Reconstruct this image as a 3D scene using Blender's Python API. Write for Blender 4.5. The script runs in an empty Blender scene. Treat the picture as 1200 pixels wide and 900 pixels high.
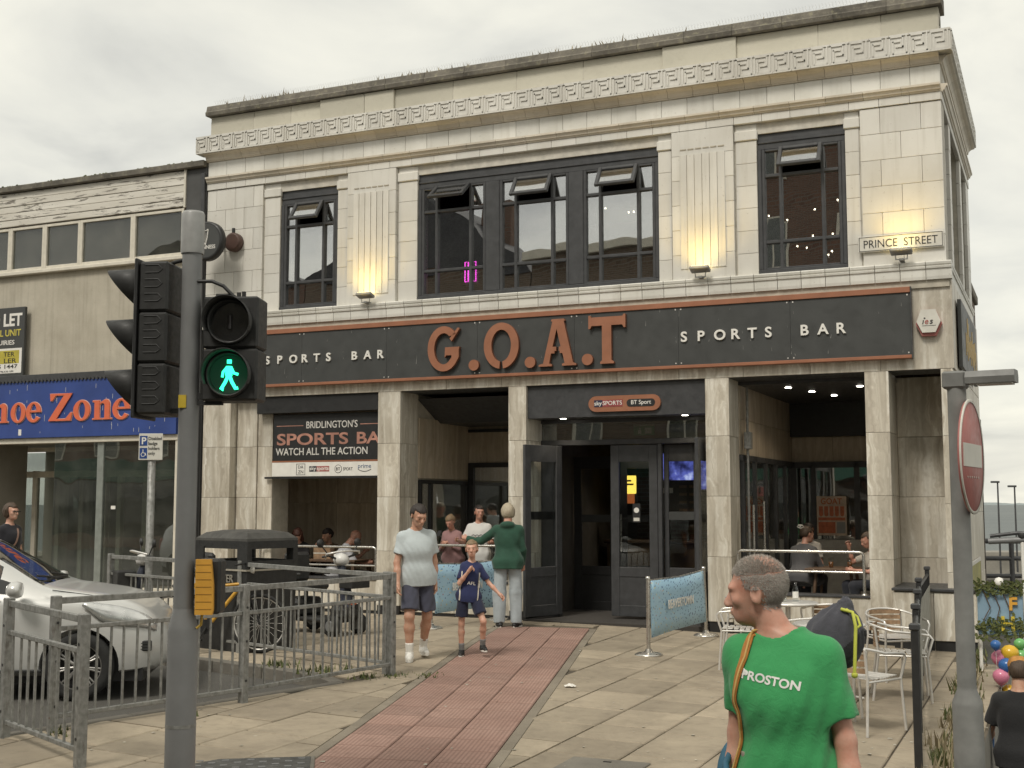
import bpy, bmesh, math, random
import numpy as np
from mathutils import Vector, Matrix
R = math.radians
random.seed(7); np.random.seed(7)
scene = bpy.context.scene
COL = scene.collection

# ------------------------------------------------------------------ camera
FPX, HCAM = 1450.0, 1.72
cam = bpy.data.cameras.new('camera'); camo = bpy.data.objects.new('camera', cam); COL.objects.link(camo)
cam.sensor_width = 36.0; cam.lens = 36.0*FPX/1200.0; cam.clip_start = 0.05; cam.clip_end = 6000
camo.location = (0, 0, HCAM); camo.rotation_euler = (R(90)+math.atan(140/FPX), 0, 0)
scene.camera = camo

# ------------------------------------------------------------------ sky, sun, exposure
SUN_EL, SUN_AZ = R(52), R(212)            # compass style: 0 = +Y, clockwise
world = bpy.data.worlds.new('World'); scene.world = world; world.use_nodes = True
wn = world.node_tree; wn.nodes.clear()
def wnode(t, **k):
    n = wn.nodes.new(t)
    for a, b in k.items(): setattr(n, a, b)
    return n
wout = wnode('ShaderNodeOutputWorld'); wbg = wnode('ShaderNodeBackground'); wbg.inputs['Strength'].default_value = 0.15
sky = wnode('ShaderNodeTexSky', sky_type='NISHITA', sun_disc=False, sun_elevation=SUN_EL, sun_rotation=SUN_AZ, dust_density=3.0)
tc = wnode('ShaderNodeTexCoord'); sep = wnode('ShaderNodeSeparateXYZ'); wn.links.new(tc.outputs['Generated'], sep.inputs[0])
def wmath(op, a, b=None):
    n = wnode('ShaderNodeMath', operation=op)
    for i, v in enumerate((a, b)):
        if v is None: continue
        if isinstance(v, (int, float)): n.inputs[i].default_value = v
        else: wn.links.new(v, n.inputs[i])
    return n.outputs[0]
zz = wmath('ADD', wmath('MAXIMUM', sep.outputs['Z'], 0.0), 0.22)
cmb = wnode('ShaderNodeCombineXYZ')
wn.links.new(wmath('DIVIDE', sep.outputs['X'], zz), cmb.inputs[0]); wn.links.new(wmath('DIVIDE', sep.outputs['Y'], zz), cmb.inputs[1])
n1 = wnode('ShaderNodeTexNoise'); n1.inputs['Scale'].default_value = 2.5; n1.inputs['Detail'].default_value = 7; n1.inputs['Roughness'].default_value = 0.52; n1.inputs['Distortion'].default_value = 0.35
wn.links.new(cmb.outputs[0], n1.inputs['Vector'])
n2 = wnode('ShaderNodeTexNoise'); n2.inputs['Scale'].default_value = 0.75; n2.inputs['Detail'].default_value = 3
wn.links.new(cmb.outputs[0], n2.inputs['Vector'])
mixn = wmath('ADD', wmath('MULTIPLY', n1.outputs['Fac'], 0.65), wmath('MULTIPLY', n2.outputs['Fac'], 0.35))
ramp = wnode('ShaderNodeValToRGB'); wn.links.new(mixn, ramp.inputs[0])
cr = ramp.color_ramp; cr.elements[0].position = 0.34; cr.elements[0].color = (2.75, 2.72, 2.5, 1)
cr.elements[1].position = 0.63; cr.elements[1].color = (4.75, 4.6, 3.95, 1)
e = cr.elements.new(0.47); e.color = (3.8, 3.73, 3.32, 1)
mx = wnode('ShaderNodeMix', data_type='RGBA'); mx.inputs['Factor'].default_value = 0.93
wn.links.new(sky.outputs[0], mx.inputs[6]); wn.links.new(ramp.outputs[0], mx.inputs[7])
wn.links.new(mx.outputs[2], wbg.inputs['Color']); wn.links.new(wbg.outputs[0], wout.inputs['Surface'])

sl = bpy.data.lights.new('sun', 'SUN'); sl.energy = 1.5; sl.angle = R(15); sl.color = (1.0, 0.95, 0.86)
so = bpy.data.objects.new('sun', sl); COL.objects.link(so)
sd = Vector((math.sin(SUN_AZ)*math.cos(SUN_EL), math.cos(SUN_AZ)*math.cos(SUN_EL), math.sin(SUN_EL)))
so.rotation_euler = sd.to_track_quat('Z', 'Y').to_euler(); so.location = (-10, -20, 40)
vs = scene.view_settings; vs.view_transform = 'Standard'; vs.look = 'None'; vs.exposure = 0.52; vs.gamma = 1.0; vs.use_curve_mapping = False
scene.cycles.use_denoising = True; scene.cycles.max_bounces = 8; scene.cycles.transparent_max_bounces = 12

# ------------------------------------------------------------------ ground level and the frame of the pub
PANG = R(-23.9)
EX = Vector((math.cos(PANG), math.sin(PANG), 0)); EY = Vector((-math.sin(PANG), math.cos(PANG), 0))
PO = Vector((5.723, 16.069, 0))
def W(x, y, z=0.0): return PO + EX*x + EY*y + Vector((0, 0, z))           # pub frame -> world
def L(X, Y):
    d = Vector((X, Y, 0))-PO; return d.dot(EX), d.dot(EY)
def G(X, Y):
    u = (X-1.06)+0.94*(17-Y); u = u if u > 6 else math.log1p(math.exp(u*1.2))/1.2
    return -0.28*(1-math.exp(-u/7))
def smooth(t): t = min(1, max(0, t)); return t*t*(3-2*t)
def GS(X, Y):                                                             # the lower side street
    lx, ly = L(X, Y); return G(X, Y)-1.02*smooth((ly+10.5)/4.5)

# ------------------------------------------------------------------ helpers
def tag(o, label=None, cat=None, group=None, kind=None):
    if label: o['label'] = label
    if cat: o['category'] = cat
    if group: o['group'] = group
    if kind: o['kind'] = kind
    return o
def empty(name, loc=(0, 0, 0), rz=0.0, label=None, cat=None, group=None):
    o = bpy.data.objects.new(name, None); COL.objects.link(o); o.location = loc; o.rotation_euler = (0, 0, rz); o.empty_display_size = 0.1
    return tag(o, label, cat, group)
def link(name, me, parent=None, loc=None, rot=None):
    o = bpy.data.objects.new(name, me); COL.objects.link(o); o.parent = parent
    if loc is not None: o.location = loc
    if rot is not None: o.rotation_euler = rot
    return o
def copy_tree(o, parent=None):
    c = o.copy(); COL.objects.link(c); c.parent = parent
    for ch in list(o.children): copy_tree(ch, c)
    return c
class MB:
    """collects shapes that become one mesh"""
    def __init__(s): s.v = []; s.f = []; s.m = []; s.sm = []
    def add(s, vs, fs, mi=0, smooth=False):
        b = len(s.v); s.v += [tuple(p) for p in vs]
        for f in fs: s.f.append([b+i for i in f]); s.m.append(mi); s.sm.append(smooth)
        return s
    def box(s, x0, x1, y0, y1, z0, z1, c=0.0, mi=0):
        if x0 > x1: x0, x1 = x1, x0
        if y0 > y1: y0, y1 = y1, y0
        if z0 > z1: z0, z1 = z1, z0
        if c <= 0:
            v = [(x, y, z) for x in (x0, x1) for y in (y0, y1) for z in (z0, z1)]
            return s.add(v, [(0, 1, 3, 2), (4, 6, 7, 5), (0, 4, 5, 1), (2, 3, 7, 6), (0, 2, 6, 4), (1, 5, 7, 3)], mi)
        c = min(c, (x1-x0)*.45, (y1-y0)*.45, (z1-z0)*.45)
        idx = {}; v = []
        for sx in (0, 1):
            for sy in (0, 1):
                for sz in (0, 1):
                    X, Y, Z = (x0, x1)[sx], (y0, y1)[sy], (z0, z1)[sz]; dx, dy, dz = (c, -c)[sx], (c, -c)[sy], (c, -c)[sz]
                    for a, p in enumerate(((X, Y+dy, Z+dz), (X+dx, Y, Z+dz), (X+dx, Y+dy, Z))):
                        idx[sx, sy, sz, a] = len(v); v.append(p)
        I = idx; f = []
        for q in (0, 1):
            f.append([I[q, 0, 0, 0], I[q, 1, 0, 0], I[q, 1, 1, 0], I[q, 0, 1, 0]][::(-1 if q == 0 else 1)])
            f.append([I[0, q, 0, 1], I[0, q, 1, 1], I[1, q, 1, 1], I[1, q, 0, 1]][::(-1 if q == 0 else 1)])
            f.append([I[0, 0, q, 2], I[1, 0, q, 2], I[1, 1, q, 2], I[0, 1, q, 2]][::(-1 if q == 0 else 1)])
        for q in (0, 1):
            for r in (0, 1):
                f.append([I[0, q, r, 1], I[1, q, r, 1], I[1, q, r, 2], I[0, q, r, 2]][::(1 if q == r else -1)])
                f.append([I[q, 0, r, 0], I[q, 1, r, 0], I[q, 1, r, 2], I[q, 0, r, 2]][::(-1 if q == r else 1)])
                f.append([I[q, r, 0, 0], I[q, r, 1, 0], I[q, r, 1, 1], I[q, r, 0, 1]][::(1 if q == r else -1)])
                for t in (0, 1):
                    tri = [I[q, r, t, 0], I[q, r, t, 1], I[q, r, t, 2]]
                    f.append(tri if (q+r+t) % 2 else tri[::-1])
        return s.add(v, f, mi)
    def tube(s, pts, r, n=8, mi=0, cap=True, smooth=True):
        pts = [Vector(p) for p in pts]; rr = r if isinstance(r, (list, tuple)) else [r]*len(pts)
        vs = []; up = None
        for i, p in enumerate(pts):
            a = pts[max(0, i-1)]; b = pts[min(len(pts)-1, i+1)]; t = (b-a).normalized()
            if up is None: up = Vector((0, 0, 1)) if abs(t.z) < 0.9 else Vector((0, 1, 0))
            x = up.cross(t).normalized(); y = t.cross(x).normalized(); up = y
            for k in range(n):
                q = 2*math.pi*k/n; vs.append(p+x*(rr[i]*math.cos(q))+y*(rr[i]*math.sin(q)))
        fs = [(i*n+k, i*n+(k+1) % n, (i+1)*n+(k+1) % n, (i+1)*n+k) for i in range(len(pts)-1) for k in range(n)]
        s.add(vs, fs, mi, smooth)
        if cap:
            s.add(vs[:n], [list(range(n))[::-1]], mi); s.add(vs[-n:], [list(range(n))], mi)
        return s
    def lathe(s, prof, c=(0, 0, 0), n=20, mi=0, axis='z', smooth=True, close=True):
        vs = []
        for r, h in prof:
            for k in range(n):
                q = 2*math.pi*k/n; a, b = r*math.cos(q), r*math.sin(q)
                p = {'z': (a, b, h), 'y': (b, h, a), 'x': (h, a, b)}[axis]
                vs.append((p[0]+c[0], p[1]+c[1], p[2]+c[2]))
        m = len(prof)
        fs = [(i*n+k, i*n+(k+1) % n, (i+1)*n+(k+1) % n, (i+1)*n+k) for i in range(m-1) for k in range(n)]
        s.add(vs, fs, mi, smooth)
        if close:
            s.add(vs[:n], [list(range(n))[::-1]], mi); s.add(vs[-n:], [list(range(n))], mi)
        return s
    def prism(s, poly, y0, y1, mi=0, plane='xz', mi_side=None):
        """poly in the plane (ccw seen from -y for xz), extruded along the third axis"""
        n = len(poly)
        def P(a, b, d): return (a, d, b) if plane == 'xz' else ((a, b, d) if plane == 'xy' else (d, a, b))
        vs = [P(a, b, y0) for a, b in poly]+[P(a, b, y1) for a, b in poly]
        s.add(vs, [list(range(n)), list(range(2*n-1, n-1, -1))], mi)
        s.add(vs, [(i, i+n, (i+1) % n+n, (i+1) % n) for i in range(n)], mi if mi_side is None else mi_side)
        return s
    def xf(s, M, start=0):
        for i in range(start, len(s.v)): s.v[i] = tuple(M @ Vector(s.v[i]))
        return s
    def mesh(s, name, mats):
        me = bpy.data.meshes.new(name); me.from_pydata(s.v, [], s.f)
        mats = mats if isinstance(mats, (list, tuple)) else [mats]
        for m in mats: me.materials.append(m)
        me.polygons.foreach_set('material_index', s.m); me.polygons.foreach_set('use_smooth', s.sm); me.update()
        return me
    def build(s, name, mats, parent=None, loc=None, rot=None, fix=False):
        me = s.mesh(name, mats)
        if fix:
            bm = bmesh.new(); bm.from_mesh(me); bmesh.ops.recalc_face_normals(bm, faces=bm.faces); bm.to_mesh(me); bm.free()
        return link(name, me, parent, loc, rot)
def box(name, mat, x0, x1, y0, y1, z0, z1, c=0.0, parent=None): return MB().box(x0, x1, y0, y1, z0, z1, c).build(name, mat, parent)

def text_mesh(s, size=1.0, depth=0.01, bold=0.0, spacing=1.0, sx=1.0, align='LEFT', shear=0.0):
    """mesh of a text lying in xz, facing -y, baseline at z = 0"""
    c = bpy.data.curves.new('t', 'FONT'); c.body = s; c.size = size; c.extrude = depth/2; c.offset = bold*size; c.space_character = spacing; c.align_x = align; c.shear = shear
    c.resolution_u = 4
    o = bpy.data.objects.new('t', c); COL.objects.link(o)
    dg = bpy.context.evaluated_depsgraph_get(); me = bpy.data.meshes.new_from_object(o.evaluated_get(dg))
    bpy.data.objects.remove(o); bpy.data.curves.remove(c)
    me.transform(Matrix.Rotation(R(90), 4, 'X') @ Matrix.Diagonal((sx, 1, 1, 1)))
    me.materials.clear()
    return me
def text(name, s, mat, parent, loc, size, depth=0.01, rot=None, fit=None, **k):
    me = text_mesh(s, size, depth, **k)
    if fit:                                     # scale to the width asked for
        xs = [v.co.x for v in me.vertices]; w = max(xs)-min(xs); me.transform(Matrix.Translation((-min(xs), 0, 0))); me.transform(Matrix.Diagonal((fit/w, 1, 1, 1)))
    me.materials.append(mat); return link(name, me, parent, loc, rot)

# ------------------------------------------------------------------ materials
MATS = {}
class NT:
    def __init__(s, name):
        s.m = bpy.data.materials.new(name); s.m.use_nodes = True; s.t = s.m.node_tree; s.b = s.t.nodes['Principled BSDF']; s.tc = s.n('ShaderNodeTexCoord')
    def n(s, t, **k):
        q = s.t.nodes.new(t)
        for a, b in k.items(): setattr(q, a, b)
        return q
    def l(s, a, b): s.t.links.new(a, b)
    def co(s, sc=(1, 1, 1), src='Object', loc=(0, 0, 0), rnd=False):
        mp = s.n('ShaderNodeMapping'); mp.inputs['Scale'].default_value = sc; mp.inputs['Location'].default_value = loc; s.l(s.tc.outputs[src], mp.inputs['Vector'])
        if rnd:
            oi = s.n('ShaderNodeObjectInfo'); v = s.n('ShaderNodeVectorMath', operation='MULTIPLY_ADD'); 
            cb = s.n('ShaderNodeCombineXYZ'); 
            for i in range(3): s.l(oi.outputs['Random'], cb.inputs[i])
            s.l(cb.outputs[0], v.inputs[0]); v.inputs[1].default_value = (37, 61, 23); s.l(mp.outputs[0], v.inputs[2]); return v.outputs[0]
        return mp.outputs[0]
    def world(s, sc=(1, 1, 1)):
        g = s.n('ShaderNodeNewGeometry'); mp = s.n('ShaderNodeMapping'); mp.inputs['Scale'].default_value = sc; s.l(g.outputs['Position'], mp.inputs['Vector']); return mp.outputs[0]
    def noise(s, vec, scale, detail=4, rough=0.55, dist=0.0):
        q = s.n('ShaderNodeTexNoise'); q.inputs['Scale'].default_value = scale; q.inputs['Detail'].default_value = detail; q.inputs['Roughness'].default_value = rough; q.inputs['Distortion'].default_value = dist
        if vec is not None: s.l(vec, q.inputs['Vector'])
        return q.outputs['Fac']
    def ramp(s, fac, *st):
        q = s.n('ShaderNodeValToRGB'); s.l(fac, q.inputs[0]); c = q.color_ramp
        while len(c.elements) < len(st): c.elements.new(0.5)
        for e_, (p, col) in zip(c.elements, st): e_.position = p; e_.color = (*col, 1) if len(col) == 3 else col
        return q.outputs[0]
    def rampf(s, fac, a, b):
        return s.ramp(fac, (a, (0, 0, 0)), (b, (1, 1, 1)))
    def mix(s, fac, a, b, mode='MIX'):
        q = s.n('ShaderNodeMix', data_type='RGBA', blend_type=mode)
        for i, v in ((0, fac), (6, a), (7, b)):
            if isinstance(v, (int, float)): q.inputs[i].default_value = v
            elif isinstance(v, tuple): q.inputs[i].default_value = (*v, 1) if len(v) == 3 else v
            else: s.l(v, q.inputs[i])
        return q.outputs[2]
    def math(s, op, a, b=None):
        q = s.n('ShaderNodeMath', operation=op)
        for i, v in enumerate((a, b)):
            if v is None: continue
            if isinstance(v, (int, float)): q.inputs[i].default_value = v
            else: s.l(v, q.inputs[i])
        return q.outputs[0]
    def bump(s, h, strength=0.3, dist=0.01):
        q = s.n('ShaderNodeBump'); q.inputs['Strength'].default_value = strength; q.inputs['Distance'].default_value = dist; s.l(h, q.inputs['Height']); s.l(q.outputs[0], s.b.inputs['Normal'])
    def set(s, col=None, rough=None, metal=None, **k):
        for nm, v in (('Base Color', col), ('Roughness', rough), ('Metallic', metal)):
            if v is None: continue
            if isinstance(v, (int, float)): s.b.inputs[nm].default_value = v
            elif isinstance(v, tuple): s.b.inputs[nm].default_value = (*v, 1)
            else: s.l(v, s.b.inputs[nm])
        for a, v in k.items(): s.b.inputs[a.replace('_', ' ')].default_value = v
        return s.m
def rnd_tint(t, amt=0.12):
    oi = t.n('ShaderNodeObjectInfo'); a = t.math('MULTIPLY', oi.outputs['Random'], amt*2); return t.math('ADD', a, 1-amt)
def scale_col(t, col, fac):
    q = t.n('ShaderNodeVectorMath', operation='SCALE'); t.l(col, q.inputs[0]); t.l(fac, q.inputs['Scale']); return q.outputs[0]

def mat_plain(name, col, rough=0.6, metal=0.0, var=0.15, bump=0.0, sc=9.0, **k):
    """a painted or plain surface with slight mottling and grime"""
    t = NT(name); v = t.co(); f = t.noise(v, sc, 5)
    c = t.ramp(f, (0.3, tuple(x*(1-var) for x in col)), (0.7, tuple(min(1, x*(1+var)) for x in col)))
    rr = t.ramp(t.noise(v, sc*2.3, 3), (0.3, (max(0, rough-.1),)*3), (0.7, (min(1, rough+.1),)*3))
    if bump: t.bump(t.noise(v, sc*14, 4), bump, 0.004)
    return t.set(c, rr, metal, **k)
def mat_emit(name, col, strength):
    t = NT(name); t.set((0.02, 0.02, 0.02), 0.4); t.b.inputs['Emission Color'].default_value = (*col, 1); t.b.inputs['Emission Strength'].default_value = strength; return t.m
def mat_glass(name, tint=(1, 1, 1), refl=1.0, ior=1.5, rough=0.0, dirt=0.0):
    m = bpy.data.materials.new(name); m.use_nodes = True; t = m.node_tree; t.nodes.clear()
    o = t.nodes.new('ShaderNodeOutputMaterial'); a = t.nodes.new('ShaderNodeBsdfTransparent'); a.inputs[0].default_value = (*tint, 1)
    g = t.nodes.new('ShaderNodeBsdfGlossy'); g.inputs['Roughness'].default_value = rough; g.inputs[0].default_value = (refl, refl, refl, 1)
    lw = t.nodes.new('ShaderNodeLayerWeight'); lw.inputs[0].default_value = .5; pw_ = t.nodes.new('ShaderNodeMath'); pw_.operation = 'POWER'; pw_.inputs[1].default_value = 4.0; t.links.new(lw.outputs['Facing'], pw_.inputs[0])
    f = t.nodes.new('ShaderNodeMapRange'); f.inputs[3].default_value = ior; f.inputs[4].default_value = 1.0; t.links.new(pw_.outputs[0], f.inputs[0]); x = t.nodes.new('ShaderNodeMixShader')
    # slight waviness of the panes
    n = t.nodes.new('ShaderNodeTexNoise'); n.inputs['Scale'].default_value = 1.3; n.inputs['Detail'].default_value = 1; c = t.nodes.new('ShaderNodeTexCoord'); t.links.new(c.outputs['Object'], n.inputs['Vector'])
    b = t.nodes.new('ShaderNodeBump'); b.inputs['Strength'].default_value = 0.10; b.inputs['Distance'].default_value = 0.03; t.links.new(n.outputs['Fac'], b.inputs['Height']); t.links.new(b.outputs[0], g.inputs['Normal'])
    t.links.new(f.outputs[0], x.inputs[0]); t.links.new(a.outputs[0], x.inputs[1]); t.links.new(g.outputs[0], x.inputs[2])
    last = x.outputs[0]
    if dirt:
        d = t.nodes.new('ShaderNodeBsdfDiffuse'); d.inputs[0].default_value = (0.35, 0.34, 0.3, 1); y = t.nodes.new('ShaderNodeMixShader')
        n2 = t.nodes.new('ShaderNodeTexNoise'); n2.inputs['Scale'].default_value = 2.4; n2.inputs['Detail'].default_value = 6; t.links.new(c.outputs['Object'], n2.inputs['Vector'])
        mr = t.nodes.new('ShaderNodeMapRange'); mr.inputs[1].default_value = 0.4; mr.inputs[2].default_value = 0.8; mr.inputs[3].default_value = dirt*.4; mr.inputs[4].default_value = dirt*1.6; t.links.new(n2.outputs['Fac'], mr.inputs[0])
        t.links.new(mr.outputs[0], y.inputs[0]); t.links.new(last, y.inputs[1]); t.links.new(d.outputs[0], y.inputs[2]); last = y.outputs[0]
    t.links.new(last, o.inputs['Surface']); return m

def m_faience(name, base=(0.66, 0.64, 0.585), dark=(0.58, 0.555, 0.495)):
    t = NT(name); w = t.world(); v = t.co(rnd=True)
    f = t.noise(w, 1.1, 6, 0.6); c = t.ramp(f, (0.3, dark), (0.58, base))
    st = t.noise(t.world((5.0, 5.0, 0.35)), 2.0, 5, 0.6); c = t.mix(t.ramp(st, (0.52, (0, 0, 0)), (0.78, (0.34,)*3)), c, (0.36, 0.33, 0.265))
    sp = t.noise(w, 19, 5, 0.7); c = t.mix(t.ramp(sp, (0.63, (0, 0, 0)), (0.75, (0.6,)*3)), c, (0.26, 0.23, 0.17))
    c = scale_col(t, c, rnd_tint(t, 0.075)); t.bump(t.noise(w, 30, 3), 0.12, 0.003)
    return t.set(c, 0.42)
MATS['faience'] = m_faience('faience_cream')
MATS['faience_warm'] = m_faience('faience_warm', (0.66, 0.60, 0.50), (0.55, 0.49, 0.39))
MATS['faience_white'] = m_faience('faience_white', (0.67, 0.655, 0.60), (0.55, 0.535, 0.475))
def m_travertine(name, a, b, c_):
    t = NT(name); vv = t.co((1, 1, 1), rnd=True)
    wob = t.noise(vv, 1.3, 4, 0.6); wv = t.n('ShaderNodeVectorMath', operation='MULTIPLY_ADD'); cbx = t.n('ShaderNodeCombineXYZ'); t.l(wob, cbx.inputs[0]); t.l(wob, cbx.inputs[1]); t.l(cbx.outputs[0], wv.inputs[0]); wv.inputs[1].default_value = (.30, .30, 0); t.l(vv, wv.inputs[2])
    mp = t.n('ShaderNodeMapping'); mp.inputs['Scale'].default_value = (9.0, 9.0, 0.42); t.l(wv.outputs[0], mp.inputs['Vector'])
    n = t.noise(mp.outputs[0], 1.0, 8, 0.60, 0.9); n2 = t.noise(vv, 2.2, 5, .6)
    f = t.math('ADD', t.math('MULTIPLY', n, 0.78), t.math('MULTIPLY', n2, 0.22))
    col = t.ramp(f, (0.34, a), (0.50, b), (0.64, c_))
    g = t.noise(t.world((2.0, 2.0, 0.6)), 1.5, 5); col = t.mix(t.ramp(g, (0.45, (0, 0, 0)), (0.75, (0.35,)*3)), col, (0.2, 0.18, 0.14))
    pit = t.noise(vv, 60, 3, 0.7); col = t.mix(t.ramp(pit, (0.66, (0, 0, 0)), (0.72, (0.5,)*3)), col, (0.2, 0.17, 0.12))
    col = scale_col(t, col, rnd_tint(t, 0.09)); t.bump(pit, 0.10, 0.002)
    return t.set(col, 0.45)
MATS['travertine'] = m_travertine('travertine', (0.37, 0.325, 0.26), (0.54, 0.495, 0.41), (0.74, 0.71, 0.63))
MATS['travertine_brown'] = m_travertine('travertine_brown', (0.36, 0.29, 0.205), (0.47, 0.395, 0.295), (0.58, 0.51, 0.41))
def m_stone(name, a, b, lich=(0.30, 0.28, 0.18), sc=3.0):
    t = NT(name); w = t.world(); f = t.noise(w, sc, 7, 0.7); c = t.ramp(f, (0.3, a), (0.7, b)); q = t.noise(w, sc*4, 5, .7); c = t.mix(t.ramp(q, (0.55, (0, 0, 0)), (0.7, (0.6,)*3)), c, lich)
    t.bump(t.noise(w, sc*12, 6, .7), 0.5, 0.01); return t.set(scale_col(t, c, rnd_tint(t, .12)), 0.9)
MATS['coping'] = m_stone('coping_stone', (0.075, 0.068, 0.055), (0.21, 0.19, 0.155))
MATS['parapet'] = m_stone('parapet_render', (0.47, 0.445, 0.365), (0.56, 0.53, 0.44), (0.42, 0.395, 0.32), 1.2)
MATS['edging'] = m_stone('edging_stone', (0.17, 0.145, 0.11), (0.26, 0.225, 0.175), (0.15, 0.13, 0.1), 2.0); MATS['concrete'] = m_stone('concrete', (0.2, 0.19, 0.165), (0.33, 0.31, 0.27), (0.18, 0.17, 0.14), 2.0)
MATS['joint'] = mat_plain('tile_joint', (0.53, 0.50, 0.435), 0.9)
MATS['mortar'] = mat_plain('mortar', (0.43, 0.395, 0.325), 0.9)
def m_render(name):
    t = NT(name); w = t.world(); c = t.ramp(t.noise(w, 1.4, 6, .65), (0.3, (0.37, 0.335, 0.265)), (0.7, (0.50, 0.46, 0.375)))
    st = t.noise(t.world((6, 6, .3)), 1.6, 5, .65); c = t.mix(t.ramp(st, (0.5, (0, 0, 0)), (0.75, (0.45,)*3)), c, (0.24, 0.215, 0.17))
    sp = t.noise(w, 26, 4, .75); c = t.mix(t.ramp(sp, (0.64, (0, 0, 0)), (0.72, (0.7,)*3)), c, (0.24, 0.21, 0.16)); t.bump(t.noise(w, 45, 5, .7), 0.5, 0.006)
    return t.set(c, 0.92)
MATS['render'] = m_render('shop_render')
def m_peel(name):
    t = NT(name); v = t.co((0.9, 6, 6), rnd=True); n = t.noise(v, 2.2, 9, .72, .5); fine = t.noise(t.co((2, 30, 30), rnd=True), 3, 4)
    wood = t.ramp(fine, (0.3, (0.11, 0.10, 0.085)), (0.7, (0.30, 0.275, 0.235))); paint = t.ramp(t.noise(v, 1, 3), (0.3, (0.56, 0.53, 0.46)), (0.7, (0.70, 0.67, 0.60)))
    m = t.ramp(n, (0.555, (0, 0, 0)), (0.59, (1, 1, 1))); t.bump(m, -0.5, 0.004); return t.set(t.mix(m, paint, wood), 0.8)
MATS['peeling'] = m_peel('peeling_paint')
def m_flag(name, cols, sc=1.0, stain=(0.12, 0.10, 0.075)):
    t = NT(name); v = t.co(rnd=True); w = t.world()
    c = t.ramp(t.noise(w, 1.3, 8, .72), (0.32, cols[0]), (0.66, cols[1])); g = t.noise(v, 6, 7, .7); c = t.mix(t.ramp(g, (0.5, (0, 0, 0)), (0.75, (.42,)*3)), c, stain)
    sp = t.noise(w, 70, 3, .8); c = t.mix(t.ramp(sp, (0.62, (0, 0, 0)), (0.7, (.35,)*3)), c, cols[2]); t.bump(t.noise(w, 60, 5, .75), 0.4, 0.004)
    vo = t.n('ShaderNodeTexVoronoi', feature='F1'); vo.inputs['Scale'].default_value = 3.1; t.l(w, vo.inputs['Vector']); gum = t.ramp(vo.outputs['Distance'], (.045, (.75,)*3), (.065, (0, 0, 0))); c = t.mix(gum, c, t.ramp(vo.outputs['Color'], (.3, (.10, .085, .065)), (.7, (.42, .38, .30))))
    big = t.noise(w, .45, 7, .75, 1.0); c = t.mix(t.ramp(big, (.50, (0, 0, 0)), (.68, (.55,)*3)), c, (.17, .14, .10))
    return t.set(scale_col(t, c, rnd_tint(t, .16)), 0.85)
MATS['flag'] = m_flag('paving_flag', ((0.275, 0.23, 0.17), (0.38, 0.32, 0.235), (0.44, 0.39, 0.31)))
def m_tactile():
    t = NT('tactile_red'); v = t.co(); w = t.world()
    c = t.ramp(t.noise(w, 1.2, 6, .65), (0.3, (0.33, 0.20, 0.16)), (0.7, (0.42, 0.275, 0.225))); g = t.noise(w, 7, 7, .7); c = t.mix(t.ramp(g, (0.5, (0, 0, 0)), (0.75, (.5,)*3)), c, (0.13, 0.085, 0.06))
    sp = t.n('ShaderNodeSeparateXYZ'); t.l(v, sp.inputs[0]); h = None
    for i in (0, 1):
        s_ = t.math('SINE', t.math('MULTIPLY', sp.outputs[i], 2*math.pi/0.0667)); h = s_ if h is None else t.math('MULTIPLY', h, s_)
    h = t.math('MAXIMUM', t.math('ABSOLUTE', h), 0.25); c = t.mix(t.rampf(h, 0.3, 0.75), t.mix(0.5, c, (0.10, 0.055, 0.04)), c); t.bump(h, 0.6, 0.006)
    return t.set(scale_col(t, c, rnd_tint(t, .13)), 0.85)
MATS['tactile'] = m_tactile()
def m_asphalt():
    t = NT('asphalt'); w = t.world(); c = t.ramp(t.noise(w, .5, 5), (0.3, (0.055, 0.052, 0.046)), (0.7, (0.095, 0.09, 0.078))); sp = t.noise(w, 120, 3, .8); c = t.mix(t.ramp(sp, (0.5, (0, 0, 0)), (0.7, (.6,)*3)), c, (0.2, 0.19, 0.17)); t.bump(sp, 0.6, 0.006); return t.set(c, 0.9)
MATS['asphalt'] = m_asphalt()
MATS['bed'] = m_flag('paving_bed', ((0.055, 0.045, 0.032), (0.095, 0.078, 0.055), (0.14, 0.12, 0.09)))
MATS['kerb'] = m_stone('kerb_stone', (0.11, 0.10, 0.085), (0.19, 0.175, 0.145), (0.1, 0.09, 0.07))
P = mat_plain
MATS['charcoal'] = P('charcoal_paint', (0.050, 0.051, 0.053), 0.45, var=.2)
MATS['black'] = P('black_paint', (0.019, 0.019, 0.019), 0.5, var=.2)
MATS['signblack'] = P('sign_panel', (0.050, 0.052, 0.050), 0.5, var=.12, sc=3)
MATS['copper'] = P('copper_paint', (0.30, 0.125, 0.068), 0.5, var=.12, sc=4)
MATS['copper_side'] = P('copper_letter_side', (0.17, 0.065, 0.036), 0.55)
MATS['white'] = P('white_paint', (0.74, 0.72, 0.67), 0.55, var=.06)
MATS['cream'] = P('cream_paint', (0.62, 0.58, 0.49), 0.55, var=.1)
def m_galv():
    t = NT('galvanised_steel'); w = t.world(); c = t.ramp(t.noise(w, 22, 5), (.3, (.17, .17, .158)), (.7, (.31, .31, .292))); st = t.noise(t.world((9, 9, 2)), 3, 6, .7); c = t.mix(t.ramp(st, (.56, (0, 0, 0)), (.68, (.7,)*3)), c, (.13, .115, .095)); ru = t.noise(w, 13, 6, .75); c = t.mix(t.ramp(ru, (.68, (0, 0, 0)), (.73, (.8,)*3)), c, (.16, .075, .035)); t.bump(t.noise(w, 200, 3), .1, .002); return t.set(c, t.ramp(st, (.4, (.45,)*3), (.6, (.75,)*3)), .3)
MATS['galv'] = m_galv()
MATS['polegrey'] = P('grey_pole_paint', (0.185, 0.187, 0.186), 0.5, var=.1, sc=5)
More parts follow.
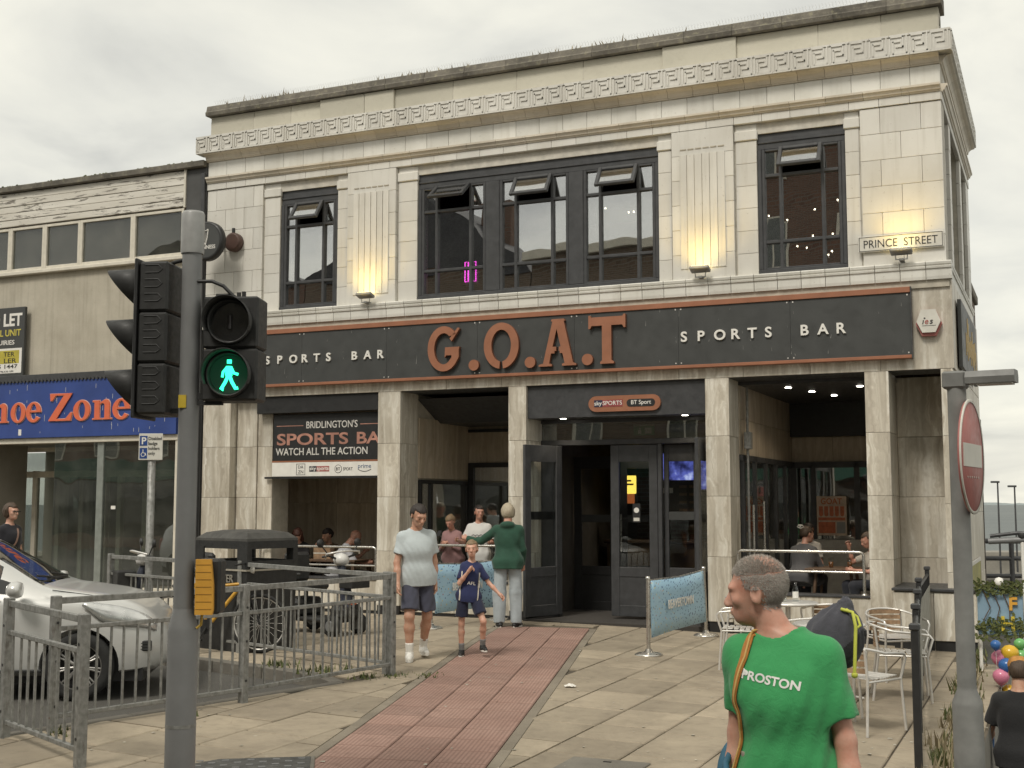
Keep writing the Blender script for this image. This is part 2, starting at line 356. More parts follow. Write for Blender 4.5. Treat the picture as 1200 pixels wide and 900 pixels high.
MATS['alu'] = P('brushed_aluminium', (0.74, 0.72, 0.68), 0.38, 0.55, var=.08)
MATS['steel'] = P('stainless_steel', (0.55, 0.53, 0.49), 0.3, 0.9, var=.08)
MATS['plastic'] = P('black_plastic', (0.021, 0.021, 0.02), 0.55, var=.3, sc=14)
MATS['hoodgrey'] = P('signal_hood', (0.035, 0.035, 0.034), 0.6, var=.25, sc=14)
MATS['tyre'] = P('tyre_rubber', (0.02, 0.02, 0.019), 0.85, var=.2)
MATS['yellow'] = P('push_button_yellow', (0.66, 0.34, 0.05), 0.5, var=.1)
MATS['blue_sign'] = P('shop_blue', (0.030, 0.062, 0.235), 0.45, var=.14, sc=2)
MATS['orange'] = P('letter_orange', (0.66, 0.145, 0.065), 0.5, var=.06)
MATS['pale_edge'] = P('letter_edge', (0.62, 0.42, 0.36), 0.5, var=.06)
MATS['wood'] = P('slat_wood', (0.30, 0.195, 0.115), 0.6, var=.3, sc=20)
MATS['darkwood'] = P('table_wood', (0.10, 0.06, 0.035), 0.6, var=.3, sc=14)
MATS['red'] = P('sign_red', (0.38, 0.135, 0.12), 0.55, var=.15, sc=7)
MATS['dull_white'] = P('sign_white_faded', (0.60, 0.58, 0.52), 0.6, var=.08)
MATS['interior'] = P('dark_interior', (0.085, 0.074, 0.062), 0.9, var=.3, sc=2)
MATS['interior_mid'] = P('interior_brown', (0.20, 0.14, 0.09), 0.9, var=.3, sc=2)
MATS['glass'] = mat_glass('window_glass', (0.8, 0.82, 0.82), 0.98, .40, dirt=.015)
MATS['dullglass'] = mat_glass('dull_glass', (0.72, 0.74, 0.72), 0.85, .08, dirt=.10)
MATS['shopglass'] = mat_glass('shop_glass', (0.72, 0.76, 0.74), 0.95, .19, dirt=.07)
MATS['carglass'] = mat_glass('car_glass', (0.45, 0.48, 0.48), 1.0, .07)
MATS['clearglass'] = mat_glass('clear_glass', (0.92, 0.94, 0.94), 1.0, .04)
MATS['slate'] = P('dark_roof', (0.05, 0.05, 0.055), 0.8, var=.3)
def m_leaf(name, a, b):
    t = NT(name); g = t.n('ShaderNodeNewGeometry'); c = t.ramp(g.outputs['Random Per Island'], (0.0, a), (1.0, b)); return t.set(c, 0.7)
MATS['weed'] = m_leaf('weed_green', (0.045, 0.065, 0.018), (0.13, 0.14, 0.04)); MATS['dryweed'] = m_leaf('dry_weed', (0.14, 0.11, 0.06), (0.30, 0.25, 0.15))
def m_brick(name, a, b, mort):
    t = NT(name); q = t.n('ShaderNodeTexBrick'); t.l(t.co(), q.inputs['Vector'])
    mp = t.co((1, 1, 1)); 
    q.inputs['Color1'].default_value = (*a, 1); q.inputs['Color2'].default_value = (*b, 1); q.inputs['Mortar'].default_value = (*mort, 1); q.inputs['Scale'].default_value = 1.0; q.inputs['Brick Width'].default_value = .225; q.inputs['Row Height'].default_value = .075; q.inputs['Mortar Size'].default_value = .01
    sx = t.n('ShaderNodeSeparateXYZ'); t.l(t.tc.outputs['Object'], sx.inputs[0]); cb = t.n('ShaderNodeCombineXYZ'); t.l(t.math('ADD', sx.outputs[0], sx.outputs[1]), cb.inputs[0]); t.l(sx.outputs[2], cb.inputs[1]); t.l(cb.outputs[0], q.inputs['Vector'])
    return t.set(q.outputs['Color'], .9)
MATS['brick'] = m_brick('brick_wall', (0.12, 0.065, 0.045), (0.17, 0.09, 0.062), (0.15, 0.13, 0.11)); MATS['brickb'] = m_brick('brown_brick_wall', (0.10, 0.066, 0.045), (0.15, 0.10, 0.07), (0.17, 0.15, 0.12))
# ================================================================== the pub
M = MATS
pub = empty('pub_building', PO, PANG, 'cream tiled corner pub with greek key frieze and travertine ground floor', 'building')
def part(name, mat, parent=pub): return lambda mb, fix=False: mb.build(name, mat, parent, fix=fix)
def slabs(name, mat, parent, x0, x1, z0, z1, yf, t, nx, nz, gap=0.004, stagger=False, c=0.004, widths=None):
    """pieces of cladding on a face that looks towards -y"""
    hz = (z1-z0)/nz
    for j in range(nz):
        if stagger and j % 2: xs = [x0]+[x0+(x1-x0)*(i+.5)/nx for i in range(nx)]+[x1]
        else: xs = [x0+(x1-x0)*i/nx for i in range(nx+1)]
        for a, b in zip(xs[:-1], xs[1:]):
            dy = random.uniform(-.0015, .0015)
            MB().box(a+gap/2, b-gap/2, yf+dy, yf+t, z0+j*hz+gap/2, z0+(j+1)*hz-gap/2, c).build(name, mat, parent)
def slabs_x(name, mat, parent, xf, t, y0, y1, z0, z1, ny, nz, gap=0.004, c=0.004, sgn=1):
    """pieces of cladding on a face that looks towards +x (sgn 1) or -x"""
    hz = (z1-z0)/nz; hy = (y1-y0)/ny
    for j in range(nz):
        for i in range(ny):
            MB().box(xf-sgn*t, xf+random.uniform(-.0015, .0015), y0+i*hy+gap/2, y0+(i+1)*hy-gap/2, z0+j*hz+gap/2, z0+(j+1)*hz-gap/2, c).build(name, mat, parent)

# ---- upper wall: core boxes round the windows, faience blocks in front
WIN = [(-10.52, -9.40), (-7.92, -3.94), (-2.49, -1.27)]
ZW0, ZW1 = 4.92, 6.93
core = MB()
for a, b in [(-12.0, -10.52), (-9.40, -7.92), (-3.94, -2.49), (-1.27, 0.0)]: core.box(a, b, .05, .40, 4.72, ZW1)
core.box(-12.0, 0.0, .05, .40, ZW1, 8.3)
core.box(-12.0, 0.0, .053, .40, 4.55, ZW0-.015)
uw = core.build('upper_wall', M['joint'], pub)
F = M['faience']
slabs('block', F, uw, -12.0, -10.85, 4.90, 7.08, 0.0, .06, 3, 6, stagger=True)
slabs('block', F, uw, -1.06, 0.0, 4.90, 7.08, 0.0, .06, 2, 6, stagger=True)
for a, b in [(-10.83, -10.52), (-9.40, -9.20), (-8.26, -7.92), (-3.94, -3.74), (-2.79, -2.49), (-1.27, -1.08)]:      # strips beside the windows
    slabs('block', F, uw, a, b, 4.90, 6.84, .035, .05, 1, 6)
    MB().box(a-.015, b+.015, .012, .08, 6.845, 6.99, .012).build('pilaster_cap', F, uw)
    MB().box(a, b, .04, .08, 6.99, 7.08, .004).build('block', F, uw)
for a, b in [(-9.18, -8.28), (-3.72, -2.81)]:                                                                     # fluted panels
    slabs('block', F, uw, a, b, 4.90, 7.08, -.025, .075, 1, 6)
    n = 6; w = (b-a-.24)/n
    for i in range(n):
        x0 = a+.12+i*w; h0 = -.028-.0015*(2.5-abs(i-2.5)); mb = MB(); prof = []
        for k in range(9):
            q = k/8; prof.append((x0+.006+q*(w-.012), h0-.003*math.cos((q-.5)*math.pi*2)*-1-.010))
        vs = []
        for z in (5.06, 6.72):
            vs += [(x, y+(.0), z) for x, y in prof]+[(x0+w-.006, -.02, z), (x0+.006, -.02, z)]
        m = 11; fs = [(k, k+1, m+k+1, m+k) for k in range(m-1)]+[(m-1, 0, m, 2*m-1), tuple(range(m))[::-1], tuple(range(m, 2*m))]
        mb.add(vs, fs, 0); mb.build('flute', F, uw, fix=True)
        MB().box(x0+.012, x0+w-.012, -.034, -.02, 6.80, 6.815).build('flute_shadow', M['mortar'], uw)  # darker strip, colours in the shadow dash above each flute
# lintel band, moulding, frieze
slabs('band_block', F, uw, -12.0, 0.0, 7.085, 7.20, -.02, .09, 30, 1)
def run(name, mat, prof, n, x0, x1, parent, gap=.005, side_to=None):
    """a moulded course: profile points (y, z), cut into n pieces that share one mesh; side_to gives its return along the side wall"""
    w = (x1-x0)/n; mb = MB(); k = len(prof)
    vs = [(gap/2, y, z) for y, z in prof]+[(w-gap/2, y, z) for y, z in prof]
    mb.add(vs, [(i, (i+1) % k, (i+1) % k+k, i+k) for i in range(k)]+[tuple(range(k))[::-1], tuple(range(k, 2*k))], 0)
    me = mb.build(name, mat, parent, (x0, 0, 0), fix=True).data
    for i in range(1, n): link(name, me, parent, (x0+i*w, 0, 0))
    if side_to:
        for i in range(int(side_to/w)): link(name, me, parent, (-.004, w*i+.004, 0), (0, 0, R(90)))
mould = [(.06, 7.20), (-.03, 7.20), (-.035, 7.22), (-.055, 7.225), (-.06, 7.245), (-.075, 7.27), (-.09, 7.275), (-.092, 7.305), (.06, 7.31)]
run('moulding_block', M['faience_warm'], mould, 24, -12.0, 0.0, uw, side_to=5.0)
slabs('frieze_block', M['faience_white'], uw, -12.0, 0.0, 7.315, 7.585, .0, .06, 31, 1)
cyma = [(.06, 7.585), (-.025, 7.585), (-.03, 7.602), (-.045, 7.605), (-.052, 7.63), (-.068, 7.66), (-.098, 7.683), (-.135, 7.69), (-.15, 7.70), (.06, 7.70)]
run('cornice_block', M['faience_warm'], cyma, 32, -12.02, 0.0, uw, side_to=5.0)
# greek key frieze, one block per key
kw = .262; kh = .30
def key_mesh():
    mb = MB(); mb.box(.0008, kw-.0008, -.165, .05, 7.703, 8.0); s = .019
    mb.box(.003, kw-.003, -.178, -.163, 7.975, 8.0); mb.box(.003, kw-.003, -.178, -.163, 7.703, 7.728)
    def path(pts):
        for (a, b), (c, d) in zip(pts[:-1], pts[1:]):
            X0, X1 = sorted((a, c)); Z0, Z1 = sorted((b, d))
            mb.box(X0*kw-s/2, X1*kw+s/2, -.179, -.164, 7.735+Z0*.235-s/2, 7.735+Z1*.235+s/2)
    path([(.04, .02), (.04, .98), (.68, .98), (.68, .40), (.36, .40)]); path([(.86, .98), (.86, .0), (.20, .0), (.20, .70), (.52, .70)])
    return mb.mesh('key_block', F)
km = key_mesh(); nk = 47
kp = MB().box(-12.12, .14, -.155, .05, 7.71, 7.99).build('key_frieze', M['mortar'], pub)
for i in range(nk): link('key_block', km, kp, (-12.14+i*(12.30/nk), 0, 0)).scale = (12.30/nk/kw, 1, 1)
for i in range(19): link('key_block', km, kp, (-.005, -.125+i*kw, 0), (0, 0, R(90)))
# parapet and coping
pw = MB().box(-12.0, .0, .07, .4, 7.9, 8.38).build('parapet', M['mortar'], pub)
xs = [-12.0, -11.1, -10.35, -9.75, -8.9, -8.35, -7.3, -6.2, -5.1, -3.85, -2.75, -1.6, -.75, 0.0]
for a, b in zip(xs[:-1], xs[1:]):
    y = .0 if (abs(a+9.75) < .01 or abs(a+8.9) < .01 or abs(a+3.85) < .01) else .045
    MB().box(a+.003, b-.003, y, .08, 8.0, 8.39, .006).build('parapet_panel', M['parapet'], pw)
cop = [(.45, 8.40), (-.05, 8.40), (-.06, 8.46), (-.035, 8.485), (-.03, 8.505), (-.015, 8.57), (.0, 8.585), (.45, 8.60)]
run('coping_stone', M['coping'], cop, 17, -12.05, .05, pw)
for i in range(34):                                         # weeds and moss lumps on the coping
    pass
wd = MB()
for i in range(260):
    x = random.choice((random.uniform(-12, 0), random.gauss(-7.9, .35), random.gauss(-5.2, .8), random.gauss(-10.5, .4)))
    if not -12 < x < 0: continue
    x = x; h = random.uniform(.02, .07)*(2.2 if random.random() < .08 else 1); y = random.uniform(-.02, .3); d = random.uniform(-.05, .05)
    wd.add([(x-.012, y, 8.58), (x+.012, y, 8.58), (x+d, y+random.uniform(-.03, .03), 8.59+h)], [(0, 1, 2)])
tag(wd.build('coping_weeds', M['dryweed'], pub), kind='stuff')
sp = MB()
for i in range(260):
    x = -11.9+i*.046; y = .06; 
    for dx, dy in ((-.03, -.02), (.03, .02)): sp.tube([(x, y, 8.58), (x+dx, y+dy, 8.69)], .0012, 3, cap=False)
tag(sp.build('bird_spikes', M['steel'], pub), kind='stuff')

# side wall round the corner
sw = MB()
for a, b in [(0.05, .45), (1.15, 1.45), (3.2, 3.5), (4.6, 5.2)]: sw.box(-.35, -.06, a, b, 4.9, 7.08)
sw.box(-.35, -.055, .4, 5.2, 7.08, 8.3); sw.box(-.35, -.055, .4, 5.2, 4.5, 4.92); sw.box(-3.5, -.36, .45, 5.19, 7.3, 8.29)
sw = sw.build('side_wall', M['mortar'], pub)
slabs_x('block', F, sw, -.002, .055, .065, .45, 4.9, 7.08, 1, 6); slabs_x('block', F, sw, -.002, .055, 1.15, 1.45, 4.9, 7.08, 1, 6); slabs_x('block', F, sw, -.002, .055, 3.2, 3.5, 4.9, 7.08, 1, 6); slabs_x('block', F, sw, -.002, .055, 4.6, 5.2, 4.9, 7.08, 1, 6)
slabs_x('frieze_block', M['faience_white'], sw, -.002, .05, .065, 5.2, 7.315, 7.585, 12, 1); slabs_x('band_block', F, sw, .01, .06, .0, 5.2, 7.085, 7.2, 12, 1)
slabs_x('parapet_panel', M['parapet'], sw, -.045, .05, .085, 5.2, 8.0, 8.39, 5, 1)
for a, b in [(.45, 1.15), (1.45, 3.2), (3.5, 4.6)]:
    MB().box(-.30, -.25, a, b, 4.92, 7.08).build('side_window', M['charcoal'], sw)

# ---- string course between the floors
sc_ = MB().box(-12.0, .03, -.03, .3, 4.56, 4.90).build('string_course', M['mortar'], pub)
prof = [(.05, 4.66), (-.062, 4.66), (-.068, 4.70), (-.068, 4.80), (-.085, 4.805), (-.09, 4.83), (-.075, 4.84), (-.09, 4.855), (-.095, 4.885), (-.08, 4.90), (.05, 4.915)]
run('course_block', M['faience_white'], prof, 37, -12.0, .07, sc_, gap=.008)
for i in range(14): link('course_block', sc_.children[0].data, sc_, (-.028, .02+.33*i, 0), (0, 0, R(90)))

# ---- fascia of travertine with the opening below
fa = MB().box(-12.0, .0, .03, .5, 3.50, 4.66).build('fascia', M['mortar'], pub)
xs = [-12.0+12.05*i/13 for i in range(14)]
for a, b in zip(xs[:-1], xs[1:]): MB().box(a+.002, b-.002, .0, .04, 3.48, 4.655, .003).build('fascia_slab', M['travertine'], fa)
slabs_x('fascia_slab', M['travertine'], fa, .055, .05, .0, 5.2, 3.48, 4.655, 5, 1)
MB().box(.0, .0551, .03, .0305, 3.5, 4.6).build('fascia_end', M['mortar'], fa)
soff = MB().box(-12.0, .0, .04, .6, 3.47, 3.499).build('soffit', M['charcoal'], pub)

# ---- columns
def column(x0, x1, depth, z0=0.0, zt=3.478):
    c = MB().box(x0+.03, x1-.03, .03, depth, z0-.3, zt).build('column', M['mortar'], pub)
    MB().box(x0+.01, x1-.005, .012, depth+.01, z0-.3, z0+.14, .004).build('plinth', M['black'], c)
    zs = [z0+.14, .98, 1.82, 2.66, zt]
    for a, b in zip(zs[:-1], zs[1:]):
        MB().box(x0, x1-.03, 0, .035, a+.002, b-.002, .004).build('slab', M['travertine'], c)
        MB().box(x1-.035, x1, .002, depth*.5, a+.002, b-.002, .004).build('slab', M['travertine'], c)
        MB().box(x1-.036, x1-.002, depth*.5+.004, depth, a+.002, b-.002, .004).build('slab', M['travertine'], c)
        MB().box(x0, x0+.03, .04, depth, a+.002, b-.002, .004).build('slab', M['travertine'], c)
    return c
column(-8.58, -8.18, .60); column(-6.32, -6.03, .64, -.01); column(-3.28, -2.94, .57, -.05); column(-1.09, -.78, .80, -.12)
# left pier in two planes
pr = MB().box(-11.98, -10.72, .22, .7, -.2, 3.478).build('pier', M['mortar'], pub)
for a, b in [(.1, .98), (.98, 1.82), (1.82, 2.66), (2.66, 3.477)]:
    MB().box(-11.98, -11.42, 0.0, .21, a+.002, b-.002, .004).build('slab', M['travertine'], pr)
    MB().box(-11.40, -11.0, .17, .22, a+.002, b-.002, .004).build('slab', M['travertine'], pr)
    MB().box(-10.99, -10.70, .19, .235, a+.002, b-.002, .004).build('slab', M['travertine'], pr)
MB().box(-11.97, -10.71, .02, .69, -.2, .1).build('plinth', M['black'], pr)
# right hand recess and its low wall
rw = MB().box(-.80, .0, 1.05, 1.2, -.4, 3.478).build('recess_wall', M['mortar'], pub)
slabs('slab', M['travertine'], rw, -.80, .0, .14, 3.477, 1.0, .05, 1, 4)
rc = MB().box(-.12, .0, .03, 1.1, -.4, 3.478).build('corner_pier', M['mortar'], pub)
slabs_x('slab', M['travertine'], rc, .03, .03, .0, 1.1, -.05, 3.477, 1, 4); slabs('slab', M['travertine'], rc, -.12, .0, -.05, 3.477, 0, .03, 1, 4)
lw = MB().box(-.76, .22, -.18, .98, -.5, .60).build('low_wall', M['mortar'], pub)
for a, b in [(-.775, -.28), (-.275, .235)]:
    MB().box(a+.002, b-.002, -.22, -.175, -.02, .58, .004).build('slab', M['travertine'], lw)
    MB().box(a+.002, b-.002, -.20, -.176, -.5, -.022).build('plinth', M['black'], lw)
slabs_x('slab', M['travertine'], lw, .25, .03, -.2, 1.0, -.02, .58, 2, 1)
MB().box(-.79, .265, -.245, 1.0, .60, .635, .006).build('wall_cap', M['charcoal'], lw)
# side elevation of the ground floor and the buildings behind it
gs = MB().box(-.30, .03, 1.1, 5.2, -1.6, 3.478).build('side_ground_wall', M['mortar'], pub)
slabs_x('slab', M['travertine'], gs, .055, .025, 1.1, 5.2, -.3, 3.477, 4, 4)
MB().box(-11.9, -.4, 5.6, 5.7, -.3, 8.3).build('rear_wall', M['brickb'], pub)

# ---- first floor windows
def window(x0, x1, mods):
    """mods: list of (x0, x1); each module is narrow | wide | narrow over three rows with a top hung light"""
    fr = MB(); y0, y1 = .07, .16; z0, z1 = ZW0, ZW1; zt = 6.70
    fr.box(x0, x1, y0+.012, y1, zt, z1, .008); fr.box(x0, x1, y0-.005, y0+.02, zt+.09, zt+.12, .004)
    fr.box(x0, x1, y0-.03, y1, z0-.012, z0+.055, .008)
    prev = x0
    for a, b in mods:
        if a > prev+.01: fr.box(prev, a, y0-.012, y1, z0+.055, zt, .01)
        prev = b
    if x1 > prev+.01: fr.box(prev, x1, y0-.012, y1, z0+.055, zt, .01)
    w = []
    for a, b in mods:
        n = (b-a)*.235; t = .045; xs = [a, a+n, b-n, b]; zs = [z0+.055, 5.37, 6.32, zt]
        for x, hw in ((a, t), (b, -t)): fr.box(x, x+hw, y0, y1, zs[0], zt, .006)
        for x in xs[1:3]: fr.box(x-t/2, x+t/2, y0, y1, zs[0], zt, .006)
        for z in zs[1:3]: fr.box(a+t, b-t, y0+.003, y1-.003, z-t/2, z+t/2, .006)
        fr.box(a+t, b-t, y0+.003, y1-.003, zs[0], zs[0]+.03, .006); fr.box(a+t, b-t, y0+.003, y1-.003, zt-.03, zt, .006)
        w.append((xs, zs))
    wo = fr.build('window', M['charcoal'], pub)
    for k, (xs, zs) in enumerate(w):
        for i in range(3):
            for j in range(3):
                if i == 1 and j == 2:
                    a, b = xs[1]-.01, xs[2]+.01; h = zs[3]-zs[2]; q = MB(); t = .055
                    q.box(a, a+t, -.03, .02, -h, 0, .006); q.box(b-t, b, -.03, .02, -h, 0, .006); q.box(a+t, b-t, -.03, .02, -t, 0, .006); q.box(a+t, b-t, -.03, .02, -h, -h+t, .006)
                    ang = R(-(52 if len(w) > 1 and k == 0 else 34)); 
                    ob = q.build('opening_light', M['charcoal'], wo, (0, y0-.005, zs[3]), (ang, 0, 0))
                    MB().box(a+t, b-t, -.008, -.002, -h+t, -t).build('pane', M['glass'], ob) if False else MB().box(a+t, b-t, -.008, -.002, -h+t, -t).build('light_pane', M['glass'], wo, (0, y0-.005, zs[3]), (ang, 0, 0))
                else:
                    th = random.uniform(-.004, .004); cx, cz = (xs[i]+xs[i+1])/2, (zs[j]+zs[j+1])/2; hx, hz = (xs[i+1]-xs[i])/2-.015, (zs[j+1]-zs[j])/2-.015
                    MB().box(-hx, hx, -.003, .003, -hz, hz).build('pane', M['glass'], wo, (cx, .12, cz), (random.uniform(-.004, .004), 0, th))
    return wo
window(-10.52, -9.40, [(-10.46, -9.46)]); window(-7.92, -3.94, [(-7.86, -6.74), (-6.50, -5.36), (-5.12, -4.0)]); window(-2.49, -1.27, [(-2.43, -1.33)])
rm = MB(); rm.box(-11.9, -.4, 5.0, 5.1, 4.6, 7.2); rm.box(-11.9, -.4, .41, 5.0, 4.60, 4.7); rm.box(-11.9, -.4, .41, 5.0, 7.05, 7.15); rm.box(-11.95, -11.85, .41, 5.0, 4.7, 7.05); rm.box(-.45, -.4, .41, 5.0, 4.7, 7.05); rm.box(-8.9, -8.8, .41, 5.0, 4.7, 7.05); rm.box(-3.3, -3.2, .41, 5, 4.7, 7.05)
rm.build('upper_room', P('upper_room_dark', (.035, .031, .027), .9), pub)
bulb = mat_emit('bulb', (1.0, 0.86, 0.62), 9.0)
fl = empty('string_lights', W(-2.6, 1.2, 4.9), PANG, 'string of small bulbs behind the right hand upper window', 'lights')
for x, z in [(-2.38, 5.95), (-2.13, 5.88), (-1.72, 5.98), (-1.42, 6.12), (-1.78, 5.62), (-1.48, 5.6), (-2.0, 5.48), (-1.87, 5.45), (-1.5, 5.35), (-1.55, 5.3)]:
    MB().lathe([(.001, -.014), (.011, -.006), (.013, .003), (.008, .012), (.002, .015)], (x*1.02+2.6-.1, -.2+random.uniform(-.1, .1), z-4.9), 8).build('bulb', bulb, fl)
MB().tube([(-.05, -.2, 1.9), (.4, -.2, 1.25), (1.2, -.2, 1.35)], .004, 5).build('cable', M['black'], fl)
fl2 = empty('string_lights', W(-4.6, 1.2, 4.9), PANG, 'few bulbs glowing behind the middle upper window', 'lights')
for x, z in [(-4.92, 6.3), (-4.55, 6.2), (-4.47, 6.2), (-4.02, 6.02)]:
    MB().lathe([(.001, -.014), (.011, -.006), (.013, .003), (.008, .012), (.002, .015)], (x*1.03+4.6, -.3, z-4.9), 8).build('bulb', bulb, fl2)
MB().tube([(-.5, -.3, 1.43), (0, -.3, 1.33), (.45, -.3, 1.16)], .004, 5).build('cable', M['black'], fl2)
ne = empty('neon_sign', W(-7.40, .9, 5.32), PANG, 'small pink neon sign glowing behind the middle upper window', 'sign')
nm = mat_emit('neon_pink', (1.0, 0.08, 0.75), 3.2)
for i, x in enumerate((-.07, 0, .07)):
    MB().tube([(x-.028, 0, 0), (x-.028, 0, .32), (x+.028, 0, .32), (x+.028, 0, 0), (x-.028, 0, 0)], .009, 6).build('tube', nm, ne)
MB().box(-.13, .13, .03, .04, -.03, .35).build('backing', M['black'], ne)

# ---- big sign board
sg = empty('sign_board', W(-6.0, -.06, 4.1), PANG, 'long charcoal sign board with copper edges and large copper letters', 'sign')
def SL(x): return x+6.0
sx0, sx1 = -11.55, -.46
nb = 7; w = (sx1-sx0)/nb
for i in range(nb): MB().box(SL(sx0+i*w)+.001, SL(sx0+(i+1)*w)-.001, -.035, .05, -.43, .40, .002).build('panel', M['signblack'], sg)
MB().box(SL(sx0), SL(sx1), -.055, .05, .40, .475, .004).build('copper_edge', M['copper'], sg)
MB().box(SL(sx0), SL(sx1), -.055, .05, -.475, -.43, .004).build('copper_edge', M['copper'], sg)
MB().box(SL(sx1), SL(sx1)+.012, -.058, .05, -.477, .477).build('end_cap', M['charcoal'], sg)
for i in range(nb+1):
    for dx in ((-.04, .04) if 0 < i < nb else ((.04,) if i == 0 else (-.04,))):
        for z in (-.40, .37): MB().lathe([(.011, -.003), (.008, .003)], (SL(sx0+i*w)+dx, -.037, z), 8, axis='y').build('bolt', M['alu'], sg)
def spaced(word, xa, xb, z, size):
    n = len(word)
    for i, ch in enumerate(word):
        if ch == ' ': continue
        text('letter', ch, M['white'], sg, (SL(xa+(xb-xa)*i/(n-1))-size*.36, -.045, z), size, .03, bold=.022, sx=1.05)
spaced('SPORTS BAR', -10.60, -8.48, -.095, .185); spaced('SPORTS BAR', -3.52, -1.36, -.095, .20)
scm = MB()
for i in range(60):
    x = random.uniform(sx0+.2, sx1-.1); z = random.uniform(-.40, .36); hh = random.uniform(.01, .07)*(2.5 if random.random() < .12 else 1); scm.add([(SL(x), -.0365, z), (SL(x)+random.uniform(.003, .010), -.0365, z), (SL(x)+random.uniform(-.01, .02), -.0365, z+hh)], [(0, 1, 2)])
tag(scm.build('weather_marks', P('bird_marks', (.26, .26, .24), .8), sg), kind='stuff')
def arc(cx, cz, rx, rz, a0, a1, n=22): return [(cx+rx*math.cos(R(a0+(a1-a0)*i/n)), cz+rz*math.sin(R(a0+(a1-a0)*i/n))) for i in range(n+1)]
def raised(polys, x, z, sc_x, sc_z):
    mb = MB()
    for p in polys: mb.prism([(a*sc_x, b*sc_z) for a, b in p], -.03, .03, 0, mi_side=1)
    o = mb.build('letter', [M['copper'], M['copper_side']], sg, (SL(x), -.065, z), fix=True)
LH = .70; zb = -.36
# G with slab terminal, O with a notch, A, T; unit height 1
gout = arc(.40, .5, .40, .5, 38, 325, 40); gin = arc(.40, .5, .235, .345, 325, 52, 36)
raised([gout+[(.78, .30), (.78, .46), (.80, .53), (.44, .53), (.43, .30), (.47, .35), (.60, .35), (.60, .25)]+gin+[(.56, .66), (.60, .66), (.72, .90)][1:1]], -7.62, zb, .70*.98, LH)
raised([arc(.71, .83, .14, .02, 0, 0, 1)[:0] or [(.55, .72), (.60, .655), (.80, .93), (.755, .955)]], -7.62, zb, .70*.98, LH)
ro = arc(.40, .5, .40, .5, -84, 264, 56); ri = arc(.40, .5, .225, .345, 263, -83, 50)
raised([ro+ri], -6.66, zb, .70*1.03, LH)
raised([[(.36, 1.0), (.34, .955), (.375, .955), (.16, .06), (.06, .04), (.06, 0), (.36, 0), (.36, .04), (.30, .06), (.34, .27), (.42, .27), (.42, .32), (.46, .32), (.46, .41), (.375, .41), (.47, .79), (.56, .41), (.52, .41), (.52, .32), (.54, .32), (.54, .27), (.60, .27), (.65, .06), (.59, .04), (.59, 0), (.91, 0), (.91, .04), (.84, .06), (.63, .955), (.66, .955), (.64, 1.0)]], -5.80, zb, .70, LH)
raised([[(.0, 1.02), (.0, .74), (.035, .74), (.07, .80), (.29, .80), (.29, .07), (.25, .04), (.25, 0), (.54, 0), (.54, .04), (.49, .07), (.49, .80), (.72, .80), (.755, .74), (.79, .74), (.79, 1.02), (.75, 1.02), (.73, .98), (.06, .98), (.04, 1.02)]], -4.97, zb, .70*1.03, LH)
for x in (-6.83, -5.90, -4.99):
    raised([arc(0, .105, .122, .12, 0, 345, 23)], x, zb, .70, LH)

# ---- uplighters
def uplight(x, z, label, power, tilt=0):
    u = empty('uplighter', W(x, -.10, z), PANG, label, 'light')
    q = MB().box(-.14, .14, -.085, .06, -.025, .025, .01); q.build('housing', M['polegrey'], u, (0, -.06, .04), (R(-18), 0, 0))
    MB().box(-.12, .12, -.07, .05, .0255, .029).build('lens', mat_emit('lamp_lens', (1.0, .78, .33), 6), u, (0, -.06, .04), (R(-18), 0, 0))
    MB().box(-.03, .03, -.07, .09, -.08, -.05, .004).tube([(-.07, -.05, -.06), (-.08, -.06, .02)], .006, 6).tube([(.07, -.05, -.06), (.08, -.06, .02)], .006, 6).box(-.08, .08, -.055, -.045, -.066, -.055).build('bracket', M['galv'], u)
    l = bpy.data.lights.new('uplight_lamp', 'SPOT'); l.energy = power; l.color = (1.0, .68, .16); l.spot_size = R(128); l.spot_blend = .9; l.shadow_soft_size = .14
    o = bpy.data.objects.new('uplight_lamp', l); COL.objects.link(o); o.parent = u; o.location = (0, -.30, .08)
    o.rotation_euler = (R(180-24), 0, 0)
    return u
uplight(-8.74, 4.97, 'lit uplighter under the left fluted panel', 15); uplight(-3.28, 4.97, 'lit uplighter under the right fluted panel', 15); uplight(-.55, 5.00, 'lit uplighter under the street name plate', 14)
# street name plate
sn = empty('street_sign', W(-.57, -.03, 5.20), PANG, 'white street name plate reading PRINCE STREET in black', 'sign')
MB().box(-.55, .55, -.012, .012, -.11, .11, .008).build('plate', M['dull_white'], sn); t = .010
for a in [(-.535, .535, .09, .097), (-.535, .535, -.097, -.09), (-.535, -.528, -.09, .09), (.528, .535, -.09, .09)]: MB().box(a[0], a[1], -.0145, -.0125, a[2], a[3]).build('border', M['black'], sn)
text('lettering', 'PRINCE  STREET', M['black'], sn, (-.475, -.0135, -.055), .155, .004, fit=.95, bold=-.003)
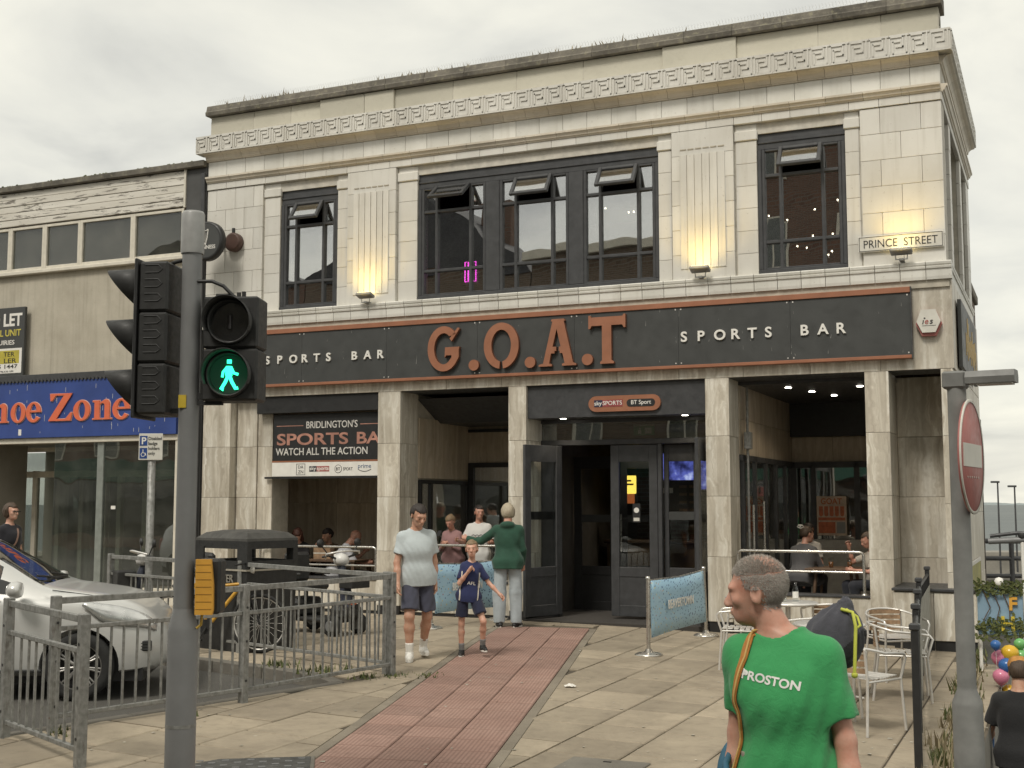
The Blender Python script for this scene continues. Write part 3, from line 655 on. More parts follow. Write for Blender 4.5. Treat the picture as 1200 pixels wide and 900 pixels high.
# alarm box
al = empty('alarm_box', W(-.24, -.02, 4.10), PANG, 'hexagonal white and red alarm box on travertine wall', 'alarm box')
def hexa(s, w): return [(-.5*w*s, .0), (-.27*w*s, -.16*s), (.27*w*s, -.16*s), (.5*w*s, 0), (.3*w*s, .17*s), (-.3*w*s, .17*s)]
MB().prism([(a, b-.03) for a, b in hexa(1.0, .33)], -.05, .02).build('base', M['red'], al, fix=True); MB().prism([(a, b) for a, b in hexa(.92, .33)], -.085, -.05).build('cover', M['dull_white'], al, fix=True)
text('lettering', '\u0131', M['black'], al, (-.085, -.087, -.035), .11, .004, bold=.012, shear=.2); MB().box(-.058, -.038, -.089, -.085, .033, .05).build('letter_dot', M['black'], al); text('lettering', 'e', M['red'], al, (-.055, -.0875, -.035), .11, .004, bold=.012, shear=.2); text('lettering', 's', M['black'], al, (.01, -.087, -.035), .11, .004, bold=.012, shear=.2)
MB().box(-.08, .09, -.087, -.085, -.062, -.056).build('line', M['charcoal'], al)
# round hanging beer sign by the left edge
gb = empty('hanging_sign', W(-11.62, -.45, 6.08), PANG, 'round black hanging sign with white harp emblem at left corner of pub', 'sign')
MB().lathe([(.30, -.06), (.33, -.05), (.33, .05), (.30, .06)], (0, 0, 0), 32, axis='y').build('disc', M['black'], gb)
MB().lathe([(.285, -.064), (.285, -.061)], (0, 0, 0), 32, axis='y').build('rim', M['signblack'], gb)
hm = MB(); hm.tube([(-.05, -.067, .20), (-.075, -.067, .12), (-.03, -.067, -.02), (.0, -.067, -.07)], [.008, .013, .012, .006], 6); hm.tube([(-.05, -.067, .20), (.0, -.067, .165), (.05, -.067, .19)], [.008, .007, .01], 6); hm.tube([(.05, -.067, .19), (.035, -.067, .05), (.0, -.067, -.07)], [.01, .009, .008], 6)
hm.build('harp', M['white'], gb)
for i in range(4): MB().tube([(-.045+i*.02, -.067, .165-.01*i), (-.02+i*.012, -.067, -.0-.01*i)], .002, 4).build('string', M['white'], gb)
text('lettering', 'GUINNESS', M['white'], gb, (-.20, -.066, -.14), .09, .003, fit=.40, bold=.01)
MB().tube([(0, .06, 0), (0, .45, 0)], .02, 8).build('arm', M['black'], gb)
gl = empty('wall_fitting', W(-11.38, -.05, 6.12), PANG, 'small round brown wall fitting right of the hanging sign', 'fitting')
MB().lathe([(.13, -.08), (.16, -.06), (.16, .04), (.12, .05)], (0, 0, 0), 22, axis='y').build('disc', P('brown_fitting', (.075, .04, .03), .5), gl); MB().box(-.02, .02, -.05, -.01, .14, .24).build('clip', M['black'], gl)

# ---- bay 1: banner and brown travertine lining
b1 = MB(); b1.box(-11.6, -11.5, .6, 1.95, -.2, 3.47); b1.box(-11.5, -8.3, 1.88, 1.98, -.2, 3.47); b1.box(-8.40, -8.30, .6, 2.05, -.2, 3.47)
b1 = b1.build('bay_wall', M['mortar'], pub)
slabs('slab', M['travertine_brown'], b1, -11.5, -8.4, .0, 3.46, 1.84, .05, 3, 2); slabs_x('slab', M['travertine_brown'], b1, -11.47, .03, .72, 1.83, .0, 3.46, 1, 2)
MB().box(-11.6, -8.3, .6, 2.1, 3.40, 3.468).build('bay_ceiling', M['charcoal'], pub)
MB().box(-10.92, -8.60, .04, .20, 3.20, 3.468, .006).build('shutter_box', M['black'], pub)
bn = empty('banner', W(-9.55, .13, 2.66), PANG, 'black and white sports bar banner across the left bay', 'banner')
def bxl(x): return x+9.55
MB().box(bxl(-10.64), bxl(-8.30), 0, .02, -.24, .52, .003).build('black_board', M['black'], bn); MB().box(bxl(-10.66), bxl(-8.30), -.003, .02, -.50, -.27, .003).build('white_board', M['white'], bn); MB().box(bxl(-10.66), bxl(-8.3), -.004, .02, -.268, -.242).build('stripe', M['copper'], bn)
MB().box(-1.25, 1.2, -.01, .03, -.535, -.503).build('edge', M['black'], bn)
ltx = P('banner_white', (.6, .58, .54), .6); ltc = P('banner_copper', (.40, .20, .15), .5, var=.35, sc=5)
text('lettering', "BRIDLINGTON'S", ltx, bn, (bxl(-10.00), -.002, .285), .16, .003, fit=.97, bold=.006); text('lettering', 'SPORTS', ltc, bn, (bxl(-10.57), -.002, .02), .26, .003, fit=1.37, bold=.022); text('lettering', 'BAR', ltc, bn, (bxl(-9.04), -.002, .02), .26, .003, fit=.66, bold=.022); text('lettering', 'WATCH ALL THE ACTION', ltx, bn, (bxl(-10.59), -.002, -.15), .165, .003, fit=1.75, bold=.010)
MB().box(bxl(-10.58), bxl(-10.06), -.002, 0, .325, .337).build('line', ltc, bn); MB().box(bxl(-8.98), bxl(-8.4), -.002, 0, .325, .337).build('line', ltc, bn)
lg = M['black']; q = MB()
for a in [(-10.18, -10.01, -.30, -.293), (-10.18, -10.01, -.477, -.47), (-10.18, -10.173, -.47, -.30), (-10.017, -10.01, -.47, -.30)]: MB().box(bxl(a[0]), bxl(a[1]), -.006, -.003, a[2], a[3]).build('logo_edge', lg, bn)
text('lettering', 'DA', lg, bn, (bxl(-10.145), -.004, -.37), .07, .003, fit=.10); text('lettering', 'ZN', lg, bn, (bxl(-10.145), -.004, -.45), .07, .003, fit=.10)
MB().box(bxl(-9.93), bxl(-9.79), -.005, -.003, -.425, -.335).build('logo_plate', P('sky_black', (.02, .02, .03), .5), bn); MB().box(bxl(-9.79), bxl(-9.55), -.005, -.003, -.425, -.335).build('logo_plate', M['red'], bn)
text('lettering', 'sky', M['white'], bn, (bxl(-9.92), -.006, -.40), .085, .003, fit=.12, bold=.015); text('lettering', 'sports', M['white'], bn, (bxl(-9.785), -.006, -.40), .085, .003, fit=.225, bold=.012)
MB().lathe([(.068, -.006), (.068, -.003)], (bxl(-9.38), 0, -.385), 24, axis='y').build('logo_ring', lg, bn); MB().lathe([(.060, -.007), (.060, -.0065)], (bxl(-9.38), 0, -.385), 24, axis='y').build('logo_disc', M['white'], bn)
text('lettering', 'BT', lg, bn, (bxl(-9.42), -.008, -.41), .07, .003, fit=.08, bold=.01); text('lettering', 'SPORT', lg, bn, (bxl(-9.29), -.004, -.41), .07, .003, fit=.18, bold=.004)
text('lettering', 'prime', P('logo_blue', (.05, .1, .2), .5), bn, (bxl(-9.01), -.004, -.375), .10, .003, fit=.24)
MB().tube([(bxl(-9.01+.03*i), -.004, -.395-.035*math.sin(math.pi*i/8)) for i in range(9)], .005, 5).build('logo_smile', lg, bn)

# ---- bay 2
b2 = MB(); b2.box(-8.28, -8.2, .6, 2.5, -.2, 3.47); b2.box(-8.2, -6.1, 2.5, 2.6, -.2, 3.47); b2.box(-6.13, -6.08, .64, 2.5, -.2, 3.47)
b2 = b2.build('bay_wall', M['mortar'], pub)
slabs_x('slab', M['travertine_brown'], b2, -8.17, .03, .62, 2.5, 2.12, 3.1, 2, 1); slabs('slab', M['travertine_brown'], b2, -8.17, -6.14, 2.42, 3.1, 2.45, .05, 2, 1)
slabs_x('slab', M['travertine_brown'], b2, -8.17, .03, .62, 2.5, .0, .55, 2, 1)
MB().box(-8.2, -8.15, .64, 2.46, 2.04, 2.10).box(-8.2, -8.15, .64, 2.46, .55, .6).box(-8.2, -8.15, .64, .70, .6, 2.04).box(-8.2, -8.15, 1.0, 1.07, .6, 2.04).box(-8.2, -8.15, 2.36, 2.46, .6, 2.04).build('bay_window', M['black'], pub)
MB().box(-8.19, -8.18, .70, 2.4, .6, 2.04).build('bay_pane', M['glass'], pub)
MB().box(-8.16, -6.14, 2.40, 2.47, 2.34, 2.42).box(-8.16, -8.06, 2.40, 2.47, 0, 2.34).box(-6.9, -6.8, 2.40, 2.47, 0, 2.34).box(-6.24, -6.14, 2.40, 2.47, 0, 2.34).build('bay_door', M['black'], pub)
MB().box(-8.06, -6.9, 2.44, 2.45, 0, 2.34).build('bay_pane', M['glass'], pub); MB().box(-6.8, -6.24, 2.44, 2.45, 0, 2.34).build('bay_pane', M['glass'], pub)
MB().add([(-8.2, .6, 3.40), (-6.1, .6, 3.40), (-6.1, 1.35, 3.05), (-8.2, 1.35, 3.40-.35), (-8.2, .6, 3.47), (-6.1, .6, 3.47), (-6.1, 2.5, 3.47), (-8.2, 2.5, 3.47), (-6.1, 2.5, 3.05), (-8.2, 2.5, 3.05)], [(0, 1, 2, 3), (3, 2, 8, 9), (4, 7, 6, 5)]).build('bay_ceiling', M['charcoal'], pub)
MB().box(-8.15, -6.15, 2.38, 2.44, 2.95, 3.0).build('bay_pipe', M['black'], pub)

# ---- entrance
dl = mat_emit('downlight', (1.0, .93, .80), 12.0)
fasb = MB().box(-6.03, -3.28, .06, .60, 2.99, 3.468).build('entrance_fascia', M['charcoal'], pub)
ps = empty('pill_sign', W(-4.49, .04, 3.17), PANG, 'copper pill shaped sign with two sports logos over the entrance', 'sign')
MB().prism(arc(-.43, 0, .12, .115, 90, 270, 12)+arc(.43, 0, .12, .115, -90, 90, 12), -.02, .02).build('plate', M['copper'], ps, fix=True)
MB().box(-.46, -.33, -.024, -.02, -.045, .055).build('logo_plate', P('navy_logo', (.03, .03, .06), .5), ps); MB().box(-.33, -.02, -.024, -.02, -.045, .055).build('logo_plate', P('brick_logo', (.28, .06, .06), .5), ps); MB().prism(arc(.09, 0, .05, .055, 90, 270, 8)+arc(.42, 0, .05, .055, -90, 90, 8), -.024, -.02).build('logo_plate', M['black'], ps, fix=True)
text('lettering', 'sky', M['white'], ps, (-.455, -.026, -.02), .085, .003, fit=.115, bold=.012); text('lettering', 'SPORTS', M['white'], ps, (-.325, -.026, -.02), .085, .003, fit=.295, bold=.006); text('lettering', 'BT Sport', M['white'], ps, (.11, -.026, -.02), .085, .003, fit=.30, bold=.006)
for k, x in enumerate((-5.55, -3.66)):
    MB().lathe([(.045, 2.985), (.045, 2.989)], (x, .3, 0), 14).build('downlight', dl, pub)
fm = MB(); y0, y1 = .58, .68
fm.box(-6.03, -3.28, y0, y1, 2.60, 2.68, .006); fm.box(-6.03, -5.72, y0+.003, y1-.003, -.1, 2.6, .006); fm.box(-3.40, -3.28, y0+.003, y1-.003, -.1, 2.6, .006); fm.box(-4.17, -4.11, y0+.003, y1-.003, -.1, 2.6, .004); fm.box(-6.03, -3.28, y0, y1, 2.94, 2.985)
fm.build('door_frame', M['charcoal'], pub)
MB().box(-6.02, -3.29, .62, .63, 2.68, 2.94).build('transom_pane', M['shopglass'], pub)
ex = empty('exit_sign', W(-4.42, .72, 2.82), PANG, 'small green and white emergency exit sign above the doors', 'sign')
MB().box(-.16, .16, 0, .03, -.085, .085).build('plate', P('exit_green', (.03, .28, .13), .5), ex); MB().box(-.16, .16, -.003, 0, .055, .085).build('strip', M['dull_white'], ex); MB().box(.02, .12, -.003, 0, -.06, .03).build('arrow', M['white'], ex); MB().lathe([(.014, -.003), (.014, 0)], (-.06, 0, .02), 8, axis='y').box(-.09, -.04, -.003, 0, -.06, .0).build('figure', M['white'], ex)
def leaf(w, h, pw=.13, glazed=(.72, 2.28), hand=True, name='door', mat=None):
    mat = mat or M['charcoal']; d = MB(); t = .05
    d.box(0, pw, 0, t, 0, h, .005); d.box(w-pw, w, 0, t, 0, h, .005); d.box(pw, w-pw, .002, t-.002, 0, .16, .004); d.box(pw, w-pw, .012, t-.012, .16, glazed[0]-.14); d.box(pw, w-pw, .002, t-.002, glazed[0]-.14, glazed[0], .004); d.box(pw, w-pw, .002, t-.002, glazed[1], h, .004)
    o = d.build(name, mat, pub)
    MB().box(pw, w-pw, t/2-.003, t/2+.003, glazed[0], glazed[1]).build('pane', M['clearglass'], o)
    MB().box(pw, w-pw, .002, .022, 1.42, 1.54).build('push_bar', M['signblack'], o) if hand else None
    return o
H0 = .06
o = leaf(.82, 2.53); o.location = (-5.73, .60, H0); o.rotation_euler = (0, 0, R(180+70))
o = leaf(.73, 2.53, hand=False); o.location = (-4.91, .60, H0)
nt = MB().box(-.06, .06, -.004, 0, -.14, .14).build('notice', M['black'], o, (.40, .015, 1.52)); 
MB().lathe([(.04, -.008), (.04, -.005)], (.40, .015, 1.56), 16, axis='y').build('notice_ring', M['white'], o); MB().box(.355, .445, .008, .010, 1.40, 1.45).build('notice_line', M['dull_white'], o)
o = leaf(.52, 2.53, pw=.07); o.location = (-4.11, .70, H0)
o = leaf(.80, 2.60, name='door'); o.location = (-3.36, .60, H0-.02); o.rotation_euler = (0, 0, R(-92))
# inner lobby with a second pair
o = leaf(.75, 2.48, mat=M['black']); o.location = (-6.0, 1.9, 0); o = leaf(.8, 2.48, mat=M['black']); o.location = (-5.2, 1.9, 0); o.rotation_euler = (0, 0, R(50))
MB().tube([(-5.16, 1.80, .95), (-5.16, 1.80, 1.55)], .016, 8).build('door_handle', M['steel'], pub)
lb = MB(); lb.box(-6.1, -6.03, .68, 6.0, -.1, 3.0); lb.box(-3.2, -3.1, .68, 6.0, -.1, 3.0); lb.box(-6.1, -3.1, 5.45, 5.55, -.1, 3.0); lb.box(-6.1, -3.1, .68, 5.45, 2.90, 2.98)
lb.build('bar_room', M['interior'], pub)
MB().box(-6.03, -3.28, -.12, 5.5, -.12, .02).build('threshold', P('mat_black', (.045, .04, .035), .9, sc=30), pub)
bc = empty('bar_counter', W(-5.35, 3.2, 0), PANG, 'brown wooden bar counter seen through the entrance door glass', 'counter'); MB().box(-.55, 1.2, 0, .6, 0, 1.05, .01).build('front', M['interior_mid'], bc); MB().box(-.6, 1.25, -.05, .65, 1.05, 1.1, .01).build('top', M['darkwood'], bc)
lp = empty('lit_poster', W(-5.27, 2.6, 2.02), PANG, 'small glowing yellow notice hanging inside the entrance', 'sign'); MB().box(-.1, .1, 0, .03, -.14, .16, .01).build('shade', mat_emit('yellow_lamp', (1.0, .68, .10), 1.3), lp); MB().box(-.07, .07, -.01, .03, -.3, -.142, .01).build('base', mat_emit('orange_lamp', (.9, .22, .05), .3), lp); MB().box(-.08, .02, -.004, 0, .06, .09).box(-.07, .06, -.004, 0, 0, .03).build('writing', M['darkwood'], lp)
tv = empty('television', W(-4.28, 2.9, 2.25), PANG, 'wall television glowing blue inside the entrance', 'television'); MB().box(-.62, .62, 0, .06, -.34, .34, .01).build('case', M['black'], tv)
def m_tv():
    t = NT('tv_picture'); c = t.ramp(t.noise(t.co(), 4, 3), (.38, (.01, .01, .06)), (.55, (.10, .12, .45)), (.66, (.45, .5, .8))); t.l(c, t.b.inputs['Emission Color']); t.b.inputs['Emission Strength'].default_value = .8; return t.set((.01, .01, .02), .3)
MB().box(-.58, .58, -.006, 0, -.30, .30).build('screen', m_tv(), tv)
mn = empty('menu_board', W(-4.12, 1.6, 1.80), PANG, 'dark drinks menu board behind the right hand door glass', 'board'); MB().box(-.32, .32, 0, .03, -.28, .28, .005).build('board', M['interior'], mn)
for i in range(4):
    for j in range(2): MB().box(-.02+j*.16, .10+j*.16, -.004, 0, .16-i*.12, .20-i*.12).build('menu_line', M['interior_mid'], mn)
MB().box(-.29, -.12, -.004, 0, .08, .16).build('menu_title', M['dull_white'], mn)

# ---- bay 3
b3 = MB(); b3.box(-3.02, -2.98, .57, 4.4, -.2, 3.47); b3.box(-2.98, .0, 4.4, 4.5, -.2, 3.47); b3.box(-.85, -.80, 1.2, 4.4, -.2, 3.47); b3 = b3.build('bay_wall', M['mortar'], pub)
slabs_x('slab', M['travertine_brown'], b3, -2.94, .03, .60, 4.36, 2.42, 3.45, 2, 2); slabs('slab', M['travertine_brown'], b3, -2.94, -.86, 2.42, 2.85, 4.35, .04, 3, 1)
MB().box(-2.95, -.8, .6, 4.38, 3.42, 3.468).build('bay_ceiling', M['charcoal'], pub); MB().box(-2.93, -.86, 4.2, 4.36, 2.85, 3.42).build('bay_beam', M['black'], pub)
for x, y in [(-2.35, 1.2), (-2.15, 2.0), (-1.95, 2.8), (-1.35, 1.4)]: MB().lathe([(.045, 3.41), (.045, 3.419)], (x, y, 0), 12).build('downlight', dl, pub)
scr = MB(); 
for y in (.66, 1.4, 2.15, 2.9, 3.6): scr.box(-2.96, -2.90, y, y+.10, 0, 2.42)
scr.box(-2.96, -2.90, .60, 4.3, 2.34, 2.42); scr.box(-2.96, -2.90, .60, 4.3, 0, .25)
for x in (-2.94, -2.62, -1.9, -1.42, -.95): scr.box(x, x+.09, 4.26, 4.34, 0, 2.42)
scr.box(-2.94, -.86, 4.26, 4.34, 2.32, 2.42); scr.box(-2.94, -.86, 4.262, 4.338, 0, .2); scr.build('glazed_screen', M['charcoal'], pub)
MB().box(-2.935, -2.925, .7, 4.3, .25, 2.34).build('screen_pane', M['glass'], pub); MB().box(-2.9, -.9, 4.29, 4.30, .2, 2.32).build('screen_pane', M['glass'], pub)
for y, z0, z1 in [(1.05, .95, 1.7), (1.75, 1.0, 1.75)]: MB().tube([(-2.86, y, z0), (-2.86, y, z1)], .018, 8).build('door_handle', M['steel'], pub)
dm = MB(); dm.box(-2.85, -.9, 4.20, 4.24, .0, 1.12); dm.build('pale_panel', P('frosted_panel', (.33, .32, .29), .7), pub)
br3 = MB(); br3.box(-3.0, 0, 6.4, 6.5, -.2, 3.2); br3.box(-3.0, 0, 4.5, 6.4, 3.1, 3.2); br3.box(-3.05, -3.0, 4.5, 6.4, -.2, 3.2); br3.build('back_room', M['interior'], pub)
po = empty('drinks_poster', W(-2.26, 4.15, 1.50), PANG, 'orange and cream drinks poster on glass in the right bay', 'poster')
po.scale = (.58, 1, .62)
MB().box(-.42, .42, 0, .012, -.5, .55).build('sheet', P('poster_cream', (.42, .33, .25), .6, var=.25, sc=5), po)
orm = P('poster_orange', (.36, .10, .04), .6, var=.3, sc=9)
text('lettering', 'GOAT', orm, po, (-.30, -.004, .34), .22, .003, fit=.60, bold=.02); MB().box(-.38, .38, -.004, 0, -.10, -.02).build('band', orm, po)
for i in range(5): MB().lathe([(.05, -.004), (.055, -.001)], (-.3+i*.15, 0, .06), 10, axis='y').box(-.355+i*.15, -.245+i*.15, -.005, -.001, .05, .28).build('drink', orm, po)
MB().box(-.38, .1, -.004, 0, -.44, -.14).build('picture', orm, po); MB().box(.14, .38, -.004, 0, -.44, -.14).build('picture', M['polegrey'], po)
MB().tube([(-2.86, .75, 0), (-2.86, .75, 3.4)], .02, 6).box(-2.9, -2.8, .68, .82, 2.5, 2.75, .01).build('conduit', M['galv'], pub)

def downlamp(x, y, z, e):
    l = bpy.data.lights.new('downlight_and_fill', 'SPOT'); l.energy = e; l.color = (1.0, .86, .66); l.spot_size = R(120); l.spot_blend = .8; l.shadow_soft_size = .05
    o = bpy.data.objects.new('downlight_and_fill', l); COL.objects.link(o); o.parent = pub; o.location = (x, y, z)
for x, y in [(-2.35, 1.2), (-2.15, 2.0), (-1.95, 2.8), (-1.35, 1.4)]: downlamp(x, y, 3.40, 16)
for x in (-5.55, -3.66): downlamp(x, .3, 2.98, 12)
MB().lathe([(.045, 3.035), (.045, 3.045)], (-6.6, 1.7, 0), 12).build('downlight', dl, pub); downlamp(-6.6, 1.7, 3.03, 26)
downlamp(-4.8, 2.2, 2.88, 34)  # extra spot with no fitting, added to brighten the room behind the doors
# ---- dwarf walls and steel rails in the bays
def dwarf(x0, x1, h):
    d = MB().box(x0, x1, .10, .32, -.3, h-.03).build('dwarf_wall', M['mortar'], pub); n = max(2, round((x1-x0)/.8))
    slabs('slab', M['travertine'], d, x0, x1, .05, h-.03, .06, .04, n, 1); MB().box(x0, x1, .04, .36, h-.03, h, .004).build('wall_cap', M['charcoal'], d); MB().box(x0, x1, .075, .1, -.3, .05).build('plinth', M['black'], d)
dwarf(-10.99, -8.58, .55); dwarf(-8.18, -6.32, .55); dwarf(-2.94, -1.09, .50)
def rail(x0, x1, zb_, zm, zt, label):
    r = empty('handrail', W((x0+x1)/2, .12, zb_), PANG, label, 'handrail'); h = (x1-x0)/2; t = zt-zb_; c = .05
    MB().tube([(-h, 0, 0), (-h, 0, t-c), (-h+c*.3, 0, t-c*.3), (-h+c, 0, t), (h-c, 0, t), (h-c*.3, 0, t-c*.3), (h, 0, t-c), (h, 0, 0)], .021, 10).build('hoop', M['steel'], r)
    MB().tube([(-h, 0, zm-zb_), (h, 0, zm-zb_)], .017, 8).build('mid_bar', M['steel'], r)
    for s in (-1, 1): MB().lathe([(.05, 0), (.05, .012), (.024, .03)], (s*h, 0, 0), 12).build('foot', M['steel'], r)
rail(-10.85, -8.66, .55, .74, 1.03, 'steel handrail across the left bay by the scooter'); rail(-8.1, -6.4, .55, .78, 1.08, 'steel handrail across the bay left of the doors'); rail(-2.88, -1.18, .50, .80, 1.07, 'steel handrail across the right hand bay')
MB().box(-11.5, -8.3, .36, 2.05, -.3, .05).build('bay_floor', M['concrete'], pub); MB().box(-8.15, -6.15, .36, 2.45, -.3, .05).build('bay_floor', M['concrete'], pub); MB().box(-2.95, -.8, .36, 4.4, -.4, .0).build('bay_floor', M['concrete'], pub)
# ================================================================== the shop on the left
shop = empty('shoe_shop', W(-14.6, 0, 0), PANG, 'low rendered shop with peeling boards and blue fascia left of the pub', 'building')
def SX(x): return x+14.6
rw_ = MB(); rw_.box(SX(-19), SX(-12.47), .05, .35, 4.05, 6.0); rw_.box(SX(-19), SX(-12.47), .12, .35, 6.0, 7.5); rw_.box(SX(-19), SX(-12.02), .3, 6.0, 7.3, 7.5); rw_.box(SX(-12.47), SX(-12.02), .2, .5, -.1, 7.5)
rw_.build('wall', M['render'], shop)
for i in range(5):
    z = 6.86+i*.128; mb = MB().box(SX(-19), SX(-12.47), -.02-.008*(i % 2), .06, z+.004, z+.124, .006); mb.build('board', M['peeling'], shop, (0, 0, 0))
MB().box(SX(-12.49), SX(-12.45), -.035, .06, 6.84, 7.51).build('end_board', M['cream'], shop)
MB().box(SX(-19), SX(-12.03), -.10, .6, 7.51, 7.62, .012).build('roof_edge', M['coping'], shop)
mg = MB()
for i in range(300):
    x = random.uniform(-18.5, -12.1); r = random.uniform(.01, .03); mg.lathe([(.001, 0), (r, .004), (r*.6, r*.7), (.001, r)], (SX(x), random.uniform(-.09, .1), 7.615), 5)
tag(mg.build('moss', M['weed'], shop), kind='stuff')
MB().box(SX(-12.455), SX(-12.02), -.005, .2, -.1, 7.505, .004).build('pilaster', P('pilaster_grey', (.07, .07, .068), .7, sc=3), shop)
MB().box(SX(-12.10), SX(-12.03), -.06, -.006, .1, 7.4, .01).build('downpipe', M['charcoal'], shop)
wx = [-18.6, -17.4, -16.52, -15.68, -14.83, -13.62, -12.50]
MB().box(SX(-19), SX(-12.47), -.05, .10, 5.93, 6.0, .01).build('window_sill', M['cream'], shop)
for a, b in zip(wx[:-1], wx[1:]):
    f = MB(); t = .055; f.box(SX(a), SX(a)+t, .0, .08, 6.0, 6.84, .005); f.box(SX(b)-t, SX(b), .0, .08, 6.0, 6.84, .005); f.box(SX(a)+t, SX(b)-t, .003, .077, 6.0, 6.06, .004); f.box(SX(a)+t, SX(b)-t, .003, .077, 6.79, 6.84, .004)
    f = f.build('window', M['cream'], shop); MB().box(SX(a)+t, SX(b)-t, .04, .046, 6.06, 6.79).build('pane', M['dullglass'], f); MB().box(SX(a)+t, SX(b)-t, .10, .115, 6.06, 6.79).build('blind', M['interior'], f)
MB().box(SX(-19), SX(-12.47), -.10, .06, 3.93, 4.05, .008).build('gutter', M['charcoal'], shop)
for i in range(50): MB().box(SX(-16.9)+i*.085, SX(-16.9)+i*.085+.05, -.105, -.098, 3.91, 3.96).build('flashing_tooth', M['charcoal'], shop) if i < 48 else None
fs_ = MB().box(SX(-19), SX(-12.49), -.08, .05, 2.90, 3.92, .004).build('fascia_board', M['blue_sign'], shop)
sr = MB()
for i in range(40):
    x = random.uniform(-16.6, -12.6); z = random.uniform(2.95, 3.8); h = random.uniform(.02, .12); sr.box(SX(x), SX(x)+.006, -.0815, -.08, z, z+h)
tag(sr.build('scratches', M['dull_white'], shop), kind='stuff')
MB().box(SX(-16.05), SX(-15.98), -.083, -.08, 2.95, 3.06).build('sticker', M['white'], shop)
def glyph(polys, x, z, s, w):
    for k, (mat, grow, y0, y1) in enumerate(((M['pale_edge'], .030, -.090, -.079), (M['orange'], 0.0, -.105, -.0895))):
        mb = MB()
        for i, p in enumerate(polys):
            c = (sum(q[0] for q in p)/len(p), sum(q[1] for q in p)/len(p))
            n = len(p); pts = []
            for j in range(n):
                a, b, d = Vector((*p[j-1], 0)), Vector((*p[j], 0)), Vector((*p[(j+1) % n], 0)); e1 = (b-a).normalized(); e2 = (d-b).normalized(); nn = Vector((e1.y+e2.y, -e1.x-e2.x, 0)); nn = nn.normalized() if nn.length > 1e-4 else Vector((0, 0, 0)); pts.append(((b.x+nn.x*grow)*w, (b.y+nn.y*grow)*s))
            mb.prism(pts, y0-.0007*i, y1)
        mb.build('letter' if k else 'letter_edge', mat, shop, (SX(x), 0, z), fix=True)
def gA(cx, cz, rx, rz, a0, a1, n=18): return arc(cx, cz, rx, rz, a0, a1, n)
def ringsec(cx, cz, ro, rzo, ri, rzi, a0, a1): return gA(cx, cz, ro, rzo, a0, a1, 26)+gA(cx, cz, ri, rzi, a1, a0, 26)
g_o = [ringsec(.5, .5, .48, .53, .20, .43, 0, 180), ringsec(.5, .5, .48, .53, .20, .43, 180, 360)]
g_e = [ringsec(.5, .5, .48, .53, .20, .44, 0, 180), ringsec(.5, .5, .48, .53, .22, .40, 180, 325), [(.28, .50), (.97, .50), (.97, .59), (.28, .59)]]
g_n = [[(.12, .06), (.38, .06), (.38, .98), (.02, .98), (.02, .91), (.12, .88)], [(.02, 0), (.48, 0), (.48, .06), (.02, .06)], [(.64, .06), (.90, .06), (.90, .74)]+gA(.70, .74, .20, .28, 0, 120, 8)+[(.40, .86), (.40, .76)]+gA(.52, .72, .12, .12, 110, 0, 6)+[(.64, .72)], [(.54, 0), (1.0, 0), (1.0, .06), (.54, .06)]]
g_h = [[(.12, .06), (.38, .06), (.38, 1.45), (.02, 1.45), (.02, 1.38), (.12, 1.35)]]+g_n[1:]
g_Z = [[(.03, 1.42), (.06, 1.05), (.14, 1.05), (.28, 1.32), (.66, 1.32), (.99, 1.42)], [(.0, .0), (.0, .05), (.66, 1.34), (.99, 1.42), (.99, 1.36), (.34, .10), (.34, 0)], [(.30, .0), (.97, 0), (1.03, .42), (.95, .42), (.74, .10), (.30, .10)]]
g_S = [ringsec(.5, 1.06, .45, .38, .17, .26, 40, 270), ringsec(.5, .36, .45, .38, .17, .26, -140, 90)]
zb_ = 3.19
for g, x, w in [(g_S, -17.35, .50), (g_h, -16.75, .46), (g_o, -16.24, .37), (g_e, -15.87, .37), (g_Z, -15.32, .53), (g_o, -14.76, .40), (g_n, -14.32, .44), (g_e, -13.87, .40)]: glyph(g, x, zb_, .345, w)
# shop front
sf = MB(); sf.box(SX(-19), SX(-12.49), -.03, .12, 2.80, 2.90, .006); sf.box(SX(-12.55), SX(-12.46), -.01, .1, -.05, 2.80, .005); sf.box(SX(-15.30), SX(-12.55), .0, .1, .22, .28, .004)
sf.build('shop_frame', M['cream'], shop)
MB().box(SX(-15.3), SX(-12.5), .02, .3, -.2, .22).build('stall_riser', M['cream'], shop)
MB().box(SX(-15.28), SX(-12.56), .04, .05, .28, 2.80).build('shop_pane', M['shopglass'], shop)
MB().box(SX(-14.28), SX(-14.14), .02, .09, .28, 2.80, .003).build('mullion', P('mullion_green', (.22, .24, .22), .4), shop)
ret = MB().box(SX(-15.29), SX(-15.28), .06, 1.3, .25, 2.8).build('return_pane', M['shopglass'], shop)
df = MB()
for x in (-17.0, -16.40, -15.82, -15.25): df.box(SX(x)-.05, SX(x)+.05, 1.3, 1.4, 0, 2.35, .004)
df.box(SX(-19), SX(-12.6), 1.3, 1.4, 2.22, 2.34, .004); df.box(SX(-19), SX(-12.6), 1.3, 1.4, 2.72, 2.8); df.box(SX(-14.95), SX(-14.85), 1.3, 1.4, 0, 2.22, .004); df.box(SX(-14.35), SX(-14.25), 1.3, 1.4, 0, 2.22, .004)
df.build('door_frame', M['cream'], shop); MB().box(SX(-19), SX(-15.3), 1.34, 1.35, .1, 2.7).build('door_pane', M['shopglass'], shop)
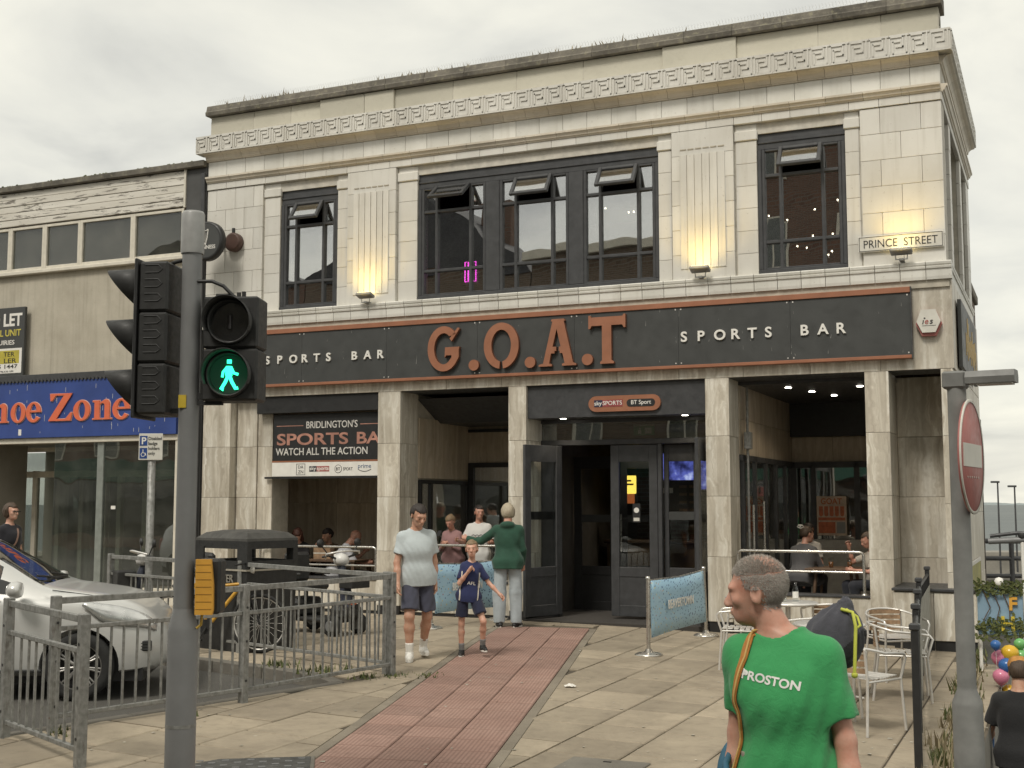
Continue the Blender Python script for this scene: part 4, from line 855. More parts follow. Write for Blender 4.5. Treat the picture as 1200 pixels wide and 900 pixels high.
rmb = MB(); rmb.box(SX(-19), SX(-12.5), 3.6, 3.7, 0, 3); rmb.box(SX(-19), SX(-12.5), .12, 3.6, 2.84, 2.9); rmb.box(SX(-12.56), SX(-12.5), .12, 3.6, 0, 2.85); rmb.box(SX(-19), SX(-12.5), .3, 3.6, -.2, .02); rmb.box(SX(-17.3), SX(-17.2), .12, 1.3, 0, 2.85)
rmb.build('shop_interior', P('empty_shop', (.27, .25, .21), .9, sc=2), shop)
st_ = MB().box(SX(-13.95), SX(-13.85), .033, .035, 1.62, 1.68).build('sticker', M['white'], shop)
tl = empty('to_let_board', W(-16.45, -.06, 4.66), PANG, 'dark to let board on the rendered wall at left edge', 'sign')
MB().box(-.62, .46, -.03, .03, -.66, .66, .006).build('board', M['signblack'], tl); MB().box(-.62, .42, -.034, -.03, -.56, -.1).build('white_panel', M['white'], tl); MB().box(-.5, .36, -.037, -.034, -.38, -.14).build('yellow_panel', P('agent_yellow', (.45, .38, .05), .5), tl)
text('lettering', 'TO LET', M['white'], tl, (-.56, -.032, .32), .32, .004, fit=.96, bold=.03); text('lettering', 'RETAIL UNIT', P('agent_text', (.55, .47, .08), .5), tl, (-.56, -.032, .13), .17, .004, fit=.94, bold=.015); text('lettering', 'ENQUIRIES', M['white'], tl, (-.45, -.032, -.03), .12, .004, fit=.68, bold=.01)
text('lettering', 'TER', M['black'], tl, (-.02, -.039, -.25), .12, .003, fit=.27); text('lettering', 'LER', M['black'], tl, (.0, -.039, -.37), .12, .003, fit=.3); text('lettering', '5 1447', M['black'], tl, (-.15, -.036, -.47), .1, .003, fit=.48, bold=.01); text('lettering', 're.co.uk', M['black'], tl, (-.1, -.036, -.54), .06, .003, fit=.34)

# ================================================================== ground, road, paving
def sheet(name, poly, zf, mat, nx=1.0, cuts=((-16, 9), (-4, 40))):
    bm = bmesh.new(); bm.faces.new([bm.verts.new((x, y, 0)) for x, y in poly])
    for ax, (a, b) in enumerate(cuts):
        v = a
        while v <= b:
            no = (1, 0, 0) if ax == 0 else (0, 1, 0); co = (v, 0, 0) if ax == 0 else (0, v, 0)
            bmesh.ops.bisect_plane(bm, geom=bm.verts[:]+bm.edges[:]+bm.faces[:], plane_co=co, plane_no=no); v += nx
    for v in bm.verts: v.co.z = zf(v.co.x, v.co.y)
    bmesh.ops.recalc_face_normals(bm, faces=bm.faces)
    if sum(f.normal.z for f in bm.faces) < 0: bmesh.ops.reverse_faces(bm, faces=bm.faces)
    me = bpy.data.meshes.new(name); bm.to_mesh(me); bm.free(); me.materials.append(mat)
    for p_ in me.polygons: p_.use_smooth = True
    return link(name, me)
def wl(x, y): w = W(x, y); return (w.x, w.y)
LXE = .62                                                     # edge of the upper pavement towards the lower side street
road = tag(sheet('road', [wl(-300, -300), wl(LXE, -300), wl(LXE, 4), wl(-300, 4)], lambda x, y: G(x, y)-.115, M['asphalt'], 1.5), kind='structure')
side = tag(sheet('side_street', [wl(LXE, -60), wl(80, -60), wl(80, 16), wl(LXE, 16)], lambda x, y: GS(x, y)-.115, M['asphalt'], 1.0, ((-2, 14), (-2, 30))), kind='structure')
PAVE = [(-5.6, 6.6), (-4.45, 9.2), (-3.72, 10.05), (-1.72, 12.55), (-2.0, 13.0), (-3.9, 14.35), (-9.0, 17.9), (-16.0, 22.6), wl(-21, .45), wl(.18, .45), wl(.18, -1), wl(LXE, -1), wl(LXE, -9.3), wl(1.15, -10.0), wl(1.15, -10.9)]
def inside(x, y, poly=PAVE):
    c = False; n = len(poly)
    for i in range(n):
        (x1, y1), (x2, y2) = poly[i], poly[i-1]
        if (y1 > y) != (y2 > y) and x < (x2-x1)*(y-y1)/(y2-y1)+x1: c = not c
    return c
pave = tag(sheet('pavement', PAVE, lambda x, y: G(x, y)-.012, M['bed'], .5), kind='structure')
# the drop to the side street, with its retaining wall
rt = MB(); n = 40
for i in range(n):
    y0_, y1_ = -10.9+i*11.5/n, -10.9+(i+1)*11.5/n
    a, b = W(LXE, y0_), W(LXE, y1_); rt.add([(a.x, a.y, G(a.x, a.y)-.01), (b.x, b.y, G(b.x, b.y)-.01), (b.x, b.y, GS(b.x, b.y)-.3), (a.x, a.y, GS(a.x, a.y)-.3)], [(0, 1, 2, 3)])
tag(rt.build('retaining_wall', M['concrete']), 'concrete retaining wall between upper pavement and lower side street', 'wall')
def kerbrun(pts, name='kerb_stone'):
    for (x0, y0), (x1, y1) in zip(pts[:-1], pts[1:]):
        d = Vector((x1-x0, y1-y0, 0)); n = max(1, round(d.length/.9)); d /= n; a = math.atan2(d.y, d.x)
        for i in range(n):
            x, y = x0+d.x*(i+.5), y0+d.y*(i+.5); s = G(x+d.x/2, y+d.y/2)-G(x-d.x/2, y-d.y/2)
            o = MB().box(-d.length/2+.005, d.length/2-.005, -.065, .065, -.14, .008, .012).build(name, M['kerb'], pave, (x, y, G(x, y)), (0, -math.atan2(s, d.length), a))
kerbrun(PAVE[0:8]); kerbrun([PAVE[0], (PAVE[-1][0], PAVE[-1][1])])
# red tactile path
TA, TB = Vector((-.99, 8.0, 0)), Vector((.515, 17.9, 0)); td = (TB-TA).normalized(); tn = Vector((td.y, -td.x, 0))
THW = .63
def on_path(x, y, m=0.0):
    d = Vector((x, y, 0))-TA; return abs(d.dot(tn)) < THW+m and -2 < d.dot(td) < (TB-TA).length-.1
def place(me, name, x, y, rz, dz=0.0):
    e = .2; gx = (G(x+e, y)-G(x-e, y))/(2*e); gy = (G(x, y+e)-G(x, y-e))/(2*e)
    n = Vector((-gx, -gy, 1)).normalized(); q = Vector((0, 0, 1)).rotation_difference(n).to_matrix() @ Matrix.Rotation(rz, 3, 'Z')
    o = link(name, me, pave, (x, y, G(x, y)+dz)); o.rotation_euler = q.to_euler(); return o
tm = MB().box(-.2065, .2065, -.2065, .2065, -.03, .006, .006).mesh('tactile_tile', M['tactile'])
pa = -math.atan2(td.x, td.y); Lp = (TB-TA).length
for i in range(-3, int(Lp/.42)):
    for j in range(3):
        c = TA+td*(i*.42+.21)+tn*((j-1)*.42); place(tm, 'tactile_tile', c.x, c.y, pa+random.uniform(-.006, .006), random.uniform(-.002, .002)).rotation_euler.rotate_axis('Z', random.choice((0, R(90), R(180))))
em = MB().box(-.045, .045, -.298, .298, -.03, .003, .004).mesh('edging', M['edging'])
for i in range(-2, int(Lp/.6)):
    for s in (-1, 1):
        c = TA+td*(i*.6+.3)+tn*s*.68; place(em, 'edging', c.x, c.y, pa)
# flags in the frame of the pub
fms = [MB().box(-w/2+.006, w/2-.006, -h/2+.006, h/2-.006, -.04, .004, .008).mesh('flag', M['flag']) for w, h in ((.60, .90), (.60, .75), (.60, .60))]
def clip(poly, o, n):
    """keep the side of the line through o where n points"""
    out = []
    for i in range(len(poly)):
        p, q = poly[i-1], poly[i]; dp = (p[0]-o[0])*n[0]+(p[1]-o[1])*n[1]; dq = (q[0]-o[0])*n[0]+(q[1]-o[1])*n[1]
        if (dp >= 0) != (dq >= 0): t = dp/(dp-dq); out.append((p[0]+(q[0]-p[0])*t, p[1]+(q[1]-p[1])*t))
        if dq >= 0: out.append(q)
    return out
def area(p): return abs(sum(p[i-1][0]*p[i][1]-p[i][0]*p[i-1][1] for i in range(len(p))))/2 if len(p) > 2 else 0
cand = []
KE = list(zip(PAVE[0:7], PAVE[1:8]))
for col in range(-32, 3):
    x = col*.603+.3; y = -12.5+random.uniform(0, .9)
    while y < .1:
        k = random.choice((0, 0, 0, 1, 2)); h = (.90, .75, .60)[k]; w_ = W(x, y+h/2); full = True
        poly = [wl(x+a*.294, y+h/2+b*(h/2-.006)) for a, b in ((-1, -1), (1, -1), (1, 1), (-1, 1))]; a0 = area(poly)
        d = Vector((w_.x, w_.y, 0))-TA; sgn = 1 if d.dot(tn) > 0 else -1
        if abs(d.dot(tn)) < 1.5 and d.dot(td) < Lp: o_ = TA+tn*sgn*.73; poly = clip(poly, o_, tn*sgn)
        for (xa, ya), (xb, yb) in KE:
            e = Vector((xb-xa, yb-ya, 0)); n_ = Vector((e.y, -e.x, 0)).normalized(); t = ((w_.x-xa)*e.x+(w_.y-ya)*e.y)/e.length_squared; dd = abs((w_.x-xa)*n_.x+(w_.y-ya)*n_.y)
            if -.05 < t < 1.05 and dd < .8: poly = clip(poly, (xa+n_.x*.07, ya+n_.y*.07), n_)
        ar_ = area(poly)
        if x < LXE-.2 and ar_ > .02 and inside(w_.x+(0 if ar_ > .98*a0 else 0), w_.y) | (ar_ < .98*a0) and 6.3 < w_.y < 23 and w_.x > -.49*w_.y-1.0:
            cx, cy = sum(p[0] for p in poly)/len(poly), sum(p[1] for p in poly)/len(poly)
            if inside(cx, cy): cand.append((cy, k if ar_ > .98*a0 else -1, w_.x, w_.y, poly))
        y += h+.010
cand.sort(key=lambda c: c[0]); print('flags', len(cand))
rest = MB()
for i, (_, k, x, y, poly) in enumerate(cand):
    if k >= 0 and i < 300: place(fms[k], 'flag', x, y, PANG+random.uniform(-.004, .004), random.uniform(-.002, .002)).rotation_euler.rotate_axis('X', random.uniform(-.004, .004)); continue
    mb = MB() if i < 300 else rest; n = len(poly); c = (sum(p[0] for p in poly)/n, sum(p[1] for p in poly)/n)
    vs = [(px, py, G(px, py)-.04) for px, py in poly]+[(px, py, G(px, py)+.002) for px, py in poly]+[(px+(c[0]-px)*.015, py+(c[1]-py)*.015, G(px, py)+.004) for px, py in poly]
    mb.add(vs, [tuple(range(2*n, 3*n))]+[(j, (j+1) % n, n+(j+1) % n, n+j) for j in range(n)]+[(n+j, n+(j+1) % n, 2*n+(j+1) % n, 2*n+j) for j in range(n)])
    if i < 300: mb.build('flag', M['flag'], pave, fix=True)
if rest.v: tag(rest.build('far_flags', M['flag'], pave, fix=True), kind='stuff')
# cut pieces where flags meet path and kerb are mortar; drain cover and inspection lids
dr = empty('drain_cover', (-1.85, 8.95, G(-1.85, 8.95)), R(8), 'dark patterned steel inspection cover in paving left of red path', 'cover')
MB().box(-.45, .45, -.30, .30, -.02, .010, .004).build('frame', M['kerb'], dr); MB().box(-.42, .42, -.27, .27, .0, .0145, .003).build('lid', P('steel_lid', (.10, .10, .095), .5, .4, var=.3), dr)
for i in range(9):
    for j in range(6): MB().box(-.39+i*.09, -.39+i*.09+.05, -.24+j*.085, -.24+j*.085+.03, .0145, .019).build('stud', M['polegrey'], dr) if (i+j) % 2 else None
dr2 = empty('inspection_lid', (.62, 9.1, G(.62, 9.1)), R(-23), 'grey stone inspection lid set in the paving by bottom edge', 'cover'); MB().box(-.3, .3, -.3, .3, -.02, .012, .004).build('lid', M['kerb'], dr2)
for s in (-1, 1): MB().box(-.03, .03, s*.2-.01, s*.2+.01, .012, .016).build('lifting_slot', M['black'], dr2)
# litter, leaves, weeds
lt = MB()
for i in range(230):
    x = random.uniform(-3.2, 4.2); y = random.uniform(8.5, 17.6)
    if not inside(x, y): continue
    r = random.uniform(.006, .022)*(1.6 if random.random() < .1 else 1); a = random.uniform(0, 6.3); z = G(x, y)+.008
    lt.add([(x+r*math.cos(a+k*1.57)*random.uniform(.5, 1.2), y+r*math.sin(a+k*1.57), z+random.uniform(0, .006)) for k in range(4)], [(0, 1, 2, 3)])
tag(lt.build('litter_specks', P('paper_specks', (.42, .39, .32), .8, var=.4)), 'scattered specks of paper and petals on the paving', 'litter', kind='stuff')
def crumple(name, x, y, r, label, mat):
    mb = MB(); n = 11; pts = []
    for i in range(n):
        for j in range(n):
            u, v = (i/(n-1)-.5)*2, (j/(n-1)-.5)*2; d = math.hypot(u, v)
            pts.append((x+u*r*(1-.35*d*random.uniform(.4, 1)), y+v*r*.6*(1-.35*d*random.uniform(.2, 1)), G(x, y)+.012+r*.55*max(0, random.uniform(.05, 1)*(1-d*.6))))
    mb.add(pts, [(i*n+j, i*n+j+1, (i+1)*n+j+1, (i+1)*n+j) for i in range(n-1) for j in range(n-1)]); return tag(mb.build(name, mat), label, 'litter')
crumple('paper_tissue', .58, 12.6, .075, 'crumpled white tissue lying on the paving right of path', M['white'])
wd = MB()
def tuft(x, y, z, n, h, s):
    for i in range(n):
        a = random.uniform(0, 6.3); r = random.uniform(0, s); bx_, by_ = x+r*math.cos(a), y+r*math.sin(a); l = random.uniform(.4, 1)*h; w2 = .006+.01*random.random(); t = random.uniform(0, 6.3); lean = random.uniform(.1, .7)*l
        wd.add([(bx_-w2*math.sin(t), by_+w2*math.cos(t), z), (bx_+w2*math.sin(t), by_-w2*math.cos(t), z), (bx_+lean*math.cos(t), by_+lean*math.sin(t), z+l)], [(0, 1, 2)])
for x, y, n, h, s in [(-2.75, 10.75, 30, .06, .12), (-1.95, 13.15, 90, .10, .30), (-2.5, 13.5, 80, .09, .25), (-1.5, 12.85, 50, .06, .2), (-3.5, 9.9, 40, .07, .15), (-1.25, 13.0, 40, .05, .2), (-.9, 13.1, 40, .04, .25)]: tuft(x, y, G(x, y), n, h, s)
for i in range(32):
    y = -8.2+i*.25; w_ = W(.42-.06*y/8+random.uniform(-.1, .1)-.25*(y+8)/8, y); tuft(w_.x, w_.y, G(w_.x, w_.y), random.randint(8, 34), random.uniform(.05, .20), .10)
tag(wd.build('weeds', M['weed']), 'weeds growing in the kerb and fence line', 'weeds', kind='stuff')
dwd = MB(); wd_old = wd; wd = dwd
for i in range(26):
    y = -8.0+i*.3; w_ = W(.45-.25*(y+8)/8+random.uniform(-.1, .1), y); tuft(w_.x, w_.y, G(w_.x, w_.y), random.randint(10, 26), random.uniform(.06, .22), .12)
tag(dwd.build('dry_weeds', M['dryweed']), 'dry brown weeds along the black fence', 'weeds', kind='stuff')

# ================================================================== guard rails
def guardrail(pts, label, group='galvanised guard rail panels', bars=13):
    x0, y0 = pts[0]; g = empty('guard_rail', (x0, y0, G(x0, y0)), 0, label, 'railing', group); z0 = G(x0, y0)
    bar = MB().box(-.008, .008, -.008, .008, 0, 1.0).mesh('bar', M['galv'])
    def rel(x, y, z): return (x-x0, y-y0, z+G(x, y)-z0)
    for k, (x, y) in enumerate(pts):
        a = pts[min(k+1, len(pts)-1)]; b = pts[max(k-1, 0)]; an = math.atan2(a[1]-b[1], a[0]-b[0])
        p_ = MB().box(-.035, .035, -.035, .035, -.1, 1.06, .006).build('post', M['galv'], g, rel(x, y, 0), (0, 0, an))
        for z in (.2, .55, .85): MB().lathe([(.012, -.038), (.010, -.034)], (0, 0, z), 8, axis='y').build('bolt_hole', M['black'], p_)
    for (xa, ya), (xb, yb) in zip(pts[:-1], pts[1:]):
        d = Vector((xb-xa, yb-ya, 0)); an = math.atan2(d.y, d.x); u = d.normalized()
        for z, h in ((1.02, .05), (.80, .035), (.12, .035)):
            A, B = Vector(rel(xa, ya, z)), Vector(rel(xb, yb, z)); e = (B-A); c = (A+B)/2; ln = e.length-.07
            MB().box(-ln/2, ln/2, -.018, .018, -h/2, h/2, .004).build('rail', M['galv'], g, c, (0, -math.atan2(e.z, math.hypot(e.x, e.y)), an))
        n = round(d.length/.125)
        for i in range(1, n):
            x, y = xa+d.x*i/n, ya+d.y*i/n; o = link('bar', bar, g, rel(x, y, .13), (random.gauss(0, .008), random.gauss(0, .008), an)); o.scale = (1, 1, .66)
    return g
guardrail([(-3.62, 9.95), (-2.42, 11.35), (-1.25, 13.04)], 'galvanised guard rail running from the car front to the red path')
guardrail([(-3.90, 9.72), (-3.01, 8.83)], 'nearest galvanised guard rail panel at bottom left corner')
guardrail([(-1.31, 13.12), (-3.15, 14.55), (-5.3, 16.5)], 'galvanised guard rail in front of the black litter bin')

# ================================================================== traffic signal
tx, ty = -1.90, 7.25; tz = G(tx, ty)+.13
ts = empty('traffic_signal', (tx, ty, tz), 0, 'grey traffic signal pole with green man lit and yellow push button', 'traffic light')
MB().lathe([(.086, -.4), (.086, 1.02), (.082, 1.05), (.062, 1.13), (.058, 1.15)], n=28).build('pole_base', M['polegrey'], ts); MB().lathe([(.0575, 1.15), (.0575, 3.47)], n=28).build('pole', M['polegrey'], ts)
MB().lathe([(.0872, .48), (.0872, .50)], n=28).build('pole_band', M['galv'], ts); MB().lathe([(.066, 3.23), (.068, 3.24), (.068, 3.47), (.060, 3.485), (.001, 3.488)], n=28).build('pole_cap', P('cap_grey', (.30, .30, .29), .45), ts)
MB().box(-.045, .0, -.062, -.045, 2.31, 2.385).build('yellow_tag', P('tag_yellow', (.5, .36, .03), .5), ts)
# pedestrian head faces the camera
ph = MB().box(-.165, .165, -.05, .16, 0, .305, .012).box(-.165, .165, -.05, .16, .309, .614, .012).build('pedestrian_head', M['plastic'], ts, (.255, -.03, 2.35), (0, 0, R(-4)))
for z in (.152, .461):
    MB().lathe([(.125, -.055), (.135, -.05), (.132, -.085), (.122, -.088), (.118, -.06), (.112, -.05)], (0, 0, z), 30, axis='y', close=False).build('lens_ring', M['plastic'], ph)
    q = MB(); n = 22
    for (r_, y_) in ((.132, -.08), (.140, -.12)): pass
    vs = []
    for i in range(n+1):
        a = R(-25+230*i/n); vs += [(.136*math.cos(a), -.06, z+.136*math.sin(a)), (.142*math.cos(a), -.15-.03*math.sin(a), z+.142*math.sin(a)), (.139*math.cos(a), -.15-.03*math.sin(a), z+.139*math.sin(a)), (.132*math.cos(a), -.06, z+.132*math.sin(a))]
    q.add(vs, [(i*4+j, i*4+(j+1) % 4, (i+1)*4+(j+1) % 4, (i+1)*4+j) for i in range(n) for j in range(4)], 0, True)
    q.build('visor', M['hoodgrey'], ph, fix=True); MB().lathe([(.116, -.052), (.116, -.05)], (0, 0, z), 30, axis='y').build('lens', P('lens_dark', (.012, .012, .013), .15), ph)
gm = MB(); gr_ = mat_emit('green_man', (.03, 1.0, .42), 2.2); Y = -.056; zc = .152
def limb(pts, r): gm.tube([(x, Y, zc+z) for x, z in pts], r, 8)
limb([(.002, .064), (.002, .086)], [.014, .014]); limb([(.0, .048), (.0, .0), (.002, -.012)], [.018, .021, .019])
limb([(-.008, .046), (-.034, .014), (-.038, -.016)], .008); limb([(.012, .044), (.030, .008), (.056, .0)], .008); limb([(-.005, -.01), (-.020, -.045), (-.044, -.085), (-.030, -.088)], .010); limb([(.006, -.01), (.020, -.045), (.042, -.082), (.056, -.078)], .010)
gm.build('green_man', gr_, ph)
MB().lathe([(.112, -.0535), (.112, -.0525)], (0, 0, zc), 30, axis='y').build('lit_lens', mat_emit('green_glow', (.004, .12, .05), .12), ph)
rmn = MB(); rmn.tube([(0, -.054, .50), (0, -.054, .42)], .014, 8); rmn.build('red_man', P('red_man_off', (.03, .027, .027), .4), ph)
MB().box(-.10, -.02, -.02, .1, .614, .635, .004).box(.03, .05, -.03, -.01, .614, .64).box(.06, .08, -.03, -.01, .614, .645).build('head_clip', M['plastic'], ph)
MB().tube([(.03, -.03, 3.06), (.13, -.04, 3.06), (.20, -.05, 3.03), (.26, -.05, 2.97), (.28, -.05, 2.955)], .011, 8).build('cable', M['plastic'], ts)
MB().box(.05, .2, -.02, .02, 2.33, 2.35).box(.05, .12, -.02, .02, 2.36, 2.40).build('head_bracket', M['black'], ts)
# vehicle head faces left: stacked sections with cone hoods
vh = empty('vehicle_head', (0, 0, 0)); bpy.data.objects.remove(vh)
vm = MB()
for k in range(3): vm.box(-.09, .09, -.15, .15, k*.302, k*.302+.298, .014)
vh = vm.build('vehicle_head', M['plastic'], ts, (-.185, .06, 2.27), (0, 0, R(-7)))
for k in range(3):
    for i in range(3):
        z = k*.302+.06+i*.085; MB().tube([(-.05+.0, -.1505, z), (.03, -.1505, z), (.055, -.1505, z+.02), (.03, -.1505, z+.045), (-.05, -.1505, z+.045)], .004, 6).build('grip', M['hoodgrey'], vh)
    h = MB(); vs = []; n = 22
    for i in range(n+1):
        a = R(-80+340*i/n); c_, s_ = math.cos(a), math.sin(a)
        ext = -.10-.03-.21*(s_+1)/2
        vs += [(-.09, .132*c_, .15+.132*s_), (ext, .118*c_, .155+.120*s_), (ext, .114*c_, .155+.116*s_), (-.09, .126*c_, .15+.126*s_)]
    h.add(vs, [(i*4+j, i*4+(j+1) % 4, (i+1)*4+(j+1) % 4, (i+1)*4+j) for i in range(n) for j in range(4)], 0, True); h.build('hood', M['hoodgrey'], vh, (0, 0, k*.302), fix=True)
    MB().lathe([(.118, -.100), (.118, -.092)], (0, 0, k*.302+.15), 24, axis='x').build('lens', P('signal_lens_dark', (.03, .02, .015), .2), vh)
MB().box(-.112, -.093, -.165, .165, -.02, .92, .006).build('backing_board', M['black'], vh)
MB().tube([(-.18, .08, 3.17), (-.12, .05, 3.19), (-.05, .02, 3.2)], .012, 8).box(-.20, -.04, .0, .06, 2.28, 2.31).build('signal_bracket', M['plastic'], ts)
# push button box
pb = MB().box(.0, .135, -.05, .10, 0, .315, .015).build('button_box', M['plastic'], ts, (.085, .0, 1.12))
q = MB(); prof = [(0, 0), (.098, 0), (.104, .03), (.102, .17), (.086, .315), (0, .315)]; q.prism(prof, -.085, -.049); q.build('button_front', M['yellow'], pb, fix=True)
for i in range(7): MB().box(.004, .096-.001*i, -.0865, -.084, .03+i*.042, .034+i*.042).build('groove', P('groove_yellow', (.30, .15, .02), .6), pb)
MB().tube([(.03, -.03, 0), (.025, -.03, -.06), (.0, -.03, -.08)], .008, 6).build('button_wire', P('wire_yellow', (.45, .3, .05), .6), pb)

# ================================================================== parking sign
px_, py_ = -4.77, 16.41
pk = empty('parking_sign', (px_, py_, G(px_, py_)), R(-2), 'galvanised post with disabled badge holders parking plate', 'sign')
MB().lathe([(.05, -.1), (.05, 2.62), (.001, 2.63)], n=16).build('post', M['galv'], pk); MB().box(-.16, .16, -.065, -.055, 2.29, 2.64, .006).build('plate', M['dull_white'], pk)
bl = P('parking_blue', (.02, .06, .22), .5); MB().box(-.145, -.045, -.068, -.065, 2.48, 2.61).build('blue_square', bl, pk); MB().box(-.145, -.045, -.068, -.065, 2.31, 2.45).build('blue_square', bl, pk)
text('lettering', 'P', M['white'], pk, (-.125, -.0695, 2.50), .13, .003, bold=.02)
MB().tube([(-.10, -.069, 2.43), (-.10, -.069, 2.385), (-.07, -.069, 2.38), (-.06, -.069, 2.35)], .006, 6).tube([(-.105, -.069, 2.39), (-.125, -.069, 2.365), (-.11, -.069, 2.335), (-.085, -.069, 2.335), (-.075, -.069, 2.36)], .005, 6).build('wheelchair_mark', M['white'], pk)
for i, s in enumerate(('Disabled', 'badge', 'holders', 'only')): text('lettering', s, M['black'], pk, (-.03, -.0665, 2.555-i*.065), .06, .003, fit=(.175, .12, .15, .09)[i], bold=.01)
# ================================================================== parked cars
def spline(pts, n):
    """smooth samples through (x, value) pairs"""
    xs = [p[0] for p in pts]; ys = [p[1] for p in pts]; out = []
    m = [(ys[min(i+1, len(ys)-1)]-ys[max(i-1, 0)])/(xs[min(i+1, len(xs)-1)]-xs[max(i-1, 0)]) for i in range(len(xs))]
    def f(x):
        if x <= xs[0]: return ys[0]
        if x >= xs[-1]: return ys[-1]
        i = max(k for k in range(len(xs)-1) if xs[k] <= x); h = xs[i+1]-xs[i]; t = (x-xs[i])/h
        return (2*t**3-3*t*t+1)*ys[i]+(t**3-2*t*t+t)*h*m[i]+(-2*t**3+3*t*t)*ys[i+1]+(t**3-t*t)*h*m[i+1]
    return f
def m_carpaint(name, col):
    t = NT(name); n = t.noise(t.co(), 3, 3); c = t.ramp(n, (.3, tuple(x*.94 for x in col)), (.7, col)); m = t.set(c, .30, .25); t.b.inputs['Coat Weight'].default_value = .7; t.b.inputs['Coat Roughness'].default_value = .08; return m
def car(label, paint, loc, rz, group=None, tall=0.0):
    c = empty('parked_car', loc, rz, label, 'car', group)
    # x forward, nose at x = 2.05; y = half width; heights from the ground
    belt = spline([(-2.1, .90), (-1.6, 1.0), (-.6, .99), (.4, .96), (1.0, .93), (1.45, .87), (1.85, .76), (2.03, .60), (2.1, .5)], 0)
    top = spline([(-2.1, .98), (-1.9, 1.10), (-1.45, 1.42), (-.9, 1.54), (-.2, 1.57), (.15, 1.51), (.55, 1.29), (.92, 1.07), (1.2, 1.02), (1.6, .95), (1.85, .84), (2.03, .65), (2.1, .5)], 0)
    halfw = spline([(-2.1, .62), (-1.95, .76), (-1.5, .84), (-.5, .865), (.6, .865), (1.3, .845), (1.7, .78), (1.95, .66), (2.1, .45)], 0)
    bot = spline([(-2.1, .42), (-1.9, .30), (-1.5, .24), (1.4, .22), (1.9, .24), (2.1, .34)], 0)
    def zt(x): return top(x)+tall*max(0, min(1, (1.0-x)*2))*1.0
    xs = np.linspace(-2.1, 2.1, 57); NP = 15; vs = []
    for x in xs:
        hw, b, tp, bo = halfw(x), belt(x), zt(x), bot(x); cab = max(0.0, min(1.0, (tp-b-.10)/.30)); row = []
        row.append((0.0, bo)); row.append((hw*.80, bo)); row.append((hw*.965, bo+.05)); row.append((hw*.99, bo+.12)); row.append((hw, (bo+b)*.5)); row.append((hw*.995, b*.72+bo*.28)); row.append((hw*.985, b-.07)); row.append((hw*.955, b))
        rw2 = hw*(.955-.20*cab); e = tp-b
        row.append((hw*(.94-.025*cab)*(1-.02*(1-cab)), b+e*.12+.004)); row.append((hw*.955+(rw2-hw*.955)*.55-.04*(1-cab), b+e*.52)); row.append((rw2-.06*(1-cab)-.03, b+e*.84)); row.append((rw2*.90-.06*(1-cab), b+e*.95)); row.append((rw2*.62, b+e*.99)); row.append((rw2*.3, tp)); row.append((0.0, tp+.004))
        vs.append(row)
    V = []; Fc = []; mi = []
    for i, row in enumerate(vs):
        for (y, z) in row: V.append((xs[i], y, z))
    for i, row in enumerate(vs):
        for (y, z) in row: V.append((xs[i], -y, z))
    n0 = len(xs)*NP
    for s in (0, 1):
        for i in range(len(xs)-1):
            for j in range(NP-1):
                a = s*n0+i*NP+j; q = (a, a+1, a+NP+1, a+NP); xm = (xs[i]+xs[i+1])/2; e = zt(xm)-belt(xm); g = 0
                if 8 <= j <= 10 and -1.55 < xm < .66-.16*(j-8) and e > .12 and not (-.30 < xm < -.20): g = 1
                if .22 < xm < .90 and j >= 11: g = 1
                if -1.95 < xm < -1.5 and j >= 11: g = 1
                Fc.append(q if s == 0 else q[::-1]); mi.append(g)
    me = bpy.data.meshes.new('body'); me.from_pydata(V, [], Fc); me.materials.append(paint); me.materials.append(M['carglass'])
    bm = bmesh.new(); bm.from_mesh(me)
    for f, g in zip(bm.faces, mi): f.material_index = g; f.smooth = True
    bmesh.ops.remove_doubles(bm, verts=bm.verts, dist=.0015); bmesh.ops.recalc_face_normals(bm, faces=bm.faces)
    ends = [f for f in bmesh.ops.holes_fill(bm, edges=[e_ for e_ in bm.edges if e_.is_boundary])['faces']]
    for f in ends: f.material_index = 0
    bm.to_mesh(me); bm.free()
    tmp = bpy.data.objects.new('tmp', me); COL.objects.link(tmp); cut = MB()
    for wx_ in (-1.28, 1.28):
        for s in (-1, 1): cut.lathe([(.36, s*.55), (.36, s*1.1)] if s > 0 else [(.36, -1.1), (.36, -.55)], (wx_, 0, .315), 36, axis='y')
    co_ = cut.build('cut', M['tyre'], fix=True); md = tmp.modifiers.new('b', 'BOOLEAN'); md.operation = 'DIFFERENCE'; md.solver = 'EXACT'; md.object = co_
    me2 = bpy.data.meshes.new_from_object(tmp.evaluated_get(bpy.context.evaluated_depsgraph_get()))
    bpy.data.objects.remove(tmp); bpy.data.objects.remove(co_)
    for p_ in me2.polygons: p_.use_smooth = True
    body = link('body', me2, c); me2.name = 'body'
    md = body.modifiers.new('edge', 'EDGE_SPLIT'); md.split_angle = R(38)
    MB().box(-1.9, 1.85, -.70, .70, .16, .45).box(-1.6, .9, -.7, .7, .45, .62).build('underbody', M['black'], c)
    MB().box(-.9, -.4, -.62, -.12, .5, 1.05, .05).box(-.9, -.4, .12, .62, .5, 1.05, .05).box(.0, .35, -.62, -.12, .45, .6).box(.55, 1.0, -.7, .7, .72, .88, .05).build('seats', M['signblack'], c)
    rim = MB(); rim.lathe([(.205, -.085), (.225, -.09), (.222, .06), (.20, .06)], (0, 0, 0), 32, axis='y', close=False); rim.lathe([(.045, -.085), (.05, -.075), (.05, .0)], (0, 0, 0), 16, axis='y')
